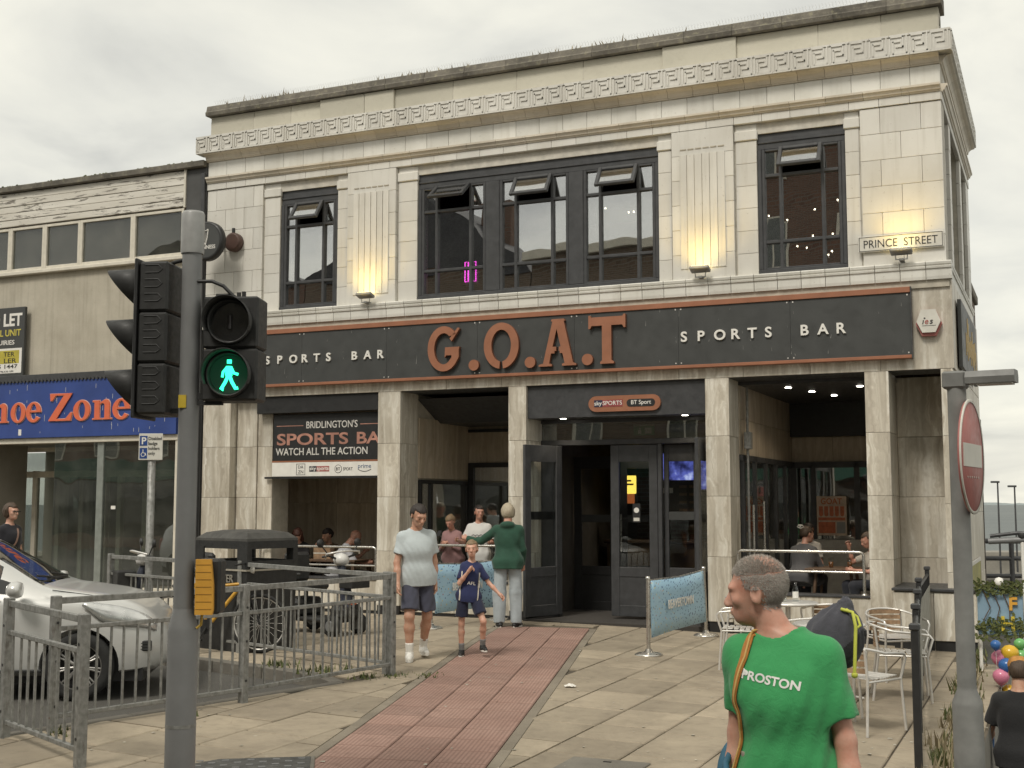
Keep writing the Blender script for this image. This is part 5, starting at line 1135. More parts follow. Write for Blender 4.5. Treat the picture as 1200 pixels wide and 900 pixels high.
    for k in range(9):
        a = 2*math.pi*k/9
        for off in (-.085, .085):
            p0 = (.04*math.cos(a), -.07, .04*math.sin(a)); p1 = (.21*math.cos(a+off), -.062, .21*math.sin(a+off)); rim.tube([p0, p1], [.013, .011], 6)
    rimm = rim.mesh('rim', P('alloy', (.42, .41, .39), .35, .8, var=.1)); tyre = MB().lathe([(.215, -.10), (.255, -.115), (.295, -.11), (.313, -.085), (.316, 0), (.313, .085), (.295, .11), (.215, .10)], n=40, axis='y', close=False).mesh('tyre', M['tyre']); disc = MB().lathe([(.21, .0), (.21, .02)], n=28, axis='y').mesh('brake_disc', M['black'])
    for wx_ in (-1.28, 1.28):
        for s in (-1, 1):
            w_ = link('tyre', tyre, c, (wx_, s*.755, .316), (0, random.uniform(0, 3), 0 if s < 0 else math.pi)); link('rim', rimm, w_); link('brake_disc', disc, w_)
            MB().lathe([(.355, -.30), (.355, .0)], n=28, axis='y', close=False).build('wheel_arch', M['black'], c, (wx_, s*.60 if s > 0 else -.30, .316)) if False else None
    lens = M['clearglass']; lin = P('headlamp_chrome', (.7, .7, .68), .2, .7)
    for s in (-1, 1):
        hl = MB(); n = 12; pts = []
        for i in range(n+1):
            for j in range(5):
                u, v = i/n, j/4; x = 1.30+u*.66; hw = halfw(x); b = belt(x); zlo, zhi = b-.10-.07*math.sin(u*math.pi)*1.0+.05*u, b+.02+.02*math.sin(u*math.pi)
                if u < .3: zlo = b-.03-(zhi-zlo)*.0-(u/.3)*.14+.02
                z = zlo+(zhi-zlo)*v; y = (hw*(1-.015*abs(v-.5))-.028*max(0, v-.6)*2.5)+.004; pts.append((x, s*y, z))
        hl.add(pts, [(i*5+j, i*5+j+1, (i+1)*5+j+1, (i+1)*5+j) for i in range(n) for j in range(4)], 0, True)
        h_ = hl.build('headlight', lin, c, fix=True); md = h_.modifiers.new('s', 'SOLIDIFY'); md.thickness = .012; md.offset = 1
        pts2 = [(x+.002, y+s*.012, z) for x, y, z in pts]; MB().add(pts2, [(i*5+j, i*5+j+1, (i+1)*5+j+1, (i+1)*5+j) for i in range(n) for j in range(4)], 0, True).build('lens', M['clearglass'], h_, fix=True)
        MB().box(1.80, 1.93, s*(halfw(1.87))-.02*s, s*(halfw(1.87))+.012*s, .44, .54, .008).build('fog_grille', M['black'], c, (0, 0, 0))
        for i in range(3): MB().box(1.80, 1.93, s*halfw(1.87), s*halfw(1.87)+.017*s, .455+i*.028, .463+i*.028).build('grille_slat', M['signblack'], c)
        m_ = MB(); m_.lathe([(.001, -.075), (.05, -.07), (.078, -.03), (.083, .02), (.07, .055), (.001, .062)], (0, 0, 0), 18, axis='x'); mm = m_.build('mirror', paint, c, (.72, s*.985, 1.05)); mm.scale = (1, 1.35, .95); MB().tube([(.02, -s*.10, -.05), (.03, -s*.04, -.03)], .02, 6).build('mirror_arm', M['black'], mm)
        # door lines, sill, handle
        for xx in (.50, -.42):
            pts = [(xx-.1*(1-t_)+ (0 if t_ < .6 else (t_-.6)*.12), s*(halfw(xx)*(.972 if t_ < .12 else (.999 if t_ < .75 else .975))+.002), bot(xx)+.09+(belt(xx)-bot(xx)-.09)*t_) for t_ in [k/10 for k in range(11)]]
            MB().tube(pts, .0045, 5).build('door_line', M['black'], c)
        MB().box(-.30, -.12, s*.868, s*.895, .80, .825, .008).build('door_handle', paint, c)
        MB().box(-.95, .95, s*.84, s*.872, .27, .30, .006).build('sill_strip', M['plastic'], c)
    MB().tube([(.86, y_*.1, 1.105-abs(y_)*.003) for y_ in range(-6, 7)], .012, 5).build('scuttle', M['plastic'], c)
    MB().tube([(.88, -.1, 1.12), (.81, -.55, 1.155)], .010, 5).tube([(.89, .45, 1.11), (.82, -.02, 1.16)], .010, 5).build('wiper', M['plastic'], c)
    bl_ = [(1.12+.01*k, y_) for k, y_ in enumerate((-.7,))]
    MB().tube([(1.0, -.74, 1.03), (1.5, -.70, .955), (1.80, -.60, .85)], .004, 5).tube([(1.0, .74, 1.03), (1.5, .70, .955), (1.80, .60, .85)], .004, 5).build('bonnet_line', M['black'], c)
    MB().box(2.02, 2.075, -.35, .35, .40, .50, .02).build('grille', M['black'], c); MB().box(2.07, 2.085, -.26, .26, .42, .52).build('number_plate', M['dull_white'], c); MB().box(-2.10, -2.085, -.26, .26, .70, .80).build('number_plate', M['yellow'], c)
    for s in (-1, 1): MB().box(-2.06, -1.93, s*.60, s*.74, .75, .98, .03).build('tail_light', M['red'], c)
    return c
silver = m_carpaint('silver_paint', (.62, .62, .595))
z_ = G(-3.99, 11.87)-.115
car('silver hatchback parked behind the guard rail at left edge', silver, (-5.48, 12.54, z_), R(8))
car('white parked car beyond left edge mirrored in the shop window', m_carpaint('white_car_paint', (.62, .62, .6)), (-13.4, 15.5, -.12), R(-18), tall=.14)
# ================================================================== litter bin
bi = empty('litter_bin', (-3.20, 15.05, 0), R(-38), 'large black square litter bin with domed lid and LITTER lettering', 'bin')
MB().add([(x*s, y*s2, z) for z, s, s2 in ((0, .44, .36), (.93, .47, .385)) for x, y in ((-1, -1), (1, -1), (1, 1), (-1, 1))], [(0, 1, 5, 4), (1, 2, 6, 5), (2, 3, 7, 6), (3, 0, 4, 7), (0, 3, 2, 1), (4, 5, 6, 7)]).build('body', M['plastic'], bi)
hd = MB(); z0, z1 = .95, 1.28; X, Y_ = .475, .39
for (xa, xb, ya, yb) in [(-X, -X+.07, -Y_, -Y_+.07), (X-.07, X, -Y_, -Y_+.07), (-X, -X+.07, Y_-.07, Y_), (X-.07, X, Y_-.07, Y_)]: hd.box(xa, xb, ya, yb, z0, z1)
for za, zb2 in ((z0, z0+.10), (z1-.09, z1)):
    hd.box(-X+.07, X-.07, -Y_+.002, -Y_+.05, za, zb2); hd.box(-X+.07, X-.07, Y_-.05, Y_-.002, za, zb2); hd.box(-X+.002, -X+.05, -Y_+.07, Y_-.07, za, zb2); hd.box(X-.05, X-.002, -Y_+.07, Y_-.07, za, zb2)
for s in (-1, 1): hd.box(-X+.07, -X+.18, s*Y_-.02, s*Y_+.0 if s < 0 else s*Y_, z0+.07, z1-.07); hd.box(X-.18, X-.07, min(s*Y_, s*Y_-s*.02), max(s*Y_, s*Y_-s*.02), z0+.07, z1-.07)
hd.build('hood', M['plastic'], bi)
MB().add([(x*X*a, y*Y_*a, z) for z, a in ((1.28, 1.0), (1.31, .99), (1.375, .80), (1.405, .45)) for x, y in ((-1, -1), (1, -1), (1, 1), (-1, 1))], [(i*4+j, i*4+(j+1) % 4, (i+1)*4+(j+1) % 4, (i+1)*4+j) for i in range(3) for j in range(4)]+[(12, 13, 14, 15), (3, 2, 1, 0)]).build('lid', P('bin_lid', (.06, .058, .052), .7, var=.3, sc=7), bi)
MB().box(-.48, .48, -.40, .40, .935, .955).build('trim', P('bin_trim', (.35, .32, .26), .5), bi)
text('lettering', 'LITTER', P('bin_letters', (.25, .235, .2), .6), bi, (-.10, -.394, .80), .13, .01, fit=.34, bold=.01)
# ================================================================== bicycle with yellow frame
bk = empty('bicycle', (-3.45, 14.55, G(-3.45, 14.55)), R(-3), 'bicycle with yellow frame leaning behind the guard rail by the bin', 'bicycle')
ym = P('bike_yellow', (.55, .30, .04), .4)
wh = MB()
def wheel_mesh(r):
    m_ = MB(); n = 34; m_.tube([(r*math.cos(2*math.pi*i/n), 0, r*math.sin(2*math.pi*i/n)) for i in range(n+1)], .022, 8, 0, False)
    return m_.mesh('wheel', M['tyre'])
def spokes_mesh(r):
    m_ = MB()
    for i in range(18):
        a = 2*math.pi*i/18; m_.tube([(.02*math.cos(a+.3), 0, .02*math.sin(a+.3)), (r*math.cos(a), 0, r*math.sin(a))], .002, 4, cap=False)
    m_.tube([((r-.01)*math.cos(2*math.pi*i/30), 0, (r-.01)*math.sin(2*math.pi*i/30)) for i in range(31)], .012, 6, 0, False); return m_.mesh('spokes', M['alu'])
wm, sm_ = wheel_mesh(.32), spokes_mesh(.31)
for x in (-.53, .53): w_ = link('wheel', wm, bk, (x, 0, .34)); link('spokes', sm_, w_)
fr = MB(); A, B_, C_, D_ = (-.53, 0, .34), (-.08, 0, .30), (-.24, 0, .80), (.36, 0, .84)
for a, b, r_ in [(B_, C_, .018), (B_, D_, .022), ((-.22, 0, .74), (.36, 0, .80), .018), (A, B_, .012), (A, (-.23, 0, .76), .011)]: fr.tube([a, b], r_, 8)
fr.build('frame', ym, bk); MB().tube([(.36, 0, .92), (.40, 0, .68), (.53, 0, .34)], [.017, .016, .012], 8).build('fork', M['black'], bk)
MB().tube([(.36, 0, .90), (.34, 0, 1.0)], .014, 8).tube([(.30, -.27, 1.02), (.36, -.18, 1.03), (.36, .18, 1.03), (.30, .27, 1.02)], .012, 8).build('handlebar', M['black'], bk); MB().tube([(-.24, 0, .80), (-.27, 0, .92)], .013, 8).build('seat_post', M['alu'], bk)
MB().lathe([(.001, -.16), (.03, -.12), (.075, .05), (.06, .10), (.001, .12)], (0, 0, 0), 14, axis='x').build('saddle', M['plastic'], bk, (-.27, 0, .94)).scale = (-1, 1, .45)
MB().lathe([(.085, -.004), (.085, .004)], (-.08, -.04, .30), 20, axis='y').tube([(-.08, -.06, .30), (-.16, -.07, .16)], .01, 6).box(-.20, -.12, -.13, -.06, .145, .165).build('crank', M['plastic'], bk)
MB().tube([(-.08, -.045, .385), (-.53, -.045, .37)], .005, 5).tube([(-.08, -.045, .215), (-.53, -.045, .31)], .005, 5).build('chain', M['plastic'], bk)
MB().lathe([(.001, -.03), (.04, -.02), (.05, .03), (.001, .04)], (0, 0, 0), 12, axis='x').build('lamp', M['white'], bk, (.42, 0, .96))
# ================================================================== mobility scooter
ms = empty('mobility_scooter', (-2.55, 16.75, 0), R(-38), 'silver and black mobility scooter parked below the left bay rail', 'scooter')
for x, y, r_ in [(.46, -.24, .135), (.46, .24, .135), (-.42, -.26, .15), (-.42, .26, .15)]:
    w_ = MB().lathe([(r_*.55, -.05), (r_*.9, -.055), (r_, -.03), (r_, .03), (r_*.9, .055), (r_*.55, .05)], n=22, axis='y').build('wheel', M['tyre'], ms, (x, y, r_)); MB().lathe([(r_*.5, -.058), (r_*.55, -.05)], n=14, axis='y').build('hub', M['polegrey'], w_)
MB().box(-.35, .45, -.20, .20, .16, .22, .02).build('floor', M['plastic'], ms)
MB().box(-.62, -.20, -.27, .27, .20, .46, .06).build('rear_body', M['plastic'], ms); MB().box(-.60, -.22, -.285, .285, .30, .36, .02).build('rear_trim', M['alu'], ms)
MB().box(.34, .60, -.22, .22, .20, .40, .06).build('front_body', M['plastic'], ms)
navy = P('scooter_navy', (.035, .04, .06), .35)
MB().tube([(.50, 0, .36), (.44, 0, .66), (.36, 0, .92)], [.10, .07, .05], 12).build('tiller', navy, ms); MB().lathe([(.001, -.09), (.09, -.06), (.11, 0), (.08, .06), (.001, .09)], n=16).build('console', P('scooter_white', (.62, .61, .58), .35), ms, (.37, 0, .98))
MB().lathe([(.05, -.02), (.07, 0), (.04, .03)], (0, 0, 0), 14, axis='x').build('headlamp', M['dull_white'], ms, (.55, 0, .70)); MB().box(.56, .61, -.06, .06, .40, .44, .01).build('indicator', M['orange'], ms)
MB().tube([(.30, -.28, 1.02), (.38, -.24, 1.04), (.36, -.1, 1.0), (.36, .1, 1.0), (.38, .24, 1.04), (.30, .28, 1.02)], .014, 8).build('handlebar', M['plastic'], ms); MB().tube([(.28, -.2, 1.0), (.40, -.30, 1.06), (.50, -.2, 1.09), (.52, 0, 1.10), (.50, .2, 1.09), (.40, .3, 1.06)], .013, 8).build('tiller_hoop', M['alu'], ms)
for s in (-1, 1): MB().tube([(.36, s*.2, 1.02), (.34, s*.32, 1.16)], .008, 6).lathe([(.001, -.02), (.055, -.015), (.055, .01), (.001, .02)], (.33, s*.34, 1.20), 12, axis='x').build('mirror', M['plastic'], ms)
MB().box(.50, .74, -.17, .17, .62, .84, .01).build('basket', M['plastic'], ms)
MB().box(-.48, -.06, -.23, .23, .56, .66, .04).build('seat', M['plastic'], ms); MB().box(-.54, -.44, -.22, .22, .66, 1.06, .04).build('backrest', M['plastic'], ms); MB().tube([(-.3, 0, .44), (-.3, 0, .58)], .03, 8).build('seat_post', M['plastic'], ms)
for s in (-1, 1): MB().box(-.42, -.12, s*.27-.025, s*.27+.025, .76, .80, .015).build('armrest', M['plastic'], ms)
ms2 = copy_tree(ms); ms2.location = (-4.55, 16.7, 0); ms2.rotation_euler = (0, 0, R(-150)); ms2['label'] = 'mobility scooter half hidden behind the parking sign post'
# ================================================================== banner barriers
def m_beaver():
    t = NT('beer_banner'); v = t.co(); 
    vor = t.n('ShaderNodeTexVoronoi', feature='F1'); vor.inputs['Scale'].default_value = 24; t.l(v, vor.inputs['Vector'])
    m1 = t.ramp(vor.outputs['Distance'], (.26, (1, 1, 1)), (.30, (0, 0, 0))); rc_ = t.ramp(vor.outputs['Color'], (.18, (.03, .04, .16)), (.45, (.05, .07, .2)), (.56, (.10, .16, .34)), (.66, (.26, .44, .58)), (.80, (.70, .60, .20)), (.88, (.45, .10, .14)), (1.0, (.1, .16, .3)))
    base = t.ramp(t.noise(v, 2, 2), (.3, (.33, .53, .68)), (.7, (.40, .59, .72))); return t.set(t.mix(m1, base, rc_), .6)
bmat = m_beaver()
def barrier(p0, p1, label, lean=0.0):
    a, b = Vector((*p0, 0)), Vector((*p1, 0)); d = b-a; w_ = d.length; g = empty('banner_barrier', (p0[0], p0[1], G(*p0)), math.atan2(d.y, d.x), label, 'barrier', 'blue beer banner barriers'); dz = G(*p1)-G(*p0)
    for k, (x, z) in enumerate(((0, 0), (w_, dz))):
        ln = lean if k else 0; top = (x-ln*.75, 0, z+.92)
        MB().lathe([(.001, 0), (.17, .0), (.17, .012), (.14, .03), (.05, .045), (.03, .08), (.001, .08)], (x, 0, z), 26).build('base', M['steel'], g); MB().tube([(x, 0, z+.05), (x, 0, z+.2), top], .024, 10).build('post', M['steel'], g); MB().lathe([(.028, -.015), (.028, .012), (.001, .014)], top, 12).build('post_cap', M['steel'], g)
    n = 16; vs = []
    for i in range(n+1):
        u = i/n; sag = -.025*math.sin(u*math.pi)
        for j in range(5):
            v = j/4; x = .06+(w_-.10-lean*(.3+.45*v))*u; vs.append((x, .012*math.sin(u*5+v*2)-.02, dz*u+.20+v*.68+sag*(1 if v > .5 else -.4)))
    s_ = MB().add(vs, [(i*5+j, (i+1)*5+j, (i+1)*5+j+1, i*5+j+1) for i in range(n) for j in range(4)], 0, True).build('sheet', bmat, g); md = s_.modifiers.new('s', 'SOLIDIFY'); md.thickness = .004
    MB().tube([(.02, 0, .885), (w_*.5, 0, dz*.5+.86), (w_-lean*.75, 0, dz+.885)], .012, 8).build('top_bar', M['steel'], g)
    text('lettering', 'BEAVERTOWN', M['white'], g, (w_*.27, -.045, .50+dz*.4), .15, .004, fit=w_*.44, bold=.03)
barrier((1.63, 15.0), (2.62, 16.95), 'blue beer banner barrier right of the red path', .10)
barrier((-1.12, 17.35), (-.20, 18.6), 'blue beer banner barrier behind the walking boy', .05)
# ================================================================== aluminium chairs and tables
def make_chair():
    c = empty('cafe_chair', (0, 0, 0)); r_ = .0125
    n = 22; loop = [(.25, -.27, .635), (.26, -.1, .655)]
    for i in range(n+1):
        a = math.pi*i/n; loop.append((.27*math.cos(a), .05+.24*math.sin(a), .665+.06*math.sin(a)))
    loop += [(-.26, -.1, .655), (-.25, -.27, .635)]
    lo = [loop[0], (.245, -.295, .60), (.235, -.26, .43), (.245, -.27, .0)]
    MB().tube(loop, r_, 8).build('arm_loop', M['alu'], c)
    for s in (-1, 1):
        MB().tube([(s*.25, -.27, .635), (s*.25, -.30, .60), (s*.23, -.25, .43), (s*.25, -.28, .0)], r_, 8).build('leg', M['alu'], c); MB().tube([(s*.20, .23, .70), (s*.20, .20, .45), (s*.225, .26, .0)], r_, 8).build('leg', M['alu'], c)
        MB().tube([(s*.23, -.25, .43), (s*.20, .20, .43)], .010, 6).build('side_rail', M['alu'], c)
    MB().tube([(-.23, -.24, .425), (.23, -.24, .425)], .010, 6).build('front_rail', M['alu'], c)
    sl_ = MB().box(-.20, .20, -.026, .026, -.005, .005, .003).mesh('seat_slat', M['alu'])
    for i in range(7): link('seat_slat', sl_, c, (0, -.22+i*.064, .445+.010*abs(i-3)/3))
    for i in range(4):
        z = .50+i*.058; m_ = MB(); vs = []
        for k in range(9):
            a = R(50+80*k/8); vs += [(.25*math.cos(a)*1.15, .05+.19*math.sin(a), z), (.25*math.cos(a)*1.15, .05+.19*math.sin(a), z+.043)]
        m_.add(vs, [(2*k, 2*k+2, 2*k+3, 2*k+1) for k in range(8)]); o = m_.build('back_slat', M['wood'], c); md = o.modifiers.new('s', 'SOLIDIFY'); md.thickness = .008
    return c
ch0 = make_chair(); chairs = [(-.35, -6.05, 155, 'foreground aluminium cafe chair with its legs in full view'), (-.75, -5.35, 20, 'aluminium cafe chair facing away behind the foreground chair'), (-.25, -4.2, 100, 'aluminium cafe chair nearest the black fence in second row'), (-1.15, -3.9, -70, 'aluminium cafe chair beside the bag on the mans back'), (-.45, -2.9, 35, 'aluminium cafe chair with high rim in front of low travertine wall'), (-1.25, -2.35, 200, 'aluminium cafe chair below the right handrail post'), (-2.05, -3.0, -80, 'aluminium cafe chair just right of the grey haired head'), (-2.25, -1.9, 170, 'aluminium cafe chair closest to the pub doors column')]
for i, (x, y, a, lab) in enumerate(chairs):
    o = ch0 if i == 0 else copy_tree(ch0); w_ = W(x, y); o.location = (w_.x, w_.y, G(w_.x, w_.y)+.004); o.rotation_euler = (0, 0, R(a)+PANG); tag(o, lab, 'chair', 'aluminium cafe chairs on the terrace')
def table(x, y, label, things=True):
    w_ = W(x, y); t_ = empty('cafe_table', (w_.x, w_.y, G(w_.x, w_.y)), PANG, label, 'table', 'round cafe tables')
    MB().lathe([(.001, .70), (.33, .70), (.345, .71), (.345, .725), (.33, .735), (.001, .735)], n=30).build('table_top', M['alu'], t_); MB().tube([(0, 0, .02), (0, 0, .70)], .03, 12).build('column', M['alu'], t_)
    for k in range(4): a = math.pi/2*k+.4; MB().tube([(0, 0, .07), (.32*math.cos(a), .32*math.sin(a), .012)], .015, 8).build('foot', M['alu'], t_)
    return t_, w_
table(-.85, -4.6, 'round aluminium cafe table between the front chairs'); _, w_ = table(-1.65, -2.6, 'round aluminium cafe table with empty glass below the handrail')
zt_ = G(w_.x, w_.y)+.735
g1 = empty('pint_glass', (w_.x-.06, w_.y-.05, zt_), 0, 'empty tall pint glass standing on the cafe table', 'glass'); MB().lathe([(.030, 0), (.033, .01), (.043, .15), (.041, .15), (.031, .012), (.001, .012)], n=18, close=False).build('glass', M['clearglass'], g1); MB().lathe([(.001, .008), (.030, .01), (.031, .02), (.001, .02)], n=14).build('dregs', M['cream'], g1)
g2 = empty('glass_bottle', (w_.x+.10, w_.y+.04, zt_), 0, 'clear glass bottle with white label on the cafe table', 'bottle'); MB().lathe([(.032, 0), (.034, .01), (.034, .13), (.014, .18), (.013, .22), (.011, .22)], n=18, close=False).build('glass', M['clearglass'], g2); MB().lathe([(.0345, .04), (.0345, .11)], n=18, close=False).build('label', M['white'], g2)
# ================================================================== black fence towards the camera
fn = empty('black_fence', W(.27, -7.6, G(*wl(.27, -7.6))), PANG, 'black metal fence with chunky post tops running towards the camera', 'fence'); fz = G(*wl(.27, -7.6))
def FL(x, y, z=0): w_ = W(x, y); return Vector((x-.27, y+7.6, z+G(w_.x, w_.y)-fz))
fpts = [(.27, -7.6), (.10, -5.9), (-.06, -4.2), (-.22, -2.5), (-.34, -.30)]
for k, (x, y) in enumerate(fpts):
    p_ = MB().box(-.027, .027, -.027, .027, -.1, 1.02, .006).build('post', M['black'], fn, FL(x, y)); MB().box(-.038, .038, -.038, .038, 1.02, 1.07, .010).build('post_cap', M['charcoal'], p_)
for (xa, ya), (xb, yb) in zip(fpts[:-1], fpts[1:]):
    for z in (.96, .55, .12): MB().tube([FL(xa, ya, z), FL(xb, yb, z)], .022 if z > .9 else .015, 6).build('rail', M['black'], fn)
    A, B_ = FL(xa, ya, .16), FL(xb, yb, .16); n = 7
    for i in range(1, n): c = A.lerp(B_, i/n); MB().tube([c, c+Vector((0, 0, .80))], .010, 6).build('bar', M['black'], fn)
    s_ = MB().add([A+Vector((.03, 0, .05)), B_+Vector((.03, 0, .05)), B_+Vector((.03, 0, .68)), A+Vector((.03, 0, .68))], [(0, 1, 2, 3)]).build('windbreak', P('torn_sheet', (.30, .29, .25), .8, var=.25), fn) if ya > -7 else None
    if s_:
        md = s_.modifiers.new('s', 'SOLIDIFY'); md.thickness = .004
# ================================================================== no entry sign with its lamp
lx_, ly_ = 2.165, 6.0; lz = G(lx_, ly_)
le = empty('no_entry_sign', (lx_, ly_, lz), 0, 'faded no entry sign with lamp arm on wide based grey post', 'sign')
pm = P('grey_post', (.19, .19, .18), .55, var=.25, sc=6)
MB().lathe([(.070, -.2), (.070, .99), (.068, 1.01), (.047, 1.06), (.044, 1.08), (.044, 2.53)], n=24).build('post', pm, le)
sn_ = Vector((.855, -.52, 0)).normalized(); rz_ = math.atan2(sn_.x, -sn_.y)
fc = MB().lathe([(.001, -.008), (.268, -.008), (.272, 0), (.268, .006), (.001, .006)], n=44, axis='y').build('disc', M['red'], le, (.040, -.045, 2.17), (0, 0, rz_))
MB().lathe([(.262, -.0105), (.277, -.0115), (.277, -.004), (.262, -.004)], n=44, axis='y', close=False).build('white_rim', M['dull_white'], fc); MB().box(-.21, .21, -.012, -.008, -.05, .06).build('white_bar', M['dull_white'], fc)
for s in (-.12, .12): MB().box(-.12, .12, .008, .03, s-.015, s+.015).build('channel', M['galv'], fc)
for i in range(6): MB().lathe([(.006, -.011), (.004, -.008)], (-.13+i*.05, 0, -.10), 6, axis='y').build('rivet', M['dull_white'], fc)
arm_ = MB().box(-.05, .05, -.05, .06, 0, .085, .01).build('lamp_bracket', pm, le, (0, 0, 2.50), (0, 0, rz_)); q = MB(); q.prism([(-.055, 0), (.055, 0), (.06, .03), (.045, .06), (-.045, .06), (-.06, .03)], -.275, -.05); q.build('lamp', pm, le, (0, 0, 2.52), (0, 0, rz_), fix=True); MB().box(-.045, .045, -.26, -.10, -.008, .0).build('lamp_lens', M['dull_white'], le, (0, 0, 2.52), (0, 0, rz_))
# ================================================================== seafront on the right
sea_m = NT('sea'); w_ = sea_m.world((.25, .9, 1)); sea_m.bump(sea_m.noise(w_, .55, 6, .6), .6, .5); sea_m.set(sea_m.ramp(sea_m.noise(sea_m.world((.004, .02, 1)), 1, 4), (.3, (.045, .06, .06)), (.7, (.085, .10, .095))), .45)
tag(MB().add([(-3000, 44, -4.5), (5000, 44, -4.5), (5000, 5500, -4.5), (-3000, 5500, -4.5)], [(0, 1, 2, 3)]).build('sea', sea_m.m), kind='structure')
tag(MB().box(-60, 60, -.4, .4, -6, .05, .03).box(-60, 60, -.5, .5, .05, .20, .02).build('sea_wall', M['concrete'], None, (11, 40, 0)), 'long pale concrete sea wall in front of the sea', 'wall')
hd_ = MB()
for i in range(60): x = 300+i*60; hd_.lathe([(70, 0), (60, 6+2*math.sin(i)), (30, 8+3*math.sin(i*1.7)), (1, 9)], (x, 5000, -5), 8)
tag(hd_.build('headland', P('far_land', (.25, .28, .28), .9)), kind='structure')
tag(sheet('promenade', [wl(LXE, 16), wl(90, 16), (120, 41), (-30, 41), wl(-20, 16)], lambda x, y: -1.55, M['concrete'], 5.0, ((-10, 30), (15, 41))), kind='structure')
rs = MB()
for i in range(160):
    x = random.uniform(8, 16); y = random.uniform(27, 31); r_ = random.uniform(.2, .5); rs.lathe([(.01, -r_), (r_, -.3*r_), (r_*random.uniform(.6, .9), r_*.4), (.05, r_*.6)], (x, y, -1.3+(y-27)*.30), 6, smooth=False)
tag(rs.build('rock_slope', M['concrete']), 'pile of pale rocks and rubble below the sea wall', 'rocks', kind='stuff')
sr_ = empty('seafront_railing', (11.2, 29.0, -1.5), R(-4), 'dark horizontal seafront railing below the sea horizon', 'railing')
for z, r_ in ((2.35, .06), (1.95, .05), (1.55, .05)): MB().tube([(-3, 0, z), (4, 0, z)], r_, 8).build('rail', M['charcoal'], sr_)
for i in range(5): MB().tube([(-2.8+i*1.6, 0, 0), (-2.8+i*1.6, 0, 2.4)], .06, 8).build('post', M['charcoal'], sr_)
MB().box(-3, 4, .3, .6, 0, 1.45, .02).build('plinth_wall', M['concrete'], sr_)
for px, h_, lab in ((1165, 565, 'thin dark lamp post standing against the sea, left one'), (1184.5, 570, 'thin dark lamp post standing against the sea, right one')):
    Y_ = 38.0; x = (px-600)/FPX*Y_*1.004; m_ = empty('lamp_post', (x, Y_, -1.5), 0, lab, 'lamp post', 'distant lamp posts'); z1 = HCAM+(590-h_)/FPX*Y_+1.5
    MB().tube([(0, 0, 0), (0, 0, z1)], [.035, .025], 8).build('pole', M['charcoal'], m_); MB().box(-.2, .05, -.05, .05, z1-.03, z1+.03, .01).build('lantern', M['charcoal'], m_)
# kiosk
kz = -1.5; kk = empty('balloon_kiosk', (5.62, 14.1, kz), R(-24), 'blue painted kiosk board with yellow letters and leaf trim', 'kiosk')
MB().box(-.36, .12, 0, .06, 1.74, 2.26, .01).build('header_board', P('kiosk_blue', (.24, .36, .46), .5, var=.2, sc=2), kk)
text('lettering', 'H', P('kiosk_yellow', (.62, .48, .05), .5), kk, (-.12, -.02, 1.80), .22, .03, bold=.03); text('lettering', 'F', MATS['yellow'], kk, (-.03, -.02, 2.03), .20, .03, bold=.03)
for s in (-.34, .10): MB().tube([(s, .05, 0), (s, .05, 2.25)], .02, 8).build('post', M['white'], kk)
lf = MB()
for i in range(520):
    x = random.uniform(-.38, .14); z = 2.26+random.uniform(-.05, .07) if random.random() < .55 else 1.72+random.uniform(-.02, .22)*(1-.6*abs(x)); a = random.uniform(0, 6.3); l_ = random.uniform(.015, .045); y = random.uniform(-.05, -.012)
    lf.add([(x, y, z), (x+l_*math.cos(a)+.02, y-.01, z+l_*math.sin(a)), (x+1.6*l_*math.cos(a), y-.005, z+1.6*l_*math.sin(a)), (x+l_*math.cos(a)-.02, y-.01, z+l_*math.sin(a)+.01)], [(0, 1, 2, 3)])
tag(lf.build('leaf_trim', M['weed'], kk), kind='stuff')
for i in range(3): MB().tube([(-.3+i*.1, -.02, 2.26), (-.22+i*.1, -.03, 2.05), (-.3+i*.14, -.02, 1.9)], .006, 5).build('vine', M['darkwood'], kk)
MB().lathe([(.001, -.06), (.036, -.048), (.06, 0), (.036, .048), (.001, .06)], (-.12, 0, 2.33), 14).build('globe_lamp', M['white'], kk)
MB().box(-.34, .10, .03, .06, 0, .75).build('counter_front', P('kiosk_yellow_front', (.55, .4, .06), .5), kk)
cols = {'pink': (.60, .20, .30), 'yellow': (.65, .40, .03), 'blue': (.04, .13, .35), 'green': (.16, .42, .14), 'orange': (.6, .2, .04)}
for i, (c_, px, py, r_, lab) in enumerate([('pink', 1162, 768, .11, 'pink balloon left of the yellow balloon'), ('yellow', 1174, 763, .12, 'large yellow balloon in the middle of the cluster'), ('blue', 1170, 777, .11, 'dark blue balloon below the yellow balloon'), ('green', 1187, 766, .10, 'green balloon right of the yellow balloon'), ('pink', 1181, 776, .10, 'pink balloon right of the dark blue balloon'), ('pink', 1163, 789, .11, 'pink balloon lowest in the cluster'), ('green', 1186, 752, .08, 'green balloon highest in the cluster'), ('yellow', 1172, 806, .10, 'yellow balloon hanging under the cluster'), ('blue', 1158, 753, .07, 'small blue balloon at upper left of the cluster')]):
    r_ *= .78; Y_ = 13.2-.05*(i % 3); x = (px-600)/FPX*Y_; z = HCAM+(590-py)/FPX*Y_
    b_ = empty('balloon', (x, Y_, z), 0, lab, 'balloon', 'kiosk balloons'); MB().lathe([(.001, -1.18), (.10, -1.12), (.03, -1.06), (.35, -.9), (.8, -.45), (1.0, .1), (.9, .55), (.5, .92), (.001, 1.05)], n=18).build('skin', P('balloon_%s_%d' % (c_, i), cols[c_], .25, var=.05), b_).scale = (r_, r_, r_); MB().tube([(0, 0, -r_*1.15), (.01, 0, -r_*1.15-.35)], .002, 4).build('string', M['white'], b_)
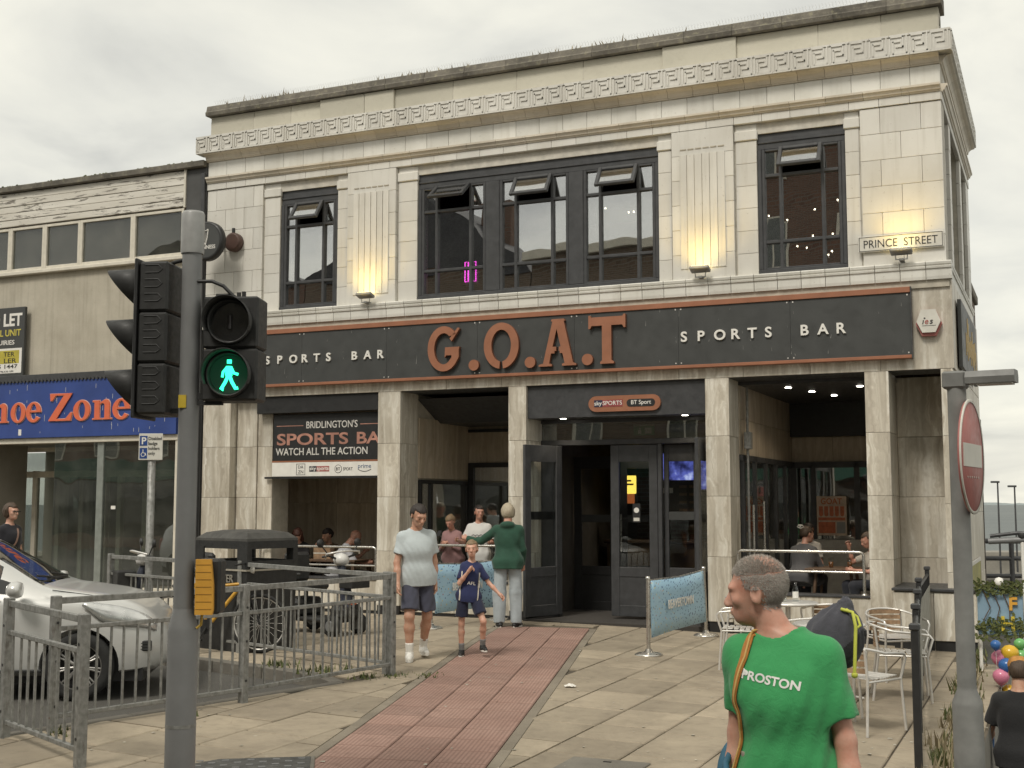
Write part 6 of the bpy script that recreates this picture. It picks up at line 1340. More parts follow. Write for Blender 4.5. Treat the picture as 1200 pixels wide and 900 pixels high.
aw = empty('awning_frame', (5.95, 14.4, -1.5), R(-24), 'white kiosk frame post with dark pole across its top', 'frame'); MB().tube([(-.02, 0, 0), (-.05, 0, 2.82)], .025, 8).build('post', M['white'], aw); MB().tube([(-.42, 0, 2.78), (.9, 0, 2.86)], .035, 8).build('cross_pole', M['polegrey'], aw); MB().tube([(-.4, 0, 2.84), (-.1, 0, 2.88), (.5, 0, 2.85)], .022, 8).build('rolled_canvas', M['charcoal'], aw)
MB().lathe([(.04, -.03), (.05, 0), (.04, .03)], (-.05, 0, 2.85), 10).build('joint', M['plastic'], aw)
# boards on the side wall of the pub
pbd = empty('side_poster', W(.09, 2.6, .5), PANG, 'yellow and grey poster panel on the side wall behind the post', 'poster'); MB().box(-.02, .0, -1.3, .9, -1.0, .35, .004).build('panel', P('poster_olive', (.30, .28, .10), .6, var=.35, sc=3), pbd); MB().box(-.022, .003, -1.34, .94, .35, .40).build('edge', M['alu'], pbd)
sgd = empty('side_sign', W(.075, 1.1, 4.05), PANG, 'dark sign board end on the side wall below the string course', 'sign'); MB().box(0, .05, -.55, 2.6, -.5, .42, .004).build('board', M['signblack'], sgd); 
for i in range(14): MB().box(.05, .058, .2+i*.16, .2+i*.16+.07, -.35+.25*random.random(), .0+.3*random.random()).build('gilt_ornament', P('gilt', (.5, .33, .08), .4, .5), sgd)
# lower brick building behind the pub on the side street
bb = empty('brick_building', W(-2.0, 9, -1.6), PANG, 'dark brick building behind the pub along the side street', 'building'); MB().box(-6, 1.55, -3.7, 5.0, 0, 8.0).build('wall', M['brickb'], bb); MB().box(-6.05, 1.62, -3.72, 5.05, 8.0, 8.2, .02).build('coping', M['coping'], bb); MB().tube([(1.62, -2.6, 0), (1.62, -2.6, 7.9)], .06, 8).build('downpipe', M['charcoal'], bb)
for i in range(3):
    for j in range(2): MB().box(1.54, 1.60, -1.6+i*2.1, -.5+i*2.1, 3.2+j*2.6, 5.0+j*2.6).build('window', M['charcoal'], bb)
# ================================================================== the other side of the street, seen mirrored in the windows
def terrace(x0, x1, h, mat, label, gable=0.0, d=24.0):
    b_ = empty('terrace_house', W((x0+x1)/2, -d, 0), PANG, label, 'building', 'houses across the street'); w2 = (x1-x0)/2
    MB().box(-w2, w2, -6, 0, -.5, h).build('wall', mat, b_)
    if gable: MB().prism([(-w2, h), (w2, h), (w2*.1, h+gable)], -6, .05).build('roof', M['slate'], b_, fix=True)
    else: MB().box(-w2-.1, w2+.1, -6.1, .25, h, h+.35, .02).build('parapet', M['cream'], b_)
    n = max(1, int((x1-x0)/2.4))
    for f in range(1, int(h/3)):
        for i in range(n):
            x = -w2+(i+.5)*(2*w2/n); w_ = MB().box(x-.55, x+.55, -.02, .06, f*3+.6, f*3+2.3, .01).build('window', M['cream'], b_); MB().box(x-.47, x+.47, .06, .065, f*3+.68, f*3+2.22).build('pane', M['carglass'], w_); MB().box(x-.03, x+.03, .066, .075, f*3+.68, f*3+2.22).build('glazing_bar', M['cream'], w_)
    MB().box(-w2+.1, w2-.1, .0, .35, 2.7, 3.5, .01).build('shop_fascia', P('fascia_green', (.03, .10, .07), .5), b_); MB().box(-w2+.2, w2-.2, .0, .03, .4, 2.65).build('shop_window', M['carglass'], b_)
    MB().box(w2*.4, w2*.4+.9, -3, -2.2, h, h+1.6+gable*.5, .02).build('chimney', M['brick'], b_)
    return b_
for a in [(-9.0, -3.0, 15.5, M['brick'], 'tall red brick house across the street', 0), (-16.2, -9.05, 10.6, M['brickb'], 'lower brown brick house across the street', 0), (-26.0, -16.25, 10.4, M['brickb'], 'gabled brown brick house across the street', 3.4), (-40, -26.05, 10.5, M['brick'], 'long red brick house across the street', 2.2), (-2.9, 6.0, 10.0, M['render'], 'rendered house across the street behind the camera', 1.5)]: terrace(*a[:4], a[4], gable=a[5])
# ================================================================== people, grown as implicit surfaces
from mathutils.bvhtree import BVHTree
class Field:
    def __init__(s, lo, hi, h):
        s.lo = np.array(lo, np.float32); s.h = h; s.n = np.maximum(4, np.ceil((np.array(hi)-s.lo)/h).astype(int)+1); s.a = np.full(s.n, 1.0, np.float32)
    def region(s, lo, hi):
        i0 = np.clip(np.floor((np.array(lo)-s.lo)/s.h).astype(int), 0, s.n); i1 = np.clip(np.ceil((np.array(hi)-s.lo)/s.h).astype(int)+1, 0, s.n)
        sl = tuple(slice(a, b) for a, b in zip(i0, i1)); ax = [s.lo[k]+s.h*np.arange(i0[k], i1[k], dtype=np.float32) for k in range(3)]
        return sl, ax[0][:, None, None], ax[1][None, :, None], ax[2][None, None, :]
    def apply(s, prim, k=.02, sub=False, grow=0.0):
        lo, hi = prim.box(.06+grow+k); sl, X, Y, Z = s.region(lo, hi)
        if any(q.stop <= q.start for q in sl): return
        d = prim.d(X, Y, Z)-grow; a = s.a[sl]
        if sub:
            hh = np.clip(.5-.5*(a+d)/k, 0, 1); s.a[sl] = a*(1-hh)-d*hh+k*hh*(1-hh)
        else:
            hh = np.clip(.5+.5*(a-d)/k, 0, 1); s.a[sl] = a*(1-hh)+d*hh-k*hh*(1-hh)
    def cut(s, fn):
        X = (s.lo[0]+s.h*np.arange(s.n[0]))[:, None, None]; Y = (s.lo[1]+s.h*np.arange(s.n[1]))[None, :, None]; Z = (s.lo[2]+s.h*np.arange(s.n[2]))[None, None, :]
        s.a = np.maximum(s.a, fn(X, Y, Z)).astype(np.float32)
    def add(s, fn):
        X = (s.lo[0]+s.h*np.arange(s.n[0]))[:, None, None]; Y = (s.lo[1]+s.h*np.arange(s.n[1]))[None, :, None]; Z = (s.lo[2]+s.h*np.arange(s.n[2]))[None, None, :]
        s.a = (s.a+fn(X, Y, Z)).astype(np.float32)
    def mesh(s):
        f = s.a; ins = f < 0
        c = np.zeros(tuple(k-1 for k in f.shape), np.int8)
        for dx in (0, 1):
            for dy in (0, 1):
                for dz in (0, 1): c += ins[dx:dx+c.shape[0], dy:dy+c.shape[1], dz:dz+c.shape[2]]
        I = np.argwhere((c > 0) & (c < 8))
        if len(I) == 0: return np.zeros((0, 3)), []
        idx = np.full(c.shape, -1, np.int32); idx[I[:, 0], I[:, 1], I[:, 2]] = np.arange(len(I))
        acc = np.zeros((len(I), 3)); cnt = np.zeros(len(I))
        for ax in range(3):
            o = [k for k in range(3) if k != ax]
            for p in (0, 1):
                for q in (0, 1):
                    a = I.copy(); a[:, o[0]] += p; a[:, o[1]] += q; b = a.copy(); b[:, ax] += 1
                    va = f[a[:, 0], a[:, 1], a[:, 2]]; vb = f[b[:, 0], b[:, 1], b[:, 2]]; m = (va < 0) != (vb < 0)
                    t = np.where(m, va/np.where(m, va-vb, 1), 0); pt = a.astype(float); pt[:, ax] += t; acc[m] += pt[m]; cnt[m] += 1
        V = s.lo+s.h*(acc/cnt[:, None]); F_ = []
        for ax in range(3):
            o = [(ax+1) % 3, (ax+2) % 3]; sa = [slice(None)]*3; sb = [slice(None)]*3; sa[ax] = slice(0, -1); sb[ax] = slice(1, None); A = ins[tuple(sa)]; B = ins[tuple(sb)]
            for flip, mk in ((False, A & ~B), (True, ~A & B)):
                e = np.argwhere(mk); e = e[(e[:, o[0]] > 0) & (e[:, o[1]] > 0) & (e[:, o[0]] < f.shape[o[0]]-1) & (e[:, o[1]] < f.shape[o[1]]-1)]
                if len(e) == 0: continue
                def g(p, q): k = e.copy(); k[:, o[0]] -= p; k[:, o[1]] -= q; return idx[k[:, 0], k[:, 1], k[:, 2]]
                quad = np.stack([g(1, 1), g(0, 1), g(0, 0), g(1, 0)], 1)
                F_.append(quad[:, ::-1] if flip else quad)
        return V, np.concatenate(F_)
class Cone:
    def __init__(s, a, b, ra, rb, flat=False): s.a, s.b, s.ra, s.rb, s.flat = np.array(a, float), np.array(b, float), ra, rb, flat
    def box(s, m): r = max(s.ra, s.rb)+m; return np.minimum(s.a, s.b)-r, np.maximum(s.a, s.b)+r
    def d(s, X, Y, Z):
        ab = s.b-s.a; L2 = ab@ab; x, y, z = X-s.a[0], Y-s.a[1], Z-s.a[2]; t = (x*ab[0]+y*ab[1]+z*ab[2])/L2; tc = np.clip(t, 0, 1)
        d = np.sqrt((x-tc*ab[0])**2+(y-tc*ab[1])**2+(z-tc*ab[2])**2)-(s.ra+(s.rb-s.ra)*tc)
        if s.flat: d = np.maximum(d, (t-1)*math.sqrt(L2))
        return d
class Ell:
    def __init__(s, c, r, Rm=None): s.c, s.r, s.R = np.array(c, float), np.array(r, float), (np.array(Rm) if Rm is not None else np.eye(3))
    def box(s, m): q = np.abs(s.R)@s.r+m; return s.c-q, s.c+q
    def d(s, X, Y, Z):
        x, y, z = X-s.c[0], Y-s.c[1], Z-s.c[2]; R_ = s.R; q = [(x*R_[0, i]+y*R_[1, i]+z*R_[2, i]) for i in range(3)]
        k0 = np.sqrt(sum((q[i]/s.r[i])**2 for i in range(3))); k1 = np.sqrt(sum((q[i]/s.r[i]**2)**2 for i in range(3))); return k0*(k0-1)/np.maximum(k1, 1e-6)
class Loft:
    """rows (z, cx, cy, rx, ry) in a frame with origin o and axes R"""
    def __init__(s, rows, o, Rm, p=2.3):
        T = np.array(rows, float); zs = np.linspace(T[0, 0], T[-1, 0], 60); fs = [spline([(r[0], r[k]) for r in T], 0) for k in range(1, 5)]
        s.t = np.array([[z]+[f(z) for f in fs] for z in zs]); s.o = np.array(o, float); s.R = np.array(Rm); s.p = p
    def box(s, m):
        c = []
        for z, cx, cy, rx, ry in s.t:
            for a in (-1, 1):
                for b in (-1, 1): c.append(s.o+s.R@np.array([cx+a*rx, cy+b*ry, z]))
        c = np.array(c); return c.min(0)-m, c.max(0)+m
    def d(s, X, Y, Z):
        x, y, z = X-s.o[0], Y-s.o[1], Z-s.o[2]; R_ = s.R; u, v, w = [(x*R_[0, i]+y*R_[1, i]+z*R_[2, i]) for i in range(3)]
        T = s.t; ip = lambda k: np.interp(w, T[:, 0], T[:, k]); rx, ry = ip(3), ip(4)
        k0 = (np.abs((u-ip(1))/rx)**s.p+np.abs((v-ip(2))/ry)**s.p)**(1/s.p); d = (k0-1)*np.minimum(rx, ry)
        return np.maximum(d, np.maximum(w-T[-1, 0], T[0, 0]-w))
def rotm(x=0, y=0, z=0): return np.array(Matrix.Rotation(R(z), 3, 'Z') @ Matrix.Rotation(R(y), 3, 'Y') @ Matrix.Rotation(R(x), 3, 'X'))
def folds(seed, amp, f=22.0, zs=.55):
    rg = np.random.RandomState(seed); ks = [(rg.randn(3)*np.array([1, 1, zs])*f*(1+.5*i), rg.rand()*6.3) for i in range(4)]
    def fn(X, Y, Z):
        w = .9*np.sin(X*9+Z*7+seed)+.9*np.sin(Y*8-Z*6); r = 0
        for i, (k, ph) in enumerate(ks): r = r+np.sin(X*k[0]+Y*k[1]+Z*k[2]+ph+w)/(1+.6*i)
        return amp*r*.5
    return fn
def m_skin(name, col):
    t = NT(name); v = t.co(); c = t.ramp(t.noise(v, 14, 6, .65), (.3, tuple(x*y for x, y in zip(col, (.90, .70, .64)))), (.62, col)); c = t.mix(t.ramp(t.noise(v, 70, 3), (.5, (0, 0, 0)), (.8, (.35,)*3)), c, tuple(x*.7 for x in col)); t.bump(t.noise(v, 220, 2), .12, .002); m = t.set(c, .5); t.b.inputs['Subsurface Weight'].default_value = .12; t.b.inputs['Subsurface Radius'].default_value = (.012, .005, .003); return m
def m_cloth(name, col, var=.1, sc=5, weave=900):
    t = NT(name); v = t.co(); c = t.ramp(t.noise(v, sc, 5, .6), (.3, tuple(x*(1-var) for x in col)), (.7, tuple(min(1, x*(1+var)) for x in col))); n = t.math('ADD', t.math('MULTIPLY', t.noise(v, 24, 4, .6, .8), 1.0), t.math('MULTIPLY', t.noise(v, weave, 2), .12)); t.bump(n, .45, .010); m = t.set(c, .9); t.b.inputs['Sheen Weight'].default_value = .15; return m
def m_hair(name, a, b):
    t = NT(name); v = t.co((60, 60, 9)); c = t.ramp(t.noise(v, 2.2, 6, .7), (.3, a), (.7, b)); t.bump(t.noise(v, 3, 5, .8), .7, .006); return t.set(c, .6)
SK = m_skin('skin_light', (.60, .37, .275)); SKR = m_skin('skin_ruddy', (.58, .33, .245)); SKT = m_skin('skin_tanned', (.52, .315, .22)); SKP = m_skin('skin_pale', (.56, .36, .27))
HB = m_hair('hair_brown', (.035, .022, .014), (.10, .065, .04)); HD = m_hair('hair_dark', (.012, .009, .008), (.04, .028, .022)); HR = m_hair('hair_auburn', (.03, .012, .008), (.10, .035, .02)); HG = m_hair('hair_grey', (.17, .14, .11), (.36, .31, .26)); HW = m_hair('hair_fair_grey', (.28, .23, .16), (.50, .44, .33)); HS = m_hair('hair_sandy', (.13, .085, .045), (.30, .21, .12))
EYW = P('eye_white', (.55, .5, .46), .2, var=.02); EYD = P('eye_dark', (.02, .015, .012), .15)
def npv(*a): return np.array(a, float)
def unit(v): v = npv(*v); return v/np.linalg.norm(v)

def person(label, loc, facing, height=1.75, skin=SK, build_=1.0, pelvis_z=None, lean=4, roll=0, twist=0, head=(0, 0, 0), armL=((.18, 0, -1), (.05, -.2, -1)), armR=((-.18, 0, -1), (-.05, -.2, -1)), legL=((.03, 0, -1), (.0, .03, -1)), legR=((-.03, 0, -1), (.0, .03, -1)), footL=0, footR=0, hair='short', hairm=HB, shirt=None, sleeve=.62, hem=-.10, neck=.0, fold=.006, hood=False, bottom=None, bleg=1.0, blen=.55, bloose=.025, shoe=None, sock=None, h=.011, sex='m', eyes=False, handL=1, handR=1, belly=0.0, lower=True, group=None, collar_r=.066, neck_len=.06, head_dx=0.0, fine=False, arm_scale=1.0):
    """facing: heading in degrees, 0 looks towards the camera (-y); figure's own left is +x"""
    s = height/1.75; root = empty('person', loc, R(facing), label, 'person', group)
    sw = (.152 if sex == 'm' else .132)*s*build_; hipx = .088*s; tl = .53*s; UA, FA, TH, SHN = .285*s*arm_scale, .25*s*arm_scale, .42*s, .40*s
    legs = {}
    for nm, sg, (t_, q_) in (('L', 1, legL), ('R', -1, legR)):
        t_, q_ = unit(t_), unit(q_); hp = npv(sg*hipx, 0, 0); kn = hp+t_*TH; an = kn+q_*SHN; legs[nm] = [hp, kn, an]
    if pelvis_z is None: pelvis_z = -min(l[2][2] for l in legs.values())+.085*s
    off = npv(0, 0, pelvis_z)
    for k in legs: legs[k] = [q+off for q in legs[k]]
    TR = rotm(x=lean) @ rotm(y=roll) @ rotm(z=twist); hipc = off+npv(0, 0, .02*s)
    def T(x, y, z): return hipc+TR@npv(x*s, y*s, z*s)
    b = build_; fem = sex == 'f'
    rows = [(-.10, 0, .01, .155*b, .112*b), (0, 0, .012, .17*b+(.012 if fem else 0), .118*b+belly*.4), (.09, 0, .005, .158*b, .108*b+belly), (.17, 0, .0, (.140 if fem else .152)*b, .100*b+belly*.8), (.28, 0, -.005, (.148 if fem else .168)*b, .112*b+(.018 if fem else .01)), (.38, 0, .0, (.150 if fem else .175)*b, .108*b+(.012 if fem else .0)), (.435, 0, .010, .150*b, .090), (.475, 0, .016, .105*b, .072), (.515, 0, .022, .062, .058)]
    rows = [(z*s, cx*s, (cy-(belly*.6 if .02 < z < .3 else 0))*s, rx*s, ry*s) for z, cx, cy, rx, ry in rows]
    torso = Loft(rows, hipc, TR)
    sh = {'L': T(sw/s, .012, .432), 'R': T(-sw/s, .012, .432)}
    arms = {}
    for nm, (u_, f_) in (('L', armL), ('R', armR)):
        u_, f_ = unit(u_), unit(f_); e_ = sh[nm]+u_*UA; arms[nm] = [sh[nm], e_, e_+f_*FA, f_]
    nb = T(0, .025, .50); HRm = TR @ rotm(z=head[0]) @ rotm(x=-head[1], y=head[2]); nt = nb+TR@npv(head_dx*s, -.012*s, neck_len*s)+HRm@npv(0, -.006*s, .02*s)
    hs = s if height > 1.5 else s*1.14
    hc = nt+HRm@npv(0, -.012*hs, .105*hs)
    def Hd(x, y, z): return hc+HRm@npv(x*hs, y*hs, z*hs)
    pts = [p for l in legs.values() for p in l]+[p for a in arms.values() for p in a[:3]]+[hc, hipc]; lo = np.min(pts, 0)-.20*s; hi = np.max(pts, 0)+.20*s; lo[2] = max(lo[2], -.02 if lower else hipc[2]-.30*s)
    hi[2] = max(hi[2], hc[2]+.16*s)
    am = .92*b if not fem else .80
    # ---- body
    f = Field(lo, hi, h); f.apply(torso, .01, grow=-.012*s)
    f.apply(Cone(nb-TR@npv(0, 0, .03*s), nt+HRm@npv(0, .005*s, .035*s), .066*s*am, .058*s*am), .04*s)
    head_prims = [(Ell(Hd(0, .012, .03), (.076*hs, .096*hs, .092*hs), HRm), .01), (Ell(Hd(0, -.035, -.035), (.056*hs, .060*hs, .074*hs), HRm), .03*hs), (Ell(Hd(0, -.062, -.085), (.034*hs, .032*hs, .026*hs), HRm), .03*hs), (Ell(Hd(0, -.078, .022), (.055*hs, .022*hs, .018*hs), HRm), .02*hs)]
    for q, k in head_prims: f.apply(q, k)
    f.apply(Cone(Hd(0, -.088, .008), Hd(0, -.112, -.030), .010*hs, .0165*hs), .016*hs)
    for sg in (-1, 1):
        f.apply(Ell(Hd(sg*.032, -.098, -.0), (.017*hs, .016*hs, .012*hs), HRm), .012*hs, sub=True); f.apply(Ell(Hd(sg*.032, -.079, -.0), (.0135*hs, .0125*hs, .0115*hs), HRm), .006*hs)
        f.apply(Ell(Hd(sg*.010, -.110, -.038), (.010*hs, .009*hs, .007*hs), HRm), .008*hs); f.apply(Ell(Hd(sg*.044, -.066, -.022), (.016*hs, .016*hs, .014*hs), HRm), .025*hs)
        f.apply(Ell(Hd(sg*.079, .012, -.008), (.010*hs, .021*hs, .034*hs), HRm @ rotm(z=sg*18)), .006*hs); f.apply(Ell(Hd(sg*.091, .010, -.004), (.008*hs, .012*hs, .020*hs), HRm @ rotm(z=sg*18)), .005*hs, sub=True)
    f.apply(Ell(Hd(0, -.098, -.058), (.024*hs, .010*hs, .0055*hs), HRm), .008*hs); f.apply(Ell(Hd(0, -.096, -.070), (.021*hs, .010*hs, .0065*hs), HRm), .008*hs)
    f.apply(Ell(Hd(0, -.108, -.0635), (.022*hs, .008*hs, .0022*hs), HRm), .003*hs, sub=True)
    for nm, (a, e_, w_, fd) in arms.items():
        sg = 1 if nm == 'L' else -1
        f.apply(Cone(T(sg*.06, .02, .462), a, .050*s*am, .054*s*am), .05*s); f.apply(Cone(a, a*.5+e_*.5, .053*s*am, .047*s*am), .03*s); f.apply(Cone(a*.5+e_*.5, e_, .047*s*am, .038*s*am), .03*s); f.apply(Ell(a*.55+e_*.45, (.046*s*am, .046*s*am, .075*s), None), .03*s) if False else None
        f.apply(Cone(e_, e_*.62+w_*.38, .040*s*am, .042*s*am), .02*s); f.apply(Cone(e_*.62+w_*.38, w_, .042*s*am, .026*s*am), .02*s)
        hp_ = w_+fd*.045*s; f.apply(Cone(w_, hp_+fd*.02*s, .026*s, .031*s), .02*s)
    if lower or True:
        for nm, (hp, kn, an) in legs.items():
            sg = 1 if nm == 'L' else -1
            f.apply(Cone(hp, kn, .083*s*b, .053*s*b), .04*s); f.apply(Cone(kn, kn*.68+an*.32+npv(0, .012*s, 0), .050*s*b, .055*s*b), .03*s); f.apply(Cone(kn*.68+an*.32+npv(0, .012*s, 0), an, .055*s*b, .034*s), .03*s)
            fa = rotm(z=(footL if nm == 'L' else footR)); f.apply(Cone(an+npv(0, 0, -.035*s), an+fa@npv(0, -.13*s, -.055*s), .034*s, .026*s), .03*s)
    V, Q = f.mesh(); mb = MB()
    me = bpy.data.meshes.new('body'); Vl = [tuple(v) for v in V]; Ql = [tuple(int(i) for i in q) for q in Q]
    # fingers: tapered chains rooted inside the palm
    for nm, (a, e_, w_, fd) in arms.items():
        sg = 1 if nm == 'L' else -1; mode = handL if nm == 'L' else handR
        side = np.cross(fd, npv(0, -1, 0)); side = side/np.linalg.norm(side) if np.linalg.norm(side) > .2 else npv(0, 0, 1.)
        curl_dir = npv(0, -1, 0)*.35+npv(-sg, 0, 0)*.9; curl_dir = curl_dir-fd*(curl_dir@fd); curl_dir /= np.linalg.norm(curl_dir); across = np.cross(fd, curl_dir)
        pc = w_+fd*.055*s
        for i, ln in enumerate((.070, .078, .073, .058)):
            o_ = pc+across*(i-1.5)*.0185*s*(1 if sg > 0 else -1); cu = (.25, .55, .9) if mode == 1 else ((1.0, 1.9, 2.6) if mode == 2 else (.05, .1, .15)); p0 = o_; chain = [p0]
            if mode == 3 and i == 3: cu = (-.1, -.1, -.1)
            elif mode == 3: cu = (1.0, 1.9, 2.6)
            for c_, fr in zip(cu, (.45, .32, .23)): chain.append(chain[-1]+(fd*math.cos(c_)+curl_dir*math.sin(c_))*ln*fr*s)
            mb.tube([Vector(q) for q in chain], [.0105*s, .0100*s, .0090*s, .0065*s], 7)
        # thumb leaves the side of the palm
        tb = w_+fd*.018*s+across*(-.026*s*(1 if sg > 0 else -1)); td_ = fd*.75-across*(.55*(1 if sg > 0 else -1))+curl_dir*.45; td_ /= np.linalg.norm(td_); mb.tube([Vector(tb), Vector(tb+td_*.03*s), Vector(tb+td_*.035*s+fd*.024*s+curl_dir*.008*s)], [.013*s, .0115*s, .008*s], 7)
    nb_ = len(Vl); Vl += mb.v; Ql += [tuple(nb_+i for i in q) for q in mb.f]
    me.from_pydata(Vl, [], Ql); me.materials.append(skin); me.polygons.foreach_set('use_smooth', [True]*len(me.polygons)); me.update(); body = link('body', me, root)
    def child(fld, name, mat):
        V, Q = fld.mesh()
        if len(V) == 0: return None
        m_ = bpy.data.meshes.new(name); m_.from_pydata([tuple(v) for v in V], [], [tuple(int(i) for i in q) for q in Q]); m_.materials.append(mat); m_.polygons.foreach_set('use_smooth', [True]*len(m_.polygons)); m_.update(); return link(name, m_, root)
    info = {'root': root, 'T': T, 'Hd': Hd, 'HRm': HRm, 'TR': TR, 's': s, 'hs': hs, 'arms': arms, 'legs': legs, 'hc': hc, 'nb': nb}
    sd = abs(hash(label)) % 97 if False else sum(ord(c) for c in label) % 97
    # ---- shirt
    if shirt is not None:
        srows = [(z, cx, cy, rx+(.008+.032*max(0, min(1, (.14*s-z)/(.12*s))))*s, ry+(.010+.028*max(0, min(1, (.14*s-z)/(.12*s))))*s) for z, cx, cy, rx, ry in rows]; srows = [(srows[0][0]-.12*s, *srows[0][1:])]+srows
        g = Field(lo, hi, h); g.apply(Loft(srows, hipc, TR), .01)
        if sleeve < 1.2: pass
        for nm, (a, e_, w_, fd) in arms.items():
            sg = 1 if nm == 'L' else -1
            g.apply(Cone(T(sg*.055, .02, .465), a, .058*s*am, .066*s*am), .045*s)
            if sleeve <= 1.0: g.apply(Cone(a, a+(e_-a)*sleeve, .066*s*am, .060*s*am+.006*s, True), .03*s)
            else:
                g.apply(Cone(a, e_, .068*s*am, .054*s*am), .025*s); g.apply(Cone(e_, e_+(w_-e_)*min(1, sleeve-1), .054*s*am, .040*s*am, True), .02*s)
        if hood: g.apply(Ell(T(0, .09, .50), (.10*s, .055*s, .05*s), TR), .03*s); g.apply(Ell(T(0, .02, .525), (.085*s, .075*s, .03*s), TR), .02*s)
        fz_ = nb[2]-.05*s; ff = folds(sd, fold*s); g.add(lambda X, Y, Z: ff(X, Y, Z)*np.clip((fz_-Z)/(.16*s), .12, 1)-.003*s); g.apply(Cone(nb+TR@npv(0, -.012*s, .012*s), nt+HRm@npv(0, 0, .06*s), collar_r*s, (collar_r+.012)*s), .006*s, sub=True)
        for nm, (a, e_, w_, fd) in arms.items():
            if sleeve <= 1.0: c0 = a+(e_-a)*(sleeve-.10); g.apply(Cone(c0, e_, .053*s*am, .049*s*am), .004, sub=True)
        n_ = TR@npv(0, 0, 1); o_ = T(0, 0, hem); g.cut(lambda X, Y, Z: -((X-o_[0])*n_[0]+(Y-o_[1])*n_[1]+(Z-o_[2])*n_[2]))
        info['shirt'] = child(g, 'shirt' if not hood else 'hoodie', shirt)
    # ---- trousers or shorts
    if bottom is not None:
        g = Field(lo, hi, h); g.apply(torso, .01, grow=.002*s)
        g.cut(lambda X, Y, Z: (Z-(hipc[2]+.10*s))+0*X+0*Y)
        for nm, (hp, kn, an) in legs.items():
            if blen <= 1: g.apply(Cone(hp, hp+(kn-hp)*blen, .085*s*b+bloose*.15, (.085-.03*blen)*s*b+bloose, True), .03*s)
            else: g.apply(Cone(hp, kn, .085*s*b+bloose*.15, .056*s*b+bloose), .03*s); g.apply(Cone(kn, kn+(an-kn)*min(1.06, blen-1), .056*s*b+bloose, .045*s+bloose, True), .02*s)
        g.add(folds(sd+5, fold*1.0*s, 24)); 
        info['bottom'] = child(g, 'trousers' if blen > 1 else 'shorts', bottom)
    if lower and shoe is not None:
        for nm, (hp, kn, an) in legs.items():
            fa = rotm(z=(footL if nm == 'L' else footR)); sd_ = (kn-an)/np.linalg.norm(kn-an); pit = 0
            g = Field(an-npv(.14, .26, .14)*s, an+npv(.14, .26, .12)*s, min(h, .009)); base = an+npv(0, 0, -.085*s)
            g.apply(Cone(base+fa@npv(0, .045*s, .034*s), base+fa@npv(0, -.06*s, .034*s), .037*s, .040*s), .02); g.apply(Cone(base+fa@npv(0, -.06*s, .034*s), base+fa@npv(0, -.145*s, .028*s), .042*s, .030*s), .02); g.apply(Cone(an+npv(0, 0, -.045*s), an+sd_*.012*s, .046*s, .044*s, True), .02)
            bz = base[2]; g.cut(lambda X, Y, Z: (bz+.002-Z)+0*X+0*Y); child(g, 'shoe', shoe)
            sf_ = fa
            so_ = MB(); n = 16; vs = []
            for z in (0, .022*s):
                for k in range(n):
                    a = 2*math.pi*k/n; yy = -.05*s+.128*s*math.sin(a); ww = .043*s*(1.0 if yy < -.03*s else .86); q = base+fa@npv(ww*math.cos(a), yy, z); vs.append(q)
            so_.add(vs, [tuple(range(n))[::-1], tuple(range(n, 2*n))]+[(k, (k+1) % n, n+(k+1) % n, n+k) for k in range(n)]); so_.build('sole', M['white'] if shoe is not None else shoe, root)
            if sock is not None:
                g = Field(an-npv(.09, .09, .05)*s, an+npv(.09, .09, .2)*s, min(h, .008)); g.apply(Cone(an-npv(0, 0, .02*s), an+sd_*.11*s, .040*s, .047*s, True), .01); child(g, 'sock', sock)
    # ---- hair
    if hair:
        g = Field(hc-npv(.19, .19, .42 if hair == 'long' else .19)*hs, hc+npv(.19, .19, .18)*hs, h*.8)
        gr = (.012 if hair in ('long', 'bob', 'bun') else .007)*hs
        g.apply(head_prims[0][0], .01, grow=gr); g.apply(Ell(Hd(0, .03, .015), (.078*hs, .090*hs, .088*hs), HRm), .02*hs, grow=gr)
        if hair == 'long':
            for x_, y_, z_ in ((.062, .0, -.06), (-.062, .0, -.06), (.05, .05, -.14), (-.05, .05, -.14), (0, .07, -.08)): g.apply(Cone(Hd(x_, y_, z_+.08), Hd(x_*1.15, y_+.01, z_-.06), .042*hs, .036*hs), .03*hs)
        if hair == 'bun': g.apply(Ell(Hd(0, .07, .085), (.045*hs, .042*hs, .04*hs), HRm), .015*hs)
        if hair == 'bob':
            for sg in (-1, 1): g.apply(Cone(Hd(sg*.066, .02, .02), Hd(sg*.066, .03, -.05), .028*hs, .024*hs), .03*hs)
            g.apply(Ell(Hd(0, .05, -.02), (.085*hs, .07*hs, .07*hs), HRm), .03*hs)
        g.add(folds(sd+9, .0045*hs, 75, .6))
        ih = HRm.T
        def face(X, Y, Z):
            x, y, z = X-hc[0], Y-hc[1], Z-hc[2]; u = ih[0, 0]*x+ih[0, 1]*y+ih[0, 2]*z; v = ih[1, 0]*x+ih[1, 1]*y+ih[1, 2]*z; w = ih[2, 0]*x+ih[2, 1]*y+ih[2, 2]*z
            hl = .058*hs if hair not in ('long', 'fringe') else .040*hs       # hairline in front, nape behind
            front = np.minimum(-(v+.020*hs), (hl-w)+.25*(v+.075*hs)); front = np.where(w > .10*hs, -1, front)
            nape = (-.055*hs-w) if hair in ('short', 'buzz', 'fringe', 'bun') else -np.ones_like(w)
            earz = np.minimum((.020*hs-w), np.minimum(.030*hs-v, v+.03*hs)) if hair in ('short', 'buzz', 'fringe', 'bun') else -np.ones_like(w)
            return np.maximum(np.maximum(front, nape), earz)
        if not fine: g.cut(face); child(g, 'hair', hairm)
        info['face'] = face
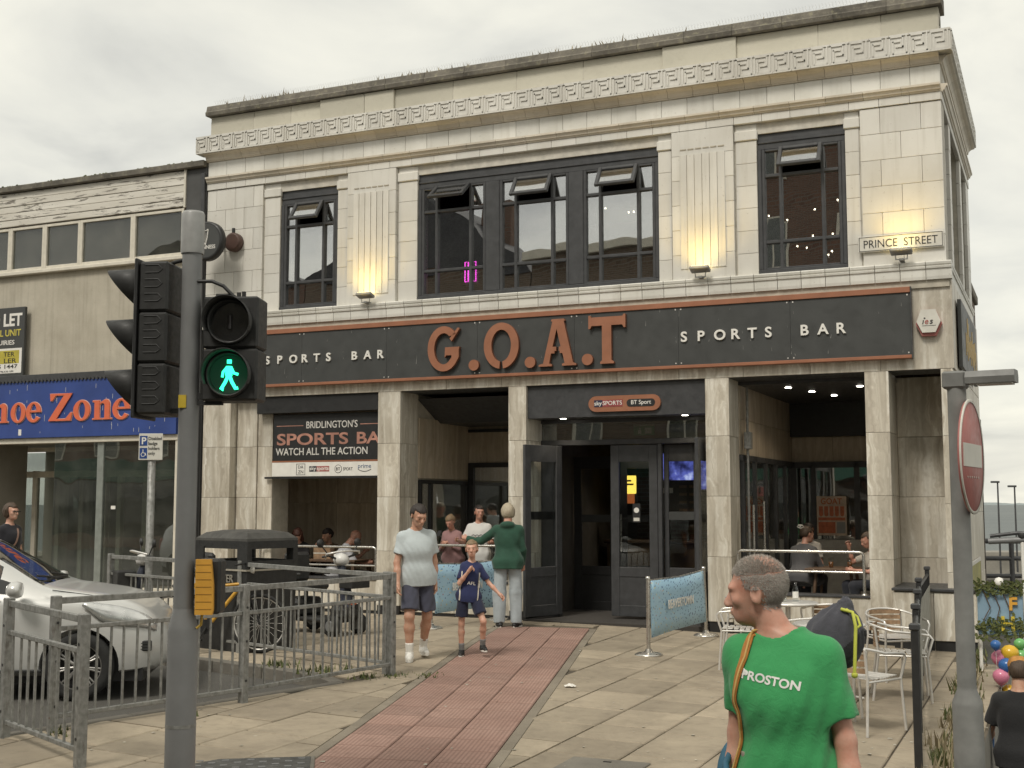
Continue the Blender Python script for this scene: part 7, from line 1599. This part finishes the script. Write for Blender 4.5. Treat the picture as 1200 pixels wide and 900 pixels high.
    if eyes:
        for sg in (-1, 1):
            MB().lathe([(.0005, -.0125*hs), (.007*hs, -.0105*hs), (.012*hs, -.003*hs), (.0125*hs, 0)], n=14, axis='y', close=False).build('eye', EYW, root, Vector(Hd(sg*.032, -.0785, -.001)), Matrix(HRm.tolist()).to_euler()); MB().lathe([(.0005, -.0138*hs), (.0062*hs, -.0120*hs), (.0066*hs, -.010*hs)], n=12, axis='y', close=False).build('iris', EYD, root, Vector(Hd(sg*.032, -.0785, -.002)), Matrix(HRm.tolist()).to_euler())
            MB().tube([Vector(Hd(sg*x_, y_, z_)) for x_, y_, z_ in ((.014, -.0935, .019), (.032, -.0915, .023), (.050, -.079, .018))], [.003*hs, .0045*hs, .002*hs], 6).build('eyebrow', hairm, root)
    return info
def wrap_text(info, s_, mat, origin, right, up, size, fit, name='lettering', target='shirt', off=.003, bold=.02, sx=1.0):
    """lay flat print on the cloth: the letters follow the surface of the shirt"""
    ob = info[target]; bvh = BVHTree.FromPolygons([v.co.copy() for v in ob.data.vertices], [tuple(p.vertices) for p in ob.data.polygons]); right, up = Vector(right).normalized(), Vector(up).normalized(); n = right.cross(up).normalized()
    me = text_mesh(s_, size, 0.0, bold=bold); xs = [v.co.x for v in me.vertices]; x0, x1 = min(xs), max(xs); bm = bmesh.new(); bm.from_mesh(me); bmesh.ops.remove_doubles(bm, verts=bm.verts, dist=1e-5); bmesh.ops.triangulate(bm, faces=bm.faces); bmesh.ops.subdivide_edges(bm, edges=[e for e in bm.edges if e.calc_length() > .02], cuts=2, use_grid_fill=True)
    for v in bm.verts:
        u = ((v.co.x-x0)/(x1-x0)-.5)*fit; w = v.co.z; p = Vector(origin)+right*u+up*w; hit = bvh.ray_cast(p+n*.4, -n)
        v.co = (hit[0]+n*off) if hit[0] is not None else p
    m2 = bpy.data.meshes.new(name); bm.to_mesh(m2); bm.free(); m2.materials.clear(); m2.materials.append(mat); return link(name, m2, info['root'])
def patch(info, pts, mat, name, width, target='shirt', off=.004, view=(0, -1, 0)):
    """a stripe or strap laid on the cloth along a line of points"""
    ob = info[target]; bvh = BVHTree.FromPolygons([v.co.copy() for v in ob.data.vertices], [tuple(p.vertices) for p in ob.data.polygons]); n = -Vector(view).normalized(); out = []
    pts = [Vector(p) for p in pts]; L_ = []
    for a, b in zip(pts[:-1], pts[1:]):
        for k in range(8): L_.append(a.lerp(b, k/8))
    L_.append(pts[-1]); mb = MB(); vs = []
    for i, p in enumerate(L_):
        t = (L_[min(i+1, len(L_)-1)]-L_[max(0, i-1)]).normalized(); sd = t.cross(n).normalized()
        for q in (-1, 1):
            c = p+sd*q*width/2; hit = bvh.ray_cast(c-n*.5, n); vs.append((hit[0]-n*off) if hit[0] is not None else c)
    mb.add(vs, [(2*i, 2*i+1, 2*i+3, 2*i+2) for i in range(len(L_)-1)]); o = mb.build(name, mat, info['root']); md = o.modifiers.new('s', 'SOLIDIFY'); md.thickness = .003; return o
def gp(x, y): return (x, y, G(x, y)+.004)

# --- man in pale tee walking with the boy
tee_pale = m_cloth('tee_pale_blue', (.47, .52, .53), .06); navy_sh = m_cloth('shorts_slate', (.055, .058, .085), .12)
i1 = person('man in pale blue t-shirt and slate shorts walking beside a boy', gp(-1.07, 14.15), 10, 1.80, SKT, 1.0, lean=4, roll=-2, twist=6, head=(14, -22, 3), armL=((.20, .16, -1), (.02, -.10, -1)), armR=((-.24, -.14, -1), (.02, -.34, -1)), legL=((.06, .10, -1), (-.06, .55, -1)), legR=((-.02, -.28, -1), (.02, .12, -1)), footL=10, footR=-6, hair='short', hairm=HD, shirt=tee_pale, sleeve=.66, hem=-.10, fold=.009, bottom=navy_sh, blen=.84, bloose=.045, shoe=M['white'], sock=M['white'], h=.009, eyes=True, belly=.015)
# sunglasses pushed up on his head
# --- boy
nav = m_cloth('football_navy', (.018, .025, .085), .15); navd = m_cloth('football_shorts', (.012, .015, .04), .15)
i2 = person('boy in navy football kit pointing up with one bent arm', gp(-.50, 14.5), 10, 1.33, SK, .86, lean=3, roll=5, twist=-8, head=(-4, 4, -9), armL=((.50, -.10, -.80), (.50, -.40, -.55)), armR=((-.30, -.30, -.9), (.52, -.38, .75)), legL=((.30, -.50, -1), (.04, .42, -1)), legR=((-.04, .12, -1), (.02, .10, -1)), footL=10, footR=-14, hair='short', hairm=HS, shirt=nav, sleeve=.78, hem=-.10, bottom=navd, blen=.72, bloose=.035, shoe=M['black'], sock=M['polegrey'], h=.008, eyes=True, handR=3, sex='f')
for sg in (-1, 1):
    T_ = i2['T']; patch(i2, [T_(sg*.135, -.1, .36), T_(sg*.14, -.1, .15), T_(sg*.135, -.1, -.08)], M['cream'], 'stripe', .012)
wrap_text(i2, 'AFL', M['white'], i2['T'](.02, -.1, .17), i2['TR'][:, 0], i2['TR'][:, 2], .05, .10)
# --- man in green hoodie
gh = m_cloth('hoodie_green', (.018, .065, .040), .2); jn = m_cloth('pale_jeans', (.36, .40, .42), .15)
i3 = person('grey haired man in dark green hoodie and pale jeans from behind', gp(-.06, 17.55), 172, 1.74, SKR, 1.06, lean=4, head=(20, -4, 0), armL=((.72, -.2, -.50), (.85, -.4, .12)), armR=((-.16, -.10, -1), (.05, -.5, -.9)), legL=((.06, .03, -1), (0, .02, -1)), legR=((-.07, -.03, -1), (0, .03, -1)), footL=20, footR=-20, hair='bob', hairm=HW, shirt=gh, sleeve=1.96, hem=-.12, hood=True, bottom=jn, blen=2.06, bloose=.035, fold=.010, shoe=M['black'], h=.011)
# --- two people behind the rail in the second bay
pk_ = m_cloth('dusty_pink', (.30, .17, .165), .12)
wz = W(-7.72, .95); person('fair haired woman in dusty pink top looking at her phone', (wz.x, wz.y, .05), -24, 1.52, SKR, 1.02, lean=6, head=(0, -22, 0), armL=((.16, -.30, -1), (-.60, -.70, .40)), armR=((-.16, -.30, -1), (.60, -.70, .40)), hair='bun', hairm=HS, shirt=pk_, sleeve=1.5, hem=-.18, bottom=m_cloth('dark_trousers', (.03, .03, .035)), blen=2.0, shoe=M['black'], h=.012, sex='f', belly=.03, eyes=True)
wt = m_cloth('white_tee', (.66, .65, .62), .05)
wz = W(-7.30, 1.05); i5 = person('dark haired man in white printed t-shirt talking behind the rail', (wz.x, wz.y, .05), -10, 1.66, SKR, .98, lean=3, head=(26, 2, 0), armL=((.3, -.2, -1), (.1, -.9, .1)), armR=((-.35, -.25, -.8), (-.15, -.95, .15)), hair='short', hairm=HD, shirt=wt, sleeve=.8, hem=-.12, bottom=m_cloth('black_jeans', (.02, .02, .022)), blen=2.0, shoe=M['black'], h=.012, eyes=True, handR=0)
T_ = i5['T']
for k, (xa, xb, zz_) in enumerate(((-.10, .09, .315), (-.06, .10, .285))): patch(i5, [T_(xa+(xb-xa)*q/6, -.2, zz_+(.012 if q % 2 else -.006)) for q in range(7)], M['polegrey'], 'print_line', .008)
ph_ = empty('mobile_phone', W(-7.80, .55, 1.20), R(-24), 'dark mobile phone held by woman in pink', 'phone'); MB().box(-.036, .036, -.005, .005, 0, .14, .006).build('case', M['black'], ph_, rot=(R(-50), 0, 0)); MB().box(-.032, .032, .0052, .006, .006, .134).build('screen', M['carglass'], ph_, rot=(R(-50), 0, 0))
# --- seated group in the left bay, at a table
def seated(label, x, y, face, skin, hair, hm, shirt, hgt=1.7, sx='m', zseat=.46, **k):
    w_ = W(x, y); d = dict(lean=10, head=(0, -14, 0), armL=((.18, -.45, -.9), (-.35, -.9, .1)), armR=((-.18, -.45, -.9), (.35, -.9, .1)), legL=((.12, -1, -.05), (0, .05, -1)), legR=((-.12, -1, -.05), (0, .05, -1)), sleeve=.8, bottom=DKT, blen=2.0, shoe=M['black'], h=.013); d.update(k)
    return person(label, (w_.x, w_.y, .05), math.degrees(PANG)+face, hgt, skin, k.pop('build_', 1.0) if 'build_' in k else 1.0, pelvis_z=zseat+.09, hair=hair, hairm=hm, shirt=shirt, sex=sx, **{q: v for q, v in d.items() if q != 'build_'})
DKT = m_cloth('dark_trouser', (.02, .022, .03))
seated('woman with long dark auburn hair bent over the table in left bay', -10.72, 1.05, 30, SK, 'long', HR, m_cloth('black_top', (.015, .014, .016)), 1.62, 'f', zseat=.46, lean=20, head=(-10, -20, 0), sleeve=.6)
seated('dark haired boy in brown top seated in left bay', -10.35, 1.45, 20, SKT, 'fringe', HD, m_cloth('brown_top', (.11, .07, .035)), 1.45, 'm', zseat=.46, lean=12, head=(-40, -6, 0), armR=((-.3, -.6, -.6), (.2, -.5, .8)))
seated('bald man in white shirt seated with his back turned in left bay', -9.92, .95, 125, SKR, None, HG, m_cloth('pale_shirt', (.52, .52, .54), .06), 1.74, 'm', zseat=.40, lean=26, head=(-5, -14, 0), build_=1.12, sleeve=.9, armL=((.4, -.4, -.7), (-.2, -.7, .6)))
seated('person in dark top half hidden by the column in left bay', -9.05, 1.35, 100, SKR, 'short', HB, m_cloth('dark_top', (.03, .03, .03)), 1.7, 'm', zseat=.42, lean=14)
tb_ = empty('pub_table', W(-10.05, 1.0, .05), PANG, 'brown pub table with boxes and cup in the left bay', 'table'); MB().box(-.55, .65, -.30, .30, .70, .74, .008).build('table_top', M['darkwood'], tb_)
for x in (-.5, .6):
    for y in (-.25, .25): MB().box(x-.03, x+.03, y-.03, y+.03, 0, .70).build('leg', M['darkwood'], tb_)
bx_ = empty('cardboard_box', W(-10.15, .95, .79), R(-12), 'brown cardboard box standing on the table in left bay', 'box'); MB().box(-.15, .15, -.1, .1, 0, .20, .004).build('carton', M['wood'], bx_); MB().box(-.15, .15, -.104, .104, .09, .11).build('tape', M['cream'], bx_)
cp_ = empty('paper_cup', W(-9.82, .80, .79), 0, 'small white cup on the table in left bay', 'cup'); MB().lathe([(.028, 0), (.038, .09), (.034, .09), (.026, .005), (.001, .005)], n=14, close=False).build('cup', M['white'], cp_)
# --- seated pair in the right bay
seated('woman in grey top with white hair clip seated in right bay', -2.32, 1.75, 165, SKR, 'bun', HB, m_cloth('charcoal_grey_top', (.085, .083, .085)), 1.70, 'f', zseat=.46, lean=16, head=(-30, -4, 0), sleeve=1.4, build_=1.18, belly=.03, armL=((.3, -.35, -.8), (-.1, -.95, .05)))
seated('dark haired woman with glasses in white top seated in right bay', -2.36, 2.6, 10, SKR, 'bob', HD, m_cloth('white_top', (.55, .53, .5)), 1.66, 'f', zseat=.50, lean=8, head=(10, -4, 0), eyes=True)
seated('person in pale top half hidden behind the right column', -1.22, 1.6, -60, SKR, 'short', HB, m_cloth('beige_top', (.42, .38, .32)), 1.62, 'f', zseat=.42, lean=8, armR=((-.3, -.6, -.3), (.2, -.3, .9)))
tb2 = empty('pub_table', W(-1.82, 1.75, .0), PANG, 'dark pub table with drinks in the right bay', 'table'); MB().box(-.38, .40, -.40, .40, .74, .78, .008).build('table_top', M['darkwood'], tb2)
for x in (-.3, .32):
    for y in (-.32, .32): MB().tube([(x, y, 0), (x*.8, y*.8, .74)], .025, 8).build('leg', M['darkwood'], tb2)
for k, (x, y, lab) in enumerate(((-1.86, 1.6, 'half full amber pint on the right bay table, left one'), (-1.60, 1.65, 'half full amber pint on the right bay table, right one'))):
    g_ = empty('pint_glass', W(x, y, .78), 0, lab, 'glass', 'pints on the right bay table'); MB().lathe([(.030, 0), (.043, .15), (.041, .15), (.029, .006), (.001, .006)], n=16, close=False).build('glass', M['clearglass'], g_); MB().lathe([(.028, .008), (.036, .09), (.001, .09)], n=14).build('beer', P('beer_%d' % k, (.20, .07, .015), .2), g_)
hc_ = empty('hair_clip', W(-2.33, 1.86, 1.37), PANG, 'white hair clip worn by the woman in grey top', 'hair clip'); MB().tube([(-.05, -.05, 0), (-.02, -.075, .03), (.03, -.075, .025), (.05, -.05, .0), (.0, -.07, -.02), (-.05, -.05, 0)], .008, 6).build('clip', M['white'], hc_); MB().box(-.01, .01, -.085, -.06, -.005, .03).build('spring', M['alu'], hc_)
# --- woman at the left edge
i8 = person('woman in black t-shirt and jeans with cross body strap at left edge', gp(-7.02, 17.4), 62, 1.74, SK, .98, lean=2, head=(4, 2, 0), armL=((.20, 0, -1), (.02, -.12, -1)), hair='bob', hairm=HB, shirt=m_cloth('black_tee', (.013, .013, .018)), sleeve=.7, hem=-.02, bottom=m_cloth('blue_jeans', (.28, .33, .38)), blen=2.0, shoe=M['black'], h=.012, sex='f', eyes=True)
T_ = i8['T']; patch(i8, [T_(.06, -.2, .46), T_(-.02, -.2, .25), T_(-.14, -.2, .02)], P('tan_strap', (.30, .19, .15), .6), 'bag_strap', .03)
MB().tube([Vector(i8['Hd'](x, -.108+.5*abs(x)**1.6, .002)) for x in (-.07, -.05, -.03, -.01, .01, .03, .05, .07)], .008, 6).build('sunglasses', M['black'], i8['root'])
# --- person by the kiosk, back turned
z_ = GS(4.32, 10.9)
i9 = person('person in black t-shirt and cap with blue glove by the kiosk', (4.42, 11.0, z_-.11), 150, 1.72, SKT, 1.08, lean=4, head=(10, -8, 0), armL=((.35, -.2, -.9), (.15, -.7, -.6)), armR=((-.35, -.2, -.9), (-.15, -.7, -.6)), hair='short', hairm=HB, shirt=m_cloth('black_staff_tee', (.014, .014, .015)), sleeve=.8, hem=-.14, bottom=m_cloth('black_trousers', (.012, .012, .013)), blen=2.0, shoe=M['black'], h=.012)
cpz = MB(); cpz.lathe([(.088, .0), (.09, .03), (.075, .07), (.04, .095), (.001, .10)], n=20); cpz.box(-.07, .07, -.17, -.06, -.002, .012, .005); cpz.build('cap', P('cap_orange', (.42, .20, .05), .8, var=.3, sc=20), i9['root'], Vector(i9['Hd'](0, .01, .045)), Matrix(i9['HRm'].tolist()).to_euler())
for nm in ('L', 'R'):
    a, e_, w_, fd = i9['arms'][nm]; MB().tube([Vector(e_+(w_-e_)*.72), Vector(w_+fd*.03), Vector(w_+fd*.16)], [.040, .043, .035], 10).build('glove', P('glove_blue_'+nm, (.04, .14, .38), .5), i9['root'])
# ================================================================== the man in the green t-shirt, close to the camera
green = m_cloth('tee_green', (.042, .29, .095), .12, 4); GX, GY = .965, 4.42
HT = 1.775; gz_ = 1.558-HT+.036
him = person('man in green t-shirt looking away to the left in the foreground', (GX, GY, gz_), -34, HT, SKR, .97, lean=2, roll=-2, head=(-82, -5, 0), armL=((.24, .04, -1), (.13, -.10, -1)), armR=((-.13, .12, -1), (-.03, -.12, -1)), legL=((.05, -.12, -1), (0, .08, -1)), legR=((-.05, .1, -1), (0, .2, -1)), hair='buzz', hairm=HG, shirt=green, sleeve=.72, hem=-.16, fold=.010, bottom=m_cloth('beige_shorts', (.25, .22, .17)), blen=.8, bloose=.04, shoe=M['white'], sock=M['white'], h=.0058, eyes=True, belly=.012, fine=True, collar_r=.069, neck_len=.028, head_dx=-.045)
T_, Hd_, TRm, HRm_ = him['T'], him['Hd'], him['TR'], him['HRm']
MW = P('print_white', (.72, .72, .68), .7, var=.04)
rt_ = Vector(TRm[:, 0])*-1; rt_ = Vector(TRm[:, 0]); upv = Vector(TRm[:, 2])
ru = (Matrix.Rotation(R(9), 3, Vector(TRm[:, 1])) @ rt_); uu = (Matrix.Rotation(R(9), 3, Vector(TRm[:, 1])) @ upv)
wrap_text(him, 'PROSTON', MW, T_(.004, -.1, .352), ru, uu, .040, .215, bold=.03)
# little wing shape before the word
o_ = Vector(T_(.004, -.1, .352)); pts = [(-.122, .002), (-.085, .022), (-.116, .036), (-.100, .022)]
ob = him['shirt']; bvh = BVHTree.FromPolygons([v.co.copy() for v in ob.data.vertices], [tuple(p.vertices) for p in ob.data.polygons]); n_ = ru.cross(uu).normalized(); vs = []
for a, b in pts:
    p = o_+ru*a+uu*b; hit = bvh.ray_cast(p+n_*.4, -n_); vs.append((hit[0]+n_*.0035) if hit[0] is not None else p)
MB().add(vs, [(0, 1, 3), (1, 2, 3)]).build('print_mark', MW, him['root'])
# scalp hair as short strands over a thin cap
def scalp(info, n, len_, hm, seed=3, beard=False):
    rg = np.random.RandomState(seed); body = [c for c in info['root'].children if c.name.startswith('body')][0].data; hs = info['hs']; hc = info['hc']; ih = info['HRm'].T; tris = []; cen = []; 
    polys = body.polygons; co = np.array([v.co[:] for v in body.vertices]); pc = np.array([p.center[:] for p in polys]); nn = np.array([p.normal[:] for p in polys]); d = pc-hc; sel = np.where((np.linalg.norm(d, axis=1) < .135*hs))[0]
    q = (ih@(pc[sel]-hc).T).T/hs; qj = q+rg.randn(*q.shape)*.0055; u, v, w = qj[:, 0], qj[:, 1], qj[:, 2]
    front = (v < -.030) & (w < .070-.10*(v+.075)*0-.25*(v+.075)); nape = w < -.060+.35*np.clip(-(v-.02), 0, .1)*0; ear = (w < .012) & (v < .038) & (np.abs(u) > .045); side = (v < -.045) & (w < .05) ; crown = ((u/.042)**2+((v-.045)/.05)**2 < 1) & (w > .05)
    dens = np.ones(len(sel)); dens[crown] = .28; dens[(np.abs(u) < .045) & (v < -.005) & (w > .05)] = .55; ok = ~(front | nape | ear | side) if not beard else ((w < -.042+.25*(v+.1)*0) & (v < .005) & (w > -.118) & ~((np.abs(u) < .026) & (w > -.075) & (w < -.052)))
    dens = np.ones(len(sel)) if beard else dens
    sel = sel[ok]; dens = dens[ok]; q = q[ok]
    ar = np.array([polys[int(i)].area for i in sel])*dens; pr = ar/ar.sum(); pick = rg.choice(len(sel), n, p=pr); mb = MB(); V = []; F_ = []
    Rm = info['HRm']
    for k in pick:
        i = int(sel[k]); vs_ = [co[j] for j in polys[i].vertices]; wts = rg.dirichlet(np.ones(len(vs_))); p = sum(a*b for a, b in zip(wts, vs_)); nr = nn[i]; comb = Rm@npv(0, .55 if q[k][2] < .05 else -.25, -.55 if q[k][2] < .06 else .1); dr = nr*.55+comb*.8+rg.randn(3)*.22; dr /= np.linalg.norm(dr); l_ = len_*(.6+.7*rg.rand())*(1.35 if (q[k][1] < -.02 and q[k][2] > .06) else 1.0); sd = np.cross(dr, nr); sd = sd/max(1e-6, np.linalg.norm(sd))*.00075
        b = len(V); V += [tuple(p-sd-nr*.001), tuple(p+sd-nr*.001), tuple(p+dr*l_)]; F_.append((b, b+1, b+2))
    me = bpy.data.meshes.new('hair'); me.from_pydata(V, [], F_); me.materials.append(hm); o = link('hair', me, info['root']); o['kind'] = 'stuff'; return o
def m_strand(name, a, b):
    t = NT(name); g = t.n('ShaderNodeNewGeometry'); c = t.ramp(g.outputs['Random Per Island'], (.0, a), (1.0, b)); return t.set(c, .55)
scalp(him, 36000, .0090, m_strand('grey_strands', (.27, .235, .20), (.62, .58, .53)))
scalp(him, 3200, .0022, m_strand('stubble_strands', (.16, .12, .09), (.42, .34, .27)), 5, True).name = 'stubble'
# stubble shade on the jaw comes as short dark strands
# bag strap over his right shoulder, ending in a blue bag at the hip
sb = empty('shoulder_bag', (GX, GY, gz_), R(-34), 'orange strap and blue shoulder bag carried by the man in green', 'bag')
straps = P('strap_orange', (.42, .17, .035), .7, var=.2, sc=30); strapb = P('bag_blue', (.03, .11, .17), .7)
def lay(pts, w, mat, name, view, off=.005):
    n = Vector(view).normalized(); L_ = []; pts = [Vector(p) for p in pts]
    for a, b in zip(pts[:-1], pts[1:]):
        for k in range(10): L_.append(a.lerp(b, k/10))
    L_.append(pts[-1]); vs = []
    for i, p in enumerate(L_):
        t = (L_[min(i+1, len(L_)-1)]-L_[max(0, i-1)]).normalized(); sd = t.cross(n).normalized()
        for q in (-1, 1):
            c = p+sd*q*w/2; near = bvh.find_nearest(c); vs.append(near[0]+near[1]*off)
    o = MB().add(vs, [(2*i, 2*i+1, 2*i+3, 2*i+2) for i in range(len(L_)-1)]).build(name, mat, sb); md = o.modifiers.new('s', 'SOLIDIFY'); md.thickness = .004; return o
lay([T_(-.075, .05, .52), T_(-.082, -.02, .51), T_(-.104, -.10, .44), T_(-.132, -.13, .34), T_(-.160, -.12, .16), T_(-.175, -.09, -.02)], .034, straps, 'strap', (0, 1, 0)); lay([T_(-.078, -.02, .51), T_(-.096, -.10, .44), T_(-.124, -.13, .34), T_(-.152, -.12, .16), T_(-.167, -.09, .0)], .007, P('strap_edge', (.55, .36, .12), .7), 'strap_edge', (0, 1, 0), .010)
g = Field(np.array(T_(-.26, .06, -.02))-.22, np.array(T_(-.26, .06, -.02))+.22, .008); g.apply(Ell(T_(-.235, .10, -.03), (.06, .14, .15), TRm), .02); g.add(folds(3, .006, 30)); V, Q = g.mesh(); me = bpy.data.meshes.new('bag'); me.from_pydata([tuple(v) for v in V], [], [tuple(int(i) for i in q) for q in Q]); me.materials.append(strapb); me.polygons.foreach_set('use_smooth', [True]*len(me.polygons)); link('bag', me, sb)
MB().tube([Vector(T_(-.172, -.125, .03)), Vector(T_(-.205, -.06, .06)), Vector(T_(-.215, .0, .08))], .012, 8).build('strap_end', strapb, sb)
# drawstring backpack seen over his left shoulder
bp = empty('drawstring_backpack', (1.215, 4.74, 1.12), R(-12), 'dark grey drawstring backpack with yellow cord behind the green shoulder', 'backpack')
bagm = m_cloth('backpack_grey', (.062, .062, .075), .15, 8); blk = m_cloth('backpack_black', (.016, .016, .018), .2)
g = Field((-.24, -.2, -.28), (.24, .2, .42), .0065); g.apply(Ell((0, 0, .09), (.125, .10, .115)), .01); g.apply(Ell((.02, 0, .16), (.095, .085, .08)), .05); g.apply(Cone((.035, .0, .20), (.05, 0, .245), .065, .035), .03)
g.add(lambda X, Y, Z: .006*np.sin(np.arctan2(Y, X-.04)*11+2*np.sin(Z*14))*np.clip((Z-.05)*4, 0, 1.2)); g.add(folds(8, .006, 26)); V, Q = g.mesh(); me = bpy.data.meshes.new('sack'); me.from_pydata([tuple(v) for v in V], [], [tuple(int(i) for i in q) for q in Q]); me.materials.append(bagm); me.materials.append(blk)
cz = np.array([p.center[2]-.35*abs(p.center[0]-.03)*0 for p in me.polygons]); cx = np.array([p.center[0] for p in me.polygons]); me.polygons.foreach_set('material_index', (cz < .10+.9*(cx-.06)).astype(int).tolist()); me.polygons.foreach_set('use_smooth', [True]*len(me.polygons)); link('sack', me, bp)
bp.scale = (.88, .88, .88)
yc = P('cord_yellow', (.50, .52, .07), .6)
MB().tube([(.03, -.06, .235), (.075, -.085, .225), (.085, -.11, .17), (.08, -.115, .07), (.075, -.12, -.02)], .0075, 8).build('cord', yc, bp); MB().tube([(.05, -.06, .235), (.095, -.07, .205), (.105, -.09, .17), (.085, -.11, .16)], .006, 8).build('cord', yc, bp); MB().lathe([(.001, -.014), (.012, -.01), (.014, .004), (.001, .014)], (.075, -.12, -.03), 8).build('cord_knot', yc, bp)
MB().box(.09, .135, -.03, .03, .12, .15, .006).build('toggle', M['black'], bp)
